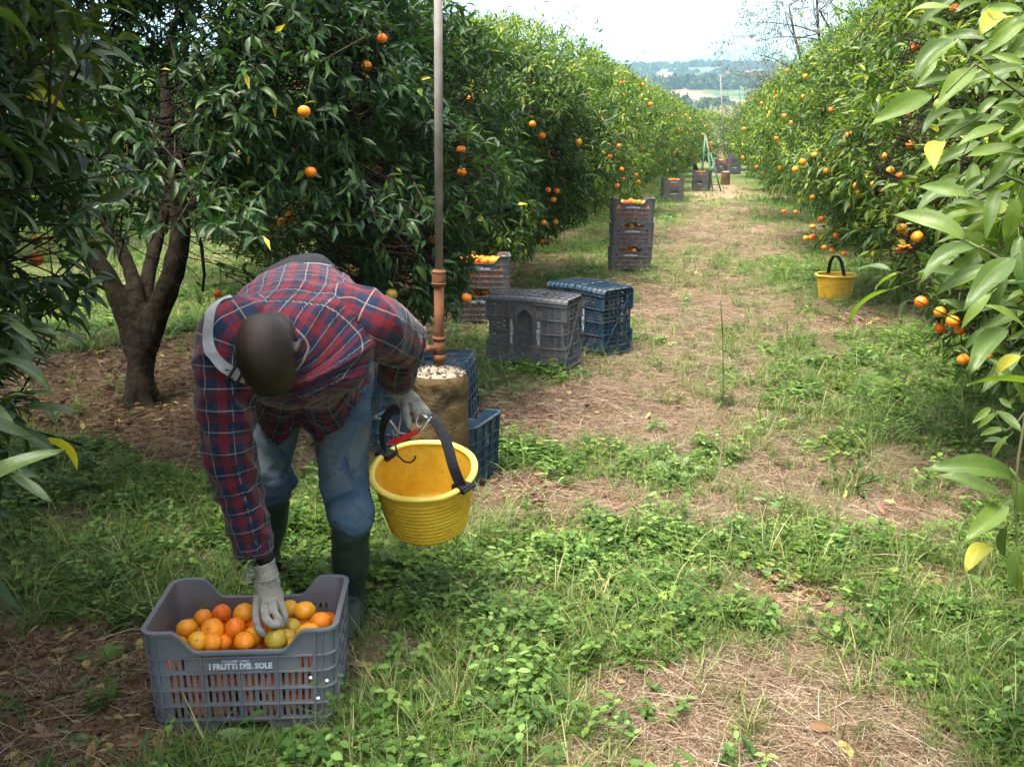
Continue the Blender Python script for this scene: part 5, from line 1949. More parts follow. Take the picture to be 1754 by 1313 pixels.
M_yellow = bucket_mat()
M_yrim = simple_mat('yellow_bucket_rim', (.66, .46, .05), (.78, .60, .12), 12, .42, .1, 90, .5, dirt=((.4, .26, .05), .3))
M_black = simple_mat('black_rubber', (.008, .008, .010), (.018, .018, .022), 20, .65, .25, 80, .25)
M_steel = simple_mat('worn_steel', (.35, .35, .36), (.5, .5, .5), 30, .35, .1, 90, .5, metallic=.9)
M_wire = simple_mat('dark_wire', (.012, .01, .01), (.025, .02, .02), 20, .4)
M_red = simple_mat('red_handle', (.55, .008, .01), (.62, .02, .02), 12, .35)
M_cord = simple_mat('dirty_cord', (.30, .26, .24), (.4, .36, .33), 60, .9)


def bucket(r, h, rb):
    """outer wall with woven relief, inner wall, rim"""
    nU, nZ = 150, 56
    V = []; Fc = []
    for i in range(nZ + 1):
        t = i / nZ; z = h * t
        rad_ = rb + (r - rb) * (t ** .85) + .0
        if t < .1: rad_ -= .016 * (1 - t / .1) ** 2
        for k in range(nU):
            a = 2 * math.pi * k / nU
            row = i % 4
            ph = 1 if (i // 4) % 2 else -1
            relief = 0.0
            if .02 < t < .86:
                relief = .0022 * (1 if row in (1, 2) else -.6) * (1 + .7 * ph * math.cos(a * 38)) 
            V.append(((rad_ + relief) * math.cos(a), (rad_ + relief) * math.sin(a), z))
    for i in range(nZ):
        for k in range(nU):
            Fc.append((i * nU + k, i * nU + (k + 1) % nU, (i + 1) * nU + (k + 1) % nU, (i + 1) * nU + k))
    mb = MB(); mb.add(V, Fc)
    mb.add([(.0, 0, 0)] + [((rb - .016) * math.cos(2 * math.pi * k / 40), (rb - .016) * math.sin(2 * math.pi * k / 40), 0) for k in range(40)], [(0, 1 + (k + 1) % 40, 1 + k) for k in range(40)])
    body = mb.mesh('body', M_yellow, True)
    mb = MB(); prof = [(0.001, .010), (rb - .03, .010), (rb - .012, .02)] + [(rb + (r - rb) * (t ** .85) - .0045, h * t) for t in [k / 10 for k in range(1, 11)]]
    mb.lathe(prof[::-1], 64); inner = mb.mesh('inner_wall', M_yellow, True)
    mb = MB(); c = r + .001
    prof = [(c + .012 * math.cos(q) + .004, h + .004 + .0085 * math.sin(q)) for q in [math.radians(x) for x in range(0, 360, 36)]]
    mb.lathe(prof, 90, True); rim = mb.mesh('rim', M_yrim, True)
    for me in (rim,):
        for v in me.vertices:
            a = math.atan2(v.co.y, v.co.x); v.co.z += .0022 * math.sin(3 * a + 1) + .0012 * math.sin(7 * a)
    return body, inner, rim


BK = bucket(.166, .222, .128)
RC = P(725, 806, 3.30)        # centre of the held bucket's mouth
BF_axis = Vector((-.045, -.262, .964)).normalized()     # the mouth leans towards the camera
xb = Vector((1, 0, 0)); xb = (xb - BF_axis * xb.dot(BF_axis)).normalized(); yb = BF_axis.cross(xb)
MBK = Matrix((xb, yb, BF_axis)).transposed().to_4x4(); MBK.translation = RC - BF_axis * .222
bk = empty('harvest_bucket'); bk.matrix_world = MBK
tag(bk, 'empty yellow woven-pattern bucket hanging by its black strap from the man\'s gloved hand', 'bucket', 'yellow harvest buckets')
for nm, me in zip(('body', 'inner_wall', 'rim'), BK): link(nm, me, bk)
BI = MBK.inverted()


def strap(parent, Minv, pts, w, th, up=None, mat=None, name='strap'):
    """flat band through world points"""
    Q = [Vector(p) for p in pts]; R = []
    m = len(Q)
    for i in range(m - 1):
        p0 = Q[max(i - 1, 0)]; p1 = Q[i]; p2 = Q[i + 1]; p3 = Q[min(i + 2, m - 1)]
        for k in range(6):
            t = k / 6
            R.append(.5 * ((2 * p1) + (p2 - p0) * t + (2 * p0 - 5 * p1 + 4 * p2 - p3) * t * t + (3 * p1 - p0 - 3 * p2 + p3) * t ** 3))
    R.append(Q[-1])
    mb = MB(); vs = []
    for i, p in enumerate(R):
        t = (R[min(i + 1, len(R) - 1)] - R[max(i - 1, 0)]).normalized()
        u_ = Vector(up[0]).lerp(Vector(up[1]), i / (len(R) - 1)) if isinstance(up[0], (tuple, Vector)) else Vector(up)
        sd_ = (u_ - t * u_.dot(t)).normalized(); nn = t.cross(sd_)
        for (a, b) in ((-1, -1), (1, -1), (1, 1), (-1, 1)):
            vs.append(Minv @ (p + sd_ * a * w / 2 + nn * b * th / 2))
    fs = [(i * 4 + k, i * 4 + (k + 1) % 4, (i + 1) * 4 + (k + 1) % 4, (i + 1) * 4 + k) for i in range(len(R) - 1) for k in range(4)]
    fs += [(3, 2, 1, 0), tuple(len(R) * 4 - 4 + k for k in range(4))]
    mb.add(vs, fs)
    return mb.build(name, mat or M_black, parent, False)


# strap: right front of the rim, up over the hand, down to the back left of the rim
angR = math.radians(-38); angL = math.radians(142)
def rimpt(a, dz=0, k=1.05): return MBK @ Vector((.166 * k * math.cos(a), .166 * k * math.sin(a), .222 + dz))
pR = rimpt(angR, .01); pL = rimpt(angL, .01)
strap(bk, BI, [pR + Vector((0, 0, -.02)), P(777, 800, 3.17), P(764, 755, 3.19), P(745, 720, 3.22), P(720, 702, 3.25), P(697, 700, 3.29), P(675, 701, 3.33), P(661, 716, 3.37), P(655, 742, 3.41), pL + Vector((0, 0, -.01))], .034, .006, [Vector((-.8, -.3, .2)), Vector((-.5, .85, .1))])
for aa, nm in ((angR, 'r'), (angL, 'l')):
    mb = MB(); q = BI @ rimpt(aa, .0, 1.02); M3 = Matrix.Rotation(aa, 3, 'Z')
    mb.box(q + Vector((0, 0, .004)), (.05, .045, .020), M3)
    mb.tube([q + M3 @ Vector((.028, -.026, .006)), q + M3 @ Vector((.028, .026, .006))], .006, 10)
    mb.build('strap_bracket', M_black, bk)
# hook and cord hanging on the strap
mb = MB()
hk = [P(671, 742, 3.30), P(677, 762, 3.27), P(682, 780, 3.25), P(692, 790, 3.24), P(703, 792, 3.23), P(710, 787, 3.22), P(712, 780, 3.22)]
mb.tube([BI @ p for p in hk], .0032, 8); mb.build('hook', M_wire, bk, True)
mb = MB(); mb.tube([BI @ p for p in (P(687, 702, 3.24), P(686, 720, 3.23), P(682, 742, 3.24), P(676, 745, 3.25), P(672, 739, 3.26), P(678, 734, 3.25), P(682, 742, 3.24))], .0035, 6); mb.build('cord', M_cord, bk, True)

# secateurs hanging at the strap
sc = empty('secateurs', P(735, 712, 3.19)); tag(sc, 'red handled pruning secateurs held against the black strap of the bucket', 'secateurs')
so = Vector(sc.location)
mb = MB(); mb.limb([P(668, 758, 3.20) - so, P(690, 750, 3.19) - so, P(714, 739, 3.18) - so], [.0075, .0095, .0085], 8, .6); mb.build('handle', M_red, sc, True)
mb = MB(); mb.limb([P(704, 707, 3.205) - so, P(714, 711, 3.20) - so], [.0085, .009], 8, .6); mb.build('handle', M_red, sc, True)
mb = MB(); mb.tube([P(714, 739, 3.18) - so, P(724, 734, 3.175) - so, P(732, 722, 3.18) - so, P(740, 714, 3.18) - so], [.005, .005, .006, .004], 8)
mb.tube([P(713, 711, 3.20) - so, P(724, 712, 3.19) - so, P(733, 716, 3.18) - so], [.006, .006, .006], 8); mb.build('blade_arm', M_steel, sc, True)
mb = MB(); mb.tube([P(717, 713, 3.19) - so, P(713, 721, 3.185) - so, P(715, 732, 3.18) - so, P(723, 729, 3.18) - so], .0022, 6); mb.build('spring', M_steel, sc, True)
mb = MB(); mb.add([P(732, 716, 3.177) - so, P(744, 714, 3.17) - so, P(752, 709, 3.165) - so, P(742, 719, 3.175) - so, P(732, 716, 3.181) - so, P(744, 714, 3.175) - so, P(742, 719, 3.18) - so], [(0, 1, 3), (1, 2, 3), (4, 6, 5), (0, 4, 5, 1), (3, 6, 4, 0)]); mb.build('blade', M_steel, sc)

# second bucket, standing by the right row
g = Gp(1437, 514); g.y += .14
b2 = empty('harvest_bucket', (g.x, g.y, gzf(g.x, g.y) - .01), 0.0); b2.scale = (1.14, 1.14, 1.17)
tag(b2, 'yellow bucket with its black strap standing upright on the grass by the right row', 'bucket', 'yellow harvest buckets')
for nm, me in zip(('body', 'inner_wall', 'rim'), BK): link(nm, me, b2)
II = Matrix.Identity(4)
strap(b2, II, [Vector((-.02, .16, .22)), Vector((-.03, .10, .32)), Vector((-.02, .02, .385)), Vector((.01, -.06, .35)), Vector((.02, -.158, .225))], .032, .006, (1, .2, 0))
FOOT.append((g.x, g.y, .15))

# ================================================================== THE MAN
def V3(*a): return Vector(a)


person = empty('person', (-.70, 3.16, 0)); PO = Vector(person.location)
tag(person, 'man in plaid shirt, jeans and green rubber boots bending over the front crate', 'person')
M_skin = simple_mat('dark_skin', (.010, .0058, .0044), (.020, .0108, .0076), 16, .55, .35, 420, .28)
M_boot = simple_mat('green_rubber_boot', (.010, .022, .016), (.022, .038, .028), 8, .6, .15, 60, .5, dirt=((.07, .055, .035), .35))
M_glove = simple_mat('grey_knit_glove', (.20, .19, .165), (.33, .31, .275), 14, .9, .5, 260, .15, dirt=((.09, .078, .065), .8))
M_strapg = simple_mat('grey_webbing', (.17, .175, .185), (.25, .255, .27), 30, .7, .3, 400, .3, dirt=((.2, .19, .18), .5))
M_bag = simple_mat('black_bag_cloth', (.005, .005, .007), (.012, .013, .017), 14, .8, .4, 160, .3)
M_hair = simple_mat('cropped_hair', (.012, .0070, .0050), (.027, .0155, .0110), 22, .55, .45, 420, .4)

# joints (world)
R_sh = V3(-.745, 2.60, 1.075); R_el = P(398, 778, 2.70); R_wr = P(455, 962, 2.775)
L_sh = V3(-.395, 2.70, 1.095); L_el = V3(-.335, 2.99, .99); L_wr = P(684, 656, 3.24)
PEL = V3(-.675, 3.30, .93)
R_hip = V3(-.775, 3.33, .88); L_hip = V3(-.575, 3.29, .88)
R_kn = V3(-.83, 3.20, .50); L_kn = V3(-.545, 3.06, .50)
R_an = V3(-.905, 3.40, .10); L_an = V3(-.545, 3.08, .10)
C7 = V3(-.632, 2.58, 1.075)
HC = P(460, 607, 2.42)                                    # head centre
h_up = Vector((.02, -.93, -.30)).normalized()             # crown of the head
h_f = Vector((.10, .34, -.93)); h_f = (h_f - h_up * h_f.dot(h_up)).normalized()   # face
h_r = h_f.cross(h_up)
HM = Matrix((h_r * .93, h_f * 1.10, h_up)).transposed()                # local: x side, y face, z crown


def W2(l): return HC + HM @ Vector(l)


def build_body():
    mb = MB()
    o = PO
    mb.limb([PEL - o, V3(-.66, 3.12, 1.03) - o, V3(-.62, 2.90, 1.07) - o, V3(-.59, 2.70, 1.07) - o, C7 - o + V3(0, .05, -.02)], [.12, .12, .135, .13, .07], 16, 1.15, (0, 0, 1))
    mb.limb([R_sh - o + V3(.08, .05, 0), R_sh - o, R_el - o, R_wr - o + V3(0, 0, .01)], [.06, .055, .042, .027], 12)
    mb.limb([L_sh - o + V3(-.08, .03, 0), L_sh - o, L_el - o, L_wr - o], [.06, .055, .042, .026], 12)
    for h_, k_, a_ in ((R_hip, R_kn, R_an), (L_hip, L_kn, L_an)):
        mb.limb([h_ - o, k_ - o, (k_ + a_) / 2 - o + V3(0, .02, 0), a_ - o], [.085, .058, .05, .035], 12)
        mb.limb([a_ - o + V3(0, .02, -.05), a_ - o + V3(0, -.12, -.06)], [.035, .03], 10)
    # hands: palm and five fingers inside each glove
    for w, k1 in ((R_wr, P(458, 1018, 2.785)), (L_wr, P(700, 690, 3.27))):
        mb.limb([w - o, w.lerp(k1, .6) - o, k1 - o], [.022, .028, .026], 10, .8)
    # neck and head
    mb.limb([C7 - o + V3(0, .03, -.01), C7 - o, C7.lerp(W2((0, -.03, -.07)), .6) - o, W2((0, -.01, -.05)) - o], [.065, .062, .058, .055], 14)
    H = lambda l: W2(l) - o
    mb.ellipsoid(H((0, -.012, .022)), (.074, .094, .086), HM)          # skull
    mb.ellipsoid(H((0, -.040, .020)), (.066, .066, .072), HM)          # back of the head
    mb.ellipsoid(H((0, .040, .020)), (.064, .052, .060), HM)           # forehead
    mb.ellipsoid(H((0, .046, -.045)), (.052, .045, .060), HM)          # mid face
    mb.ellipsoid(H((0, .056, -.088)), (.034, .034, .028), HM)          # chin
    mb.ellipsoid(H((0, .010, -.062)), (.056, .060, .040), HM)          # jaw
    for s in (-1, 1):
        mb.ellipsoid(H((s * .038, .068, -.022)), (.018, .016, .014), HM)   # cheek bones
        mb.ellipsoid(H((s * .026, .086, .014)), (.022, .010, .008), HM)    # brow
        mb.ellipsoid(H((s * .080, -.006, -.010)), (.009, .019, .031), HM @ Matrix.Rotation(s * .35, 3, 'Z'))   # ears
        mb.ellipsoid(H((s * .012, .098, -.034)), (.011, .010, .008), HM)   # nostril wings
    mb.limb([H((0, .090, .006)), H((0, .100, -.018)), H((0, .110, -.032))], [.008, .010, .012], 8)     # nose
    mb.ellipsoid(H((0, .092, -.058)), (.024, .010, .007), HM)         # upper lip
    mb.ellipsoid(H((0, .090, -.070)), (.021, .010, .007), HM)         # lower lip
    me = remesh(mb, .0052, 3)
    me.materials.clear(); me.materials.append(M_skin); me.name = 'body'
    b = link('body', me, person)
    # eyes, looking down at the crate
    for s in (-1, 1):
        e = MB(); e.ellipsoid(H((s * .029, .078, -.003)), (.0115, .0115, .0115), HM, 14, 10)
        e.build('eye', simple_mat('eye_white', (.5, .47, .42), (.6, .57, .52), 5, .2), person, True)
        e = MB(); e.ellipsoid(H((s * .029, .086, -.005)), (.0055, .0045, .0055), HM, 10, 8)
        e.build('iris', simple_mat('dark_iris', (.01, .006, .004), (.02, .01, .007), 5, .1), person, True)
    # closely cropped hair: a thin cap over the skull
    mb = MB()
    vs = []; nu, nv = 44, 16
    for i in range(nv + 1):
        th = math.radians(1) + math.radians(100) * i / nv
        for j in range(nu):
            ph = 2 * math.pi * j / nu
            lim = 1.0
            d = Vector((math.sin(th) * math.cos(ph), math.sin(th) * math.sin(ph), math.cos(th)))
            # hairline: higher at the forehead
            if d.y > 0: d = Vector((math.sin(th * (1 - .38 * d.y)) * math.cos(ph), math.sin(th * (1 - .38 * d.y)) * math.sin(ph), math.cos(th * (1 - .38 * d.y))))
            vs.append(d)
    fs = [(i * nu + j, (i + 1) * nu + j, (i + 1) * nu + (j + 1) % nu, i * nu + (j + 1) % nu) for i in range(nv) for j in range(nu)]
    bvh = BVHTree.FromPolygons([v.co[:] for v in me.vertices], [p.vertices[:] for p in me.polygons])
    out = []
    for d in vs:
        dw = (HM @ d).normalized(); org = H((0, -.012, .005))
        hit = bvh.ray_cast(org + dw * .16, -dw)
        p = hit[0] if hit[0] is not None else org + dw * .09
        edge = max(0, (math.degrees(math.acos(max(-1, min(1, d.z)))) - 88) / 14)
        out.append(p + dw * (.0009 * (1 - min(1, edge)) - .001 * min(1, edge) * 2))
    mb.add(out, fs + [tuple(range(nu - 1, -1, -1))])


build_body()


# ---- shirt: torso and two sleeves as lofts with their own cloth coordinates, joined into one garment
def catmull(A, n):
    out = []
    m = len(A)
    for i in range(m - 1):
        p0 = A[max(i - 1, 0)]; p1 = A[i]; p2 = A[i + 1]; p3 = A[min(i + 2, m - 1)]
        for k in range(n):
            t = k / n
            out.append(.5 * ((2 * p1) + (p2 - p0) * t + (2 * p0 - 5 * p1 + 4 * p2 - p3) * t * t + (3 * p1 - p0 - 3 * p2 + p3) * t ** 3))
    out.append(A[-1])
    return out


class Panel:
    def __init__(s): s.V = []; s.F = []; s.UV = []; s.id = 0


def torso_panel():
    # rings: (x centre, T(y,z), B(y,z), half width, squareness)
    R = [(-.630, (2.562, 1.132), (2.540, 1.015), .060),
         (-.620, (2.590, 1.160), (2.542, .970), .100),
         (-.600, (2.640, 1.187), (2.560, .940), .180),
         (-.585, (2.700, 1.203), (2.600, .905), .212),
         (-.595, (2.790, 1.220), (2.660, .880), .212),
         (-.612, (2.900, 1.228), (2.740, .860), .203),
         (-.630, (3.020, 1.215), (2.830, .845), .193),
         (-.650, (3.150, 1.178), (2.930, .810), .187),
         (-.665, (3.270, 1.125), (3.010, .770), .190),
         (-.672, (3.370, 1.060), (3.060, .730), .196),
         (-.675, (3.440, .975), (3.085, .690), .204)]
    n = 64; sub = 6
    pr = []
    for x, T_, B_, w in R: pr.append(np.array([x, T_[0], T_[1], B_[0], B_[1], w]))
    pr = catmull(pr, sub)
    pan = Panel()
    m = len(pr); s_len = 0; prev = None
    for i, q in enumerate(pr):
        x, ty, tz, by, bz, w = q
        T_ = V3(x, ty, tz); B_ = V3(x, by, bz); c = (T_ + B_) / 2; hv = (T_ - B_) / 2
        if prev is not None: s_len += (c - prev).length
        prev = c
        fr = i / (m - 1)
        for k in range(n):
            a = 2 * math.pi * k / n            # 0 = viewer right side, pi/2 = back (top)
            ca, sa = math.cos(a), math.sin(a)
            e = .86
            cx_ = math.copysign(abs(ca) ** e, ca); sx_ = math.copysign(abs(sa) ** .92, sa)
            p = c + V3(1, 0, 0) * (w * cx_) + hv * sx_
            # hem: two tails hanging in front, notch between
            if fr > .55 and sa < 0:
                xx = ca
                ext = (.10 * math.exp(-((xx - .42) / .30) ** 2) + .085 * math.exp(-((xx + .45) / .32) ** 2) - .035 * math.exp(-(xx / .14) ** 2)) * (-sa) ** .5
                p = p + V3(0, -.15, -1) * (ext * ((fr - .55) / .45) ** 1.6)
            pan.V.append(p); ar = ((math.pi / 2 - a + math.pi) % (2 * math.pi)) - math.pi; wb = float(sstep(-.35, .25, sa)); pan.UV.append((ar * w * 1.12, s_len * (1 - wb) + wb * ((p.y - 2.55) * 1.06)))
    for i in range(m - 1):
        for k in range(n):
            pan.F.append((i * n + k, i * n + (k + 1) % n, (i + 1) * n + (k + 1) % n, (i + 1) * n + k))
    pan.n = n; pan.m = m
    return pan


def sleeve_panel(pts, rad, uoff, flat=1.0, up=(0, 0, 1)):
    A = catmull([np.array(list(p) + [r]) for p, r in zip(pts, rad)], 8)
    pan = Panel(); n = 40
    nrm = Vector(up); s_len = 0
    m = len(A)
    for i in range(m):
        c = Vector(A[i][:3]); t = (Vector(A[min(i + 1, m - 1)][:3]) - Vector(A[max(i - 1, 0)][:3])).normalized()
        nrm = (nrm - t * nrm.dot(t)).normalized(); bn = t.cross(nrm)
        if i: s_len += (c - Vector(A[i - 1][:3])).length
        for k in range(n):
            a = 2 * math.pi * k / n
            pan.V.append(c + nrm * (math.cos(a) * A[i][3]) + bn * (math.sin(a) * A[i][3] * flat)); pan.UV.append((a * .062 + uoff, s_len))
    for i in range(m - 1):
        for k in range(n):
            pan.F.append((i * n + k, i * n + (k + 1) % n, (i + 1) * n + (k + 1) % n, (i + 1) * n + k))
    pan.n = n; pan.m = m
    return pan


def plaid_material():
    m, n = new_mat('plaid_shirt_cloth')
    uv = N(n, 'ShaderNodeUVMap', uv_map='cloth')
    sp = N(n, 'ShaderNodeSeparateXYZ'); n.links.new(uv.outputs[0], sp.inputs[0])
    NAVY = (.006, .012, .034); RED = (.120, .007, .012); DK = (.05, .012, .02); CR = (.42, .34, .22)
    per = .056
    def band(c):
        f = math_(n, 'FRACT', math_(n, 'DIVIDE', c, per))
        return ramp(n, f, [(0.0, NAVY), (.40, NAVY), (.44, DK), (.475, RED), (.585, RED), (.60, DK), (.64, DK), (.655, RED), (.75, RED), (.77, DK), (.82, NAVY)])
    def line(c, off=.22):
        f = math_(n, 'FRACT', math_(n, 'DIVIDE', c, per))
        d = math_(n, 'ABSOLUTE', math_(n, 'SUBTRACT', f, off))
        return math_(n, 'LESS_THAN', d, .020)
    a = band(sp.outputs[0]); b = band(sp.outputs[1])
    col = mixc(n, .5, a, b)
    # threads
    w1 = math_(n, 'FRACT', math_(n, 'MULTIPLY', math_(n, 'ADD', sp.outputs[0], sp.outputs[1]), 420))
    col = mixc(n, math_(n, 'MULTIPLY', w1, .35), col, mixc(n, .5, col, a))
    la = math_(n, 'MAXIMUM', line(sp.outputs[0]), line(sp.outputs[1]))
    col = mixc(n, math_(n, 'MULTIPLY', la, .34), col, CR)
    p = N(n, 'ShaderNodeBsdfPrincipled', i_Roughness=.92)
    p.inputs['Specular IOR Level'].default_value = .15
    p.inputs['Sheen Weight'].default_value = .15
    n.links.new(col, p.inputs['Base Color'])
    tc = N(n, 'ShaderNodeTexCoord')
    nz = N(n, 'ShaderNodeTexNoise', i_Scale=35.0, i_Detail=5.0); n.links.new(tc.outputs['Object'], nz.inputs['Vector'])
    bp = N(n, 'ShaderNodeBump', i_Strength=.35, i_Distance=.01); n.links.new(nz.outputs[0], bp.inputs['Height']); n.links.new(bp.outputs[0], p.inputs['Normal'])
    o = N(n, 'ShaderNodeOutputMaterial'); n.links.new(p.outputs[0], o.inputs[0])
    return m


M_plaid = plaid_material()


def garment(name, panels, voxel, mat, wrinkle, smooth_it=3):
    mb = MB(); bv = []
    for pan in panels:
        n, m = pan.n, pan.m
        V = [p - PO for p in pan.V]
        mb.add(V, pan.F + [tuple(range(n - 1, -1, -1)), tuple((m - 1) * n + k for k in range(n))])
        bv.append(BVHTree.FromPolygons(V, pan.F))
    me = remesh(mb, voxel, smooth_it)
    me.materials.clear(); me.materials.append(mat); me.name = name
    # nearest panel per face, cloth coordinates per corner
    uvl = me.uv_layers.new(name='cloth')
    co = [v.co.copy() for v in me.vertices]
    nv = len(co)
    best = []
    for p in co:
        ds = [b.find_nearest(p) for b in bv]
        best.append(ds)
    def uv_at(pi, vi):
        loc, nrm, fi, d = best[vi][pi]
        pan = panels[pi]; f = pan.F[fi]
        n = pan.n
        i, k = fi // n, fi % n
        A, B, D = pan.V[f[0]] - PO, pan.V[f[1]] - PO, pan.V[f[3]] - PO
        e1 = B - A; e2 = D - A; w = loc - A
        a = w.dot(e1) / max(e1.length_squared, 1e-9); b = w.dot(e2) / max(e2.length_squared, 1e-9)
        u0, v0 = pan.UV[f[0]]; u1 = pan.UV[f[1]][0]
        if abs(u1 - u0) > .05: u1 = u0 + (pan.UV[i * n + 2][0] - pan.UV[i * n + 1][0])
        v1 = pan.UV[f[3]][1]
        uD = pan.UV[f[3]][0]; vB = pan.UV[f[1]][1]
        if abs(uD - u0) > .05: uD = u0
        return u0 + a * (u1 - u0) + b * (uD - u0), v0 + b * (v1 - v0) + a * (vB - v0), k
    data = np.zeros((len(me.loops), 2), dtype=np.float32)
    for poly in me.polygons:
        sm = [sum(best[v][pi][3] for v in poly.vertices) for pi in range(len(panels))]
        pi = int(np.argmin(sm))
        r = [uv_at(pi, v) for v in poly.vertices]
        u0 = r[0][0]
        for li, (u, v, k) in zip(poly.loop_indices, r):
            if abs(u - u0) > .08: u = u0
            data[li] = (u, v)
    uvl.data.foreach_set('uv', data.ravel())
    # wrinkles
    ns = [v.normal.copy() for v in me.vertices]
    for vi, v in enumerate(me.vertices):
        ds = [b[3] for b in best[vi]]
        pi = int(np.argmin(ds)); u, w, k = uv_at(pi, vi)
        v.co += ns[vi] * wrinkle(pi, u, w, v.co + PO)
    me.polygons.foreach_set('use_smooth', [True] * len(me.polygons))
    me.update()
    return link(name, me, person)


def ridge(x): return (1 - abs(noise.noise(x)) * 2.2)


def shirt_wrinkle(pi, u, v, p):
    if pi == 0:
        d = .0105 * ridge(Vector((u * 3.2 + v * 3, v * 9.0 - u * 2, 1.3))) + .0065 * ridge(Vector((u * 8, v * 5 + u * 7, 4)))
        d += .003 * noise.noise(Vector((u * 26, v * 26, 7)))
        # hanging front is looser, with longer folds
        if p.z < .98: d += .010 * ridge(Vector((p.x * 11, p.z * 3, 2)))
        return d - .006
    L = v
    fold = .0095 * ridge(Vector((L * 17 + math.sin(u * 14 + pi) * .9, u * 5, pi * 5.0)))
    tw = .0080 * ridge(Vector((L * 9 + u * 12, u * 7, pi * 9.0)))
    return fold + tw + .002 * noise.noise(Vector((u * 40, L * 40, 2))) - .004


tp = torso_panel()
Rm = R_sh.lerp(R_el, .5) + V3(-.012, -.01, 0)
cuffR = P(434, 936, 2.765)
s1 = sleeve_panel([V3(-.66, 2.66, 1.10), V3(-.715, 2.625, 1.09), R_sh + V3(-.012, 0, -.02), Rm + V3(0, 0, 0), R_el + V3(-.002, -.01, 0), R_el.lerp(cuffR, .5) + V3(.0, -.006, 0), cuffR], [.085, .088, .082, .075, .066, .056, .048], .01, 1.0, (0, -1, 0))
cuffL = P(679, 648, 3.19)
s2 = sleeve_panel([V3(-.48, 2.72, 1.11), V3(-.44, 2.72, 1.11), L_sh + V3(.012, .03, -.012), L_sh.lerp(L_el, .55) + V3(.016, .0, -.015), L_el + V3(.0, .0, -.01), L_el.lerp(cuffL, .55) + V3(-.004, 0, 0), cuffL], [.085, .090, .085, .076, .066, .058, .052], .02, 1.0, (0, 0, 1))
shirt = garment('shirt', [tp, s1, s2], .0068, M_plaid, shirt_wrinkle)
shirt['label'] = 'red and navy plaid shirt with thin cream lines'

# collar band and cuffs
def band_ring(name, pts_fn, n, h_vec_fn, th, mat, uvscale=.06):
    pass


def collar():
    mb = MB(); n = 40; vs = []
    c0 = C7 + V3(.008, .004, .006)
    axis = (C7 - V3(-.59, 2.70, 1.09)).normalized()
    sx = V3(1, 0, 0); sy = axis.cross(sx).normalized(); sx = sy.cross(axis)
    for j, (h, r) in enumerate(((-.014, .066), (.012, .061), (.022, .061), (.022, .065), (.002, .071), (-.008, .070))):
        for k in range(n):
            a = 2 * math.pi * k / n
            rr = r * (1 + .03 * math.sin(3 * a + j))
            vs.append(c0 + axis * (h + .004 * math.sin(2 * a)) + sx * (rr * 1.02 * math.cos(a)) + sy * (rr * .98 * math.sin(a)) - PO)
    fs = [(j * n + k, j * n + (k + 1) % n, (j + 1) * n + (k + 1) % n, (j + 1) * n + k) for j in range(5) for k in range(n)]
    mb.add(vs, fs); me = mb.mesh('collar', M_plaid, True)
    uvl = me.uv_layers.new(name='cloth')
    for poly in me.polygons:
        for li, vi in zip(poly.loop_indices, poly.vertices):
            j, k = vi // n, vi % n
            if k == 0 and any(q % n == n - 1 for q in poly.vertices): k = n
            uvl.data[li].uv = (k / n * .43, j * .018)
    link('collar', me, person)


collar()


def cuff(c, axis, r, name='cuff'):
    mb = MB(); n = 36; vs = []
    axis = axis.normalized(); sx = axis.orthogonal().normalized(); sy = axis.cross(sx)
    prof = ((-.055, r * 1.03), (-.02, r * 1.08), (0.0, r * 1.07), (.003, r * 1.02), (-.004, r * .93), (-.05, r * .9))
    for j, (h, rr) in enumerate(prof):
        for k in range(n):
            a = 2 * math.pi * k / n
            q = rr * (1 + .04 * math.sin(2 * a + .5) + .015 * math.sin(5 * a))
            vs.append(c + axis * (h + .003 * math.sin(3 * a)) + sx * (q * math.cos(a)) + sy * (q * math.sin(a)) - PO)
    fs = [(j * n + k, j * n + (k + 1) % n, (j + 1) * n + (k + 1) % n, (j + 1) * n + k) for j in range(len(prof) - 1) for k in range(n)]
    mb.add(vs, fs); me = mb.mesh(name, M_plaid, True)
    uvl = me.uv_layers.new(name='cloth')
    for poly in me.polygons:
        for li, vi in zip(poly.loop_indices, poly.vertices):
            j, k = vi // n, vi % n
            if k == 0 and any(q % n == n - 1 for q in poly.vertices): k = n
            uvl.data[li].uv = (k / n * .35, prof[j][0] + .02)
    link(name, me, person)


cuff(cuffR + (cuffR - R_el).normalized() * .016, cuffR - R_el, .049)
cuff(cuffL + (cuffL - L_el).normalized() * .016, cuffL - L_el, .053)


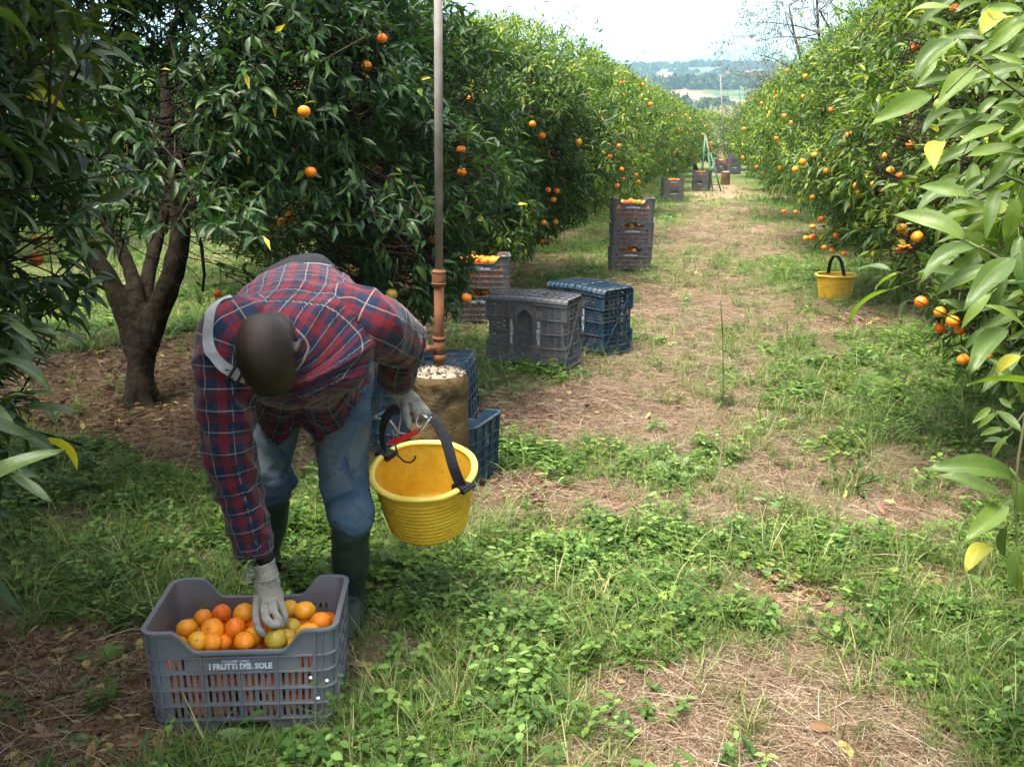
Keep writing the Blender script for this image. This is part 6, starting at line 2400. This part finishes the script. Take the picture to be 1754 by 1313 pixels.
# ---- jeans
def jeans_material():
    m, n = new_mat('worn_denim')
    tc = N(n, 'ShaderNodeTexCoord')
    def nz(sc, det=5.0):
        q = N(n, 'ShaderNodeTexNoise', i_Scale=sc, i_Detail=det, i_Roughness=.6); n.links.new(tc.outputs['Object'], q.inputs['Vector']); return q.outputs[0]
    col = ramp(n, nz(6), [(.3, (.016, .042, .088)), (.7, (.034, .080, .145))])
    fade = N(n, 'ShaderNodeAttribute', attribute_name='fade').outputs['Fac']
    dirtc = ramp(n, nz(11, 7), [(.3, (.060, .090, .105)), (.7, (.145, .155, .14))])
    col = mixc(n, math_(n, 'MULTIPLY', fade, math_(n, 'MULTIPLY_ADD', nz(9, 6), 1.1, .12)), col, dirtc)
    wv = N(n, 'ShaderNodeTexWave', i_Scale=160.0, i_Distortion=2.0); n.links.new(tc.outputs['Object'], wv.inputs['Vector'])
    col = mixc(n, math_(n, 'MULTIPLY', wv.outputs[0], .12), col, (.25, .33, .42))
    p = N(n, 'ShaderNodeBsdfPrincipled', i_Roughness=.9); p.inputs['Specular IOR Level'].default_value = .15
    n.links.new(col, p.inputs['Base Color'])
    bp = N(n, 'ShaderNodeBump', i_Strength=.3, i_Distance=.006); n.links.new(nz(120, 3), bp.inputs['Height']); n.links.new(bp.outputs[0], p.inputs['Normal'])
    o = N(n, 'ShaderNodeOutputMaterial'); n.links.new(p.outputs[0], o.inputs[0])
    return m


def jeans():
    mb = MB(); o = PO
    mb.limb([V3(-.675, 3.29, 1.0) - o, V3(-.675, 3.31, .93) - o, V3(-.675, 3.31, .87) - o], [.14, .155, .125], 20, 1.15, (0, 1, 0))
    for s, h_, k_, hem, w in ((-1, R_hip, R_kn, P(470, 838, 3.38), 1), (1, L_hip, L_kn, P(602, 896, 3.155), 1)):
        mid = h_.lerp(k_, .5)
        low = k_.lerp(hem, .6) + V3(0, .01, 0)
        mb.limb([h_ - o, mid - o, k_ - o + V3(0, -.005, .0), low - o, hem - o + V3(0, 0, .02), hem - o + V3(0, 0, .004)], [.106, .088, .071, .069, .074, .060], 20, 1.0)
    me = remesh(mb, .0062, 3)
    me.materials.clear(); me.materials.append(jeans_material()); me.name = 'jeans'
    fade = []
    for v in me.vertices:
        w = v.co + o
        kn = min((w - R_kn).length, (w - L_kn).length)
        lowz = w.z
        bunch = float(sstep(.56, .42, lowz))
        d = .009 * ridge(Vector((w.x * 5, w.y * 5, w.z * 13 + w.x * 9))) + .0055 * (1 - bunch) * ridge(Vector((w.x * 8, w.y * 6, w.z * 15 - w.x * 13))) + bunch * .013 * ridge(Vector((w.x * 2.5, w.y * 2.5, w.z * 19 + .8 * math.sin(w.x * 15 + 1)))) + .001 * noise.noise(w * 30)
        cr_ = max(0, ridge(Vector((w.x * 3.5 + 5, w.y * 3, w.z * 9 + w.x * 12)))) ** 2 * .006 + max(0, ridge(Vector((w.x * 3 + 9, w.y * 3, w.z * 10 - w.x * 10)))) ** 2 * .005
        v.co += v.normal * (d * .8 + cr_ * (1 - .5 * bunch) - .006)
        fade.append(float(np.clip(math.exp(-((lowz - .60) / .15) ** 2) * (1.0 if v.normal.y < -.0 else .15) * 1.15, 0, 1)))
    at = me.attributes.new('fade', 'FLOAT', 'POINT'); at.data.foreach_set('value', np.array(fade, dtype=np.float32))
    me.update()
    j = link('jeans', me, person)


jeans()


# ---- boots
def boots():
    for hem, an, yaw in ((P(466, 850, 3.39), R_an, -.15), (P(600, 905, 3.16), L_an, .10)):
        mb = MB()
        o = PO
        a = an - o
        mb.limb([hem - o + V3(0, .0, -.0), (hem - o).lerp(a, .45) + V3(0, .008, 0), a + V3(0, .012, .02), a + V3(0, .015, -.04)], [.060, .062, .050, .055], 18)
        f = V3(math.sin(yaw), -math.cos(yaw), 0)
        mb.limb([a + V3(0, .03, -.055), a + f * .06 + V3(0, 0, -.045), a + f * .13 + V3(0, 0, -.055), a + f * .17 + V3(0, 0, -.058)], [.046, .050, .046, .036], 16)
        me = remesh(mb, .006, 3)
        for v in me.vertices:
            w = v.co
            v.co += v.normal * (.0022 * ridge(Vector((w.x * 6, w.y * 6, w.z * 28))) - .001)
            if v.co.z < .004: v.co.z = .004 + (v.co.z - .004) * .1
        me.materials.clear(); me.materials.append(M_boot); me.name = 'boot'
        b = link('boot', me, person)
        mb = MB()
        ax = (hem - an).normalized(); q = hem - o
        mb.tube([q - ax * .012, q + ax * .0], [.0645, .0640], 30, False); mb.build('boot_cuff', M_boot, b, True)
        # sole
        mb = MB(); n = 28; vs = []
        r_ = V3(f.y * -1, f.x, 0)
        for z in (.0, .016):
            for k in range(n):
                t = 2 * math.pi * k / n
                along = .068 + .142 * math.cos(t); w = .046 * math.sin(t) * (1.08 if math.cos(t) > 0 else .92)
                p = a + f * along + r_ * w; vs.append(V3(p.x, p.y, z))
        mb.add(vs, [(k, (k + 1) % n, n + (k + 1) % n, n + k) for k in range(n)] + [tuple(range(n - 1, -1, -1)), tuple(range(n, 2 * n))])
        mb.build('sole', M_boot, b)
        FOOT.append((an.x, an.y - .03, .12))


boots()


# ---- gloves with five separate fingers
def glove(wr, palm_pts, palm_r, fingers, name, cuffdir, flat=.62, up=(0, -1, 0)):
    mb = MB(); o = PO
    mb.limb([p - o for p in palm_pts], palm_r, 16, flat, up)
    for f in fingers:
        pts, r = f
        mb.limb([p - o for p in pts], r, 10, 1.0, None, 5)
    me = remesh(mb, .0030, 2, .5)
    for v in me.vertices:
        w = v.co
        v.co += v.normal * (.0007 * noise.noise(w * 120) + .0012 * ridge(w * 26) - .0006)
    me.materials.clear(); me.materials.append(M_glove); me.name = name
    g = link(name, me, person)
    # ribbed knit cuff
    mb = MB(); d = cuffdir.normalized(); q = palm_pts[0] - o - d * .012
    prof = []
    n = 60; sx = d.orthogonal().normalized(); sy = d.cross(sx); vs = []
    hs = [-.012, .0, .012, .024, .034, .038, .034]; rs = [.0315, .0305, .0300, .0305, .0325, .0330, .0285]
    for h, r in zip(hs, rs):
        for k in range(n):
            a = 2 * math.pi * k / n; rr = r * (1 + .030 * math.cos(20 * a))
            vs.append(q + d * h + sx * rr * math.cos(a) + sy * rr * math.sin(a))
    mb.add(vs, [(j * n + k, j * n + (k + 1) % n, (j + 1) * n + (k + 1) % n, (j + 1) * n + k) for j in range(len(hs) - 1) for k in range(n)])
    mb.build('knit_cuff', M_glove, g, True)
    return g


# his right hand, reaching down among the oranges
glove(R_wr, [P(455, 975, 2.772), P(458, 1000, 2.78), P(461, 1022, 2.785), P(461, 1034, 2.785)], [.029, .037, .042, .036],
      [([P(442, 1018, 2.78), P(439, 1040, 2.76), P(439, 1060, 2.735), P(444, 1076, 2.725), P(452, 1085, 2.73)], [.0135, .0125, .0118, .011, .0098]),      # forefinger
       ([P(454, 1026, 2.765), P(453, 1045, 2.725), P(457, 1060, 2.705), P(466, 1068, 2.705), P(475, 1069, 2.715)], [.0135, .0130, .0120, .0112, .010]),   # middle
       ([P(467, 1028, 2.765), P(470, 1046, 2.735), P(477, 1060, 2.725), P(482, 1069, 2.735)], [.0130, .0122, .0112, .0100]),                               # ring
       ([P(477, 1022, 2.785), P(483, 1040, 2.775), P(488, 1054, 2.765), P(489, 1063, 2.765)], [.0120, .0112, .0102, .0090]),                                # little
       ([P(448, 1004, 2.80), P(446, 1030, 2.825), P(452, 1052, 2.825), P(460, 1066, 2.815)], [.0150, .0140, .0128, .0110])],                                # thumb, behind
      'glove', R_el - R_wr, .66, (1, 0, 0))
# his left hand, closed round the strap
glove(L_wr, [P(682, 664, 3.235), P(691, 678, 3.24), P(703, 690, 3.25), P(710, 696, 3.255)], [.029, .037, .041, .036],
      [([P(693, 690, 3.225), P(694, 704, 3.195), P(698, 718, 3.185), P(702, 730, 3.19)], [.0140, .0135, .0125, .0110]),       # forefinger hanging down
       ([P(704, 692, 3.225), P(710, 702, 3.195), P(713, 713, 3.20), P(710, 720, 3.225)], [.0135, .0130, .0120, .0105]),
       ([P(716, 694, 3.235), P(724, 703, 3.205), P(727, 714, 3.215), P(722, 720, 3.24)], [.0130, .0125, .0115, .0100]),
       ([P(723, 696, 3.255), P(732, 705, 3.235), P(736, 716, 3.245), P(732, 722, 3.265)], [.0120, .0115, .0105, .0090]),
       ([P(688, 684, 3.275), P(694, 702, 3.31), P(704, 714, 3.315), P(714, 718, 3.30)], [.0150, .0140, .0125, .0110])],
      'glove', L_el - L_wr, .68, (.7, -.2, .7))

# ---- bag on the back and its webbing strap over the right shoulder
bag = empty('back_bag', (-.66, 3.15, 1.2)); tag(bag, 'black bag with pale piping on the bending man\'s back, grey strap over his shoulder', 'bag')
bo = Vector(bag.location)
shirt_bvh = BVHTree.FromPolygons([v.co + PO for v in shirt.data.vertices], [p.vertices[:] for p in shirt.data.polygons])


def on_shirt(p, off=.004, d=Vector((0, 0, 1))):
    h = shirt_bvh.ray_cast(p + d * .5, -d)
    return (h[0] + d * off) if h[0] is not None else p


def back_bag():
    mb = MB(); nx, ny = 26, 12; vs = []
    for layer in (0, 1):
        for i in range(nx + 1):
            for j in range(ny + 1):
                s, t = i / nx, j / ny
                x = -.80 + .27 * s; y = 3.03 + .17 * t + .02 * s
                p = on_shirt(V3(x, y, 1.2), .003)
                if layer:
                    e = min(1, 6 * min(s, 1 - s)) * min(1, 4 * min(t, 1 - t))
                    p = p + V3(0, 0, .004 + .034 * e ** .6 + .008 * noise.noise(Vector((x * 16, y * 22, 1))) * e)
                vs.append(p - bo)
    m = ny + 1; L_ = (nx + 1) * m; fs = []
    for i in range(nx):
        for j in range(ny):
            a, b, c, d = i * m + j, (i + 1) * m + j, (i + 1) * m + j + 1, i * m + j + 1
            fs.append((a + L_, b + L_, c + L_, d + L_)); fs.append((d, c, b, a))
    mb.add(vs, fs); mb.build('pouch', M_bag, bag, True)
    for yy, x0, x1, w in ((3.045, -.80, -.55, .006), (3.10, -.68, -.56, .010)):
        pts = [on_shirt(V3(x0 + (x1 - x0) * k / 12, yy + .012 * math.sin(k * .5), 1.2), .010) + V3(0, 0, .014 if yy > 3.08 else .0) for k in range(13)]
        mb = MB(); mb.tube([p - bo for p in pts], w * .5, 8); mb.build('piping', M_strapg, bag, True)
    # strap hugging the shirt: over the side of the back, round the shoulder to the chest
    path = [(-.775, 3.03, 1.2), (-.79, 2.93, 1.2), (-.80, 2.83, 1.2), (-.795, 2.74, 1.15)]
    pix = [(392, 497), (372, 520), (360, 548), (357, 578), (362, 603), (378, 624), (400, 638), (418, 648)]
    C = Vector(C0); pts = []; nrms = []
    for (x, y) in pix:
        d = Vector(ray(x, y)).normalized(); h = shirt_bvh.ray_cast(C, d)
        if h[0] is None:
            h = shirt_bvh.find_nearest(C + d * 2.75)
            pts.append(h[0] + h[1] * .004); nrms.append(h[1])
        else:
            pts.append(h[0] + h[1] * .004); nrms.append(h[1])
    for k in range(1, len(nrms) - 1): nrms[k] = (nrms[k - 1] + nrms[k] * 2 + nrms[k + 1]).normalized()
    Q = catmull([np.array(p[:]) for p in pts], 6); NN = catmull([np.array(p[:]) for p in nrms], 6)
    vs = []; w = .030
    for i in range(len(Q)):
        p = Vector(Q[i]); t = (Vector(Q[min(i + 1, len(Q) - 1)]) - Vector(Q[max(i - 1, 0)])).normalized(); n = Vector(NN[i]).normalized(); s_ = n.cross(t).normalized()
        for a, b in ((-1, -1), (1, -1), (1, 1), (-1, 1)):
            q = p + s_ * a * w / 2
            h = shirt_bvh.find_nearest(q)
            base = h[0] + h[1] * .0035
            vs.append((base + n * (.0030 if b > 0 else 0.0)) - bo)
    fs = [(i * 4 + k, i * 4 + (k + 1) % 4, (i + 1) * 4 + (k + 1) % 4, (i + 1) * 4 + k) for i in range(len(Q) - 1) for k in range(4)]
    mb = MB(); mb.add(vs, fs); mb.build('strap', M_strapg, bag)
    # buckle
    i = int(len(Q) * .84); p = Vector(Q[i]); t = (Vector(Q[i + 1]) - Vector(Q[i - 1])).normalized(); n = Vector(NN[i]).normalized(); s_ = n.cross(t).normalized()
    mb = MB()
    for d in (-.014, .012): mb.bar(p + t * d + s_ * .025 + n * .008 - bo, p + t * d - s_ * .025 + n * .008 - bo, .006, .005, up=n)
    mb.build('buckle', M_black, bag)


back_bag()

# ================================================================== SINGLE PLANTS THAT STAND OUT
def weed_plants():
    # tall thin weed on the path
    g = Gp(1238, 696)
    r = empty('tall_weed', (g.x, g.y, gzf(g.x, g.y))); tag(r, 'tall thin dark stemmed weed standing alone on the straw path', 'weed')
    t = Tri(); top = V3(-.045, .0, .66); random.seed(3)
    pts = [V3(0, 0, 0), V3(-.006, 0, .2), V3(-.022, 0, .45), top]
    for a, b in zip(pts[:-1], pts[1:]): t.stem(a, b, .0085, .05)
    t.mesh('s', M_weed)
    s = link('stem', t.mesh('stem', M_weed), r)
    t = Tri()
    for k in range(40):
        h = random.uniform(.03, .64); q = V3(-.045 * (h / .66) ** 1.3, 0, h); big = h < .28
        d = rdir(random.uniform(.2, 1.0))
        if big: t.leaf(q, d, (0, 0, 1), random.uniform(.06, .13), random.uniform(.012, .02), random.random() * .4, .4)
        else:
            e = q + d.normalized() * random.uniform(.02, .05); t.stem(q, e, .0015, .3)
            for j in range(4): t.leaf(e, rdir(.5), (0, 0, 1), .012, .007, random.random() * .4, .2)
    f = link('foliage', t.mesh('foliage', M_weed), r); tag(f, kind='stuff')
    # broad-leaved weeds, each leaf by itself
    def broad(px, py, label, leaves, wdt=.42, up=.35, mat=None, nm='broadleaf_weed'):
        g = Gp(px, py); z = gzf(g.x, g.y)
        r = empty(nm, (g.x, g.y, z)); tag(r, label, 'weed')
        rr = random.Random(px)
        for (tx, ty, h) in leaves:
            tip = Gp(tx, ty, h); base = V3(g.x + rr.uniform(-.008, .008), g.y + rr.uniform(-.008, .008), z + .012)
            ax = tip - base
            me = rr.choice(BL)
            leaf_object(r, base, ax, V3(rr.uniform(-.3, .3), -.35, 1), ax.length, me, r.location)
    M_bl = leaf_mat('broad_weed_leaf', [(0, (.07, .17, .03)), (1, (.14, .28, .06))], 'obj', rough=.5, vein=True, back=(.2, .3, .14))
    BL = []
    for i in range(3):
        me = big_leaf_mesh('leaf', 50 + i, .34, .16, .12, M_bl, broad=-.55); BL.append(me)
    broad(1676, 1128, 'broad-leaved pale green weed with long stalks, lower right of the alley', [(1602, 1088, .05), (1588, 1155, .01), (1650, 1140, .03), (1672, 1060, .17), (1700, 1100, .06), (1754, 1100, .08), (1690, 1150, .02), (1620, 1165, .01)])
    broad(1712, 1290, 'dark green nettle-like weed in the bottom right corner', [(1680, 1260, .05), (1700, 1240, .08), (1740, 1245, .08), (1754, 1280, .05), (1690, 1300, .04), (1735, 1310, .05), (1715, 1265, .10)])
    broad(1305, 968, 'small weed with one rounded pale leaf among grass, right of centre', [(1328, 958, .05), (1290, 948, .04), (1280, 975, .02), (1312, 985, .02)])
    broad(455, 1275, 'weed with long grey-green leaves in front of the crate', [(345, 1283, .02), (400, 1262, .05), (420, 1300, .02), (500, 1290, .03), (470, 1250, .06), (430, 1310, .03)])
    broad(130, 1275, 'leafy seedling on the brown litter at the bottom left', [(105, 1250, .06), (150, 1262, .05), (125, 1305, .02), (165, 1290, .03), (90, 1280, .03)])
    broad(1165, 806, 'clump of pale round-leaved weed in the middle of the alley', [(1110, 800, .04), (1140, 785, .05), (1180, 780, .07), (1210, 800, .04), (1170, 822, .03), (1190, 815, .03), (1130, 818, .02), (1155, 775, .08)])
    broad(1320, 860, 'grey-green weed beside the cut branch', [(1290, 852, .04), (1305, 838, .06), (1345, 850, .04), (1330, 872, .02)])
    # flowering weed before the right corner of the front crate
    g = Gp(578, 1262); r = empty('flowering_weed', (g.x, g.y, gzf(g.x, g.y))); tag(r, 'thin weed with tiny white flowers leaning over the right front corner of the front crate', 'weed')
    t = Tri(); random.seed(8); o = Vector(r.location)
    tips = [P(532, 1160, 2.60), P(545, 1195, 2.58), P(560, 1165, 2.6), P(610, 1200, 2.62), P(590, 1150, 2.62)]
    for q in tips:
        m_ = (Vector(r.location) * .5 + q * .5) + V3(.015, -.01, .03)
        t.stem(V3(0, 0, 0), m_ - o, .0025, .3); t.stem(m_ - o, q - o, .0018, .3)
        for k in range(3): t.leaf((m_ - o).lerp(q - o, random.random()), rdir(.3), (0, -.5, 1), random.uniform(.015, .035), .012, random.random() * .3, .3)
    f = link('foliage', t.mesh('foliage', M_weed), r); tag(f, kind='stuff')
    M_fl = simple_mat('white_petal', (.7, .7, .6), (.8, .78, .7), 10, .7)
    for q in tips[:3]:
        mb = MB(); mb.ellipsoid(q - o, (.005, .005, .004), None, 7, 5); mb.build('flower', M_fl, r)


weed_plants()


def cut_branch():
    g = Gp(1452, 840); r = empty('cut_branch', (g.x, g.y, gzf(g.x, g.y) + .01)); tag(r, 'cut orange twig with dark withering leaves lying on the alley right of centre', 'branch')
    o = Vector(r.location); rr = random.Random(4)
    DL = [big_leaf_mesh('leaf', 70 + i, .26, .35, .5, M_leafdark) for i in range(3)]
    mb = MB(); ends = []
    for (x, y, h) in ((1405, 825, .05), (1425, 800, .08), (1470, 795, .09), (1495, 825, .05), (1480, 850, .03)):
        e = Gp(x, y, h); mb.tube([V3(0, 0, .0), (e - o) * .5 + V3(0, 0, .02), e - o], [.005, .004, .002], 6); ends.append(e)
    for e in ends:
        for k in range(6):
            f = rr.uniform(.3, 1.0); p = (e - o) * f + o + V3(0, 0, .02 * (1 - f))
            d = ((e - o).normalized() + V3(rr.uniform(-.9, .9), rr.uniform(-.9, .9), rr.uniform(-.3, .8)))
            leaf_object(r, p, d, V3(rr.uniform(-.6, .6), rr.uniform(-.9, .2), 1), rr.uniform(.05, .085), rr.choice(DL), o)
    tw = mb.build('twigs', M_twig, r, True); tag(tw, kind='stuff')


cut_branch()

place_cover()
if HAZE: haze()
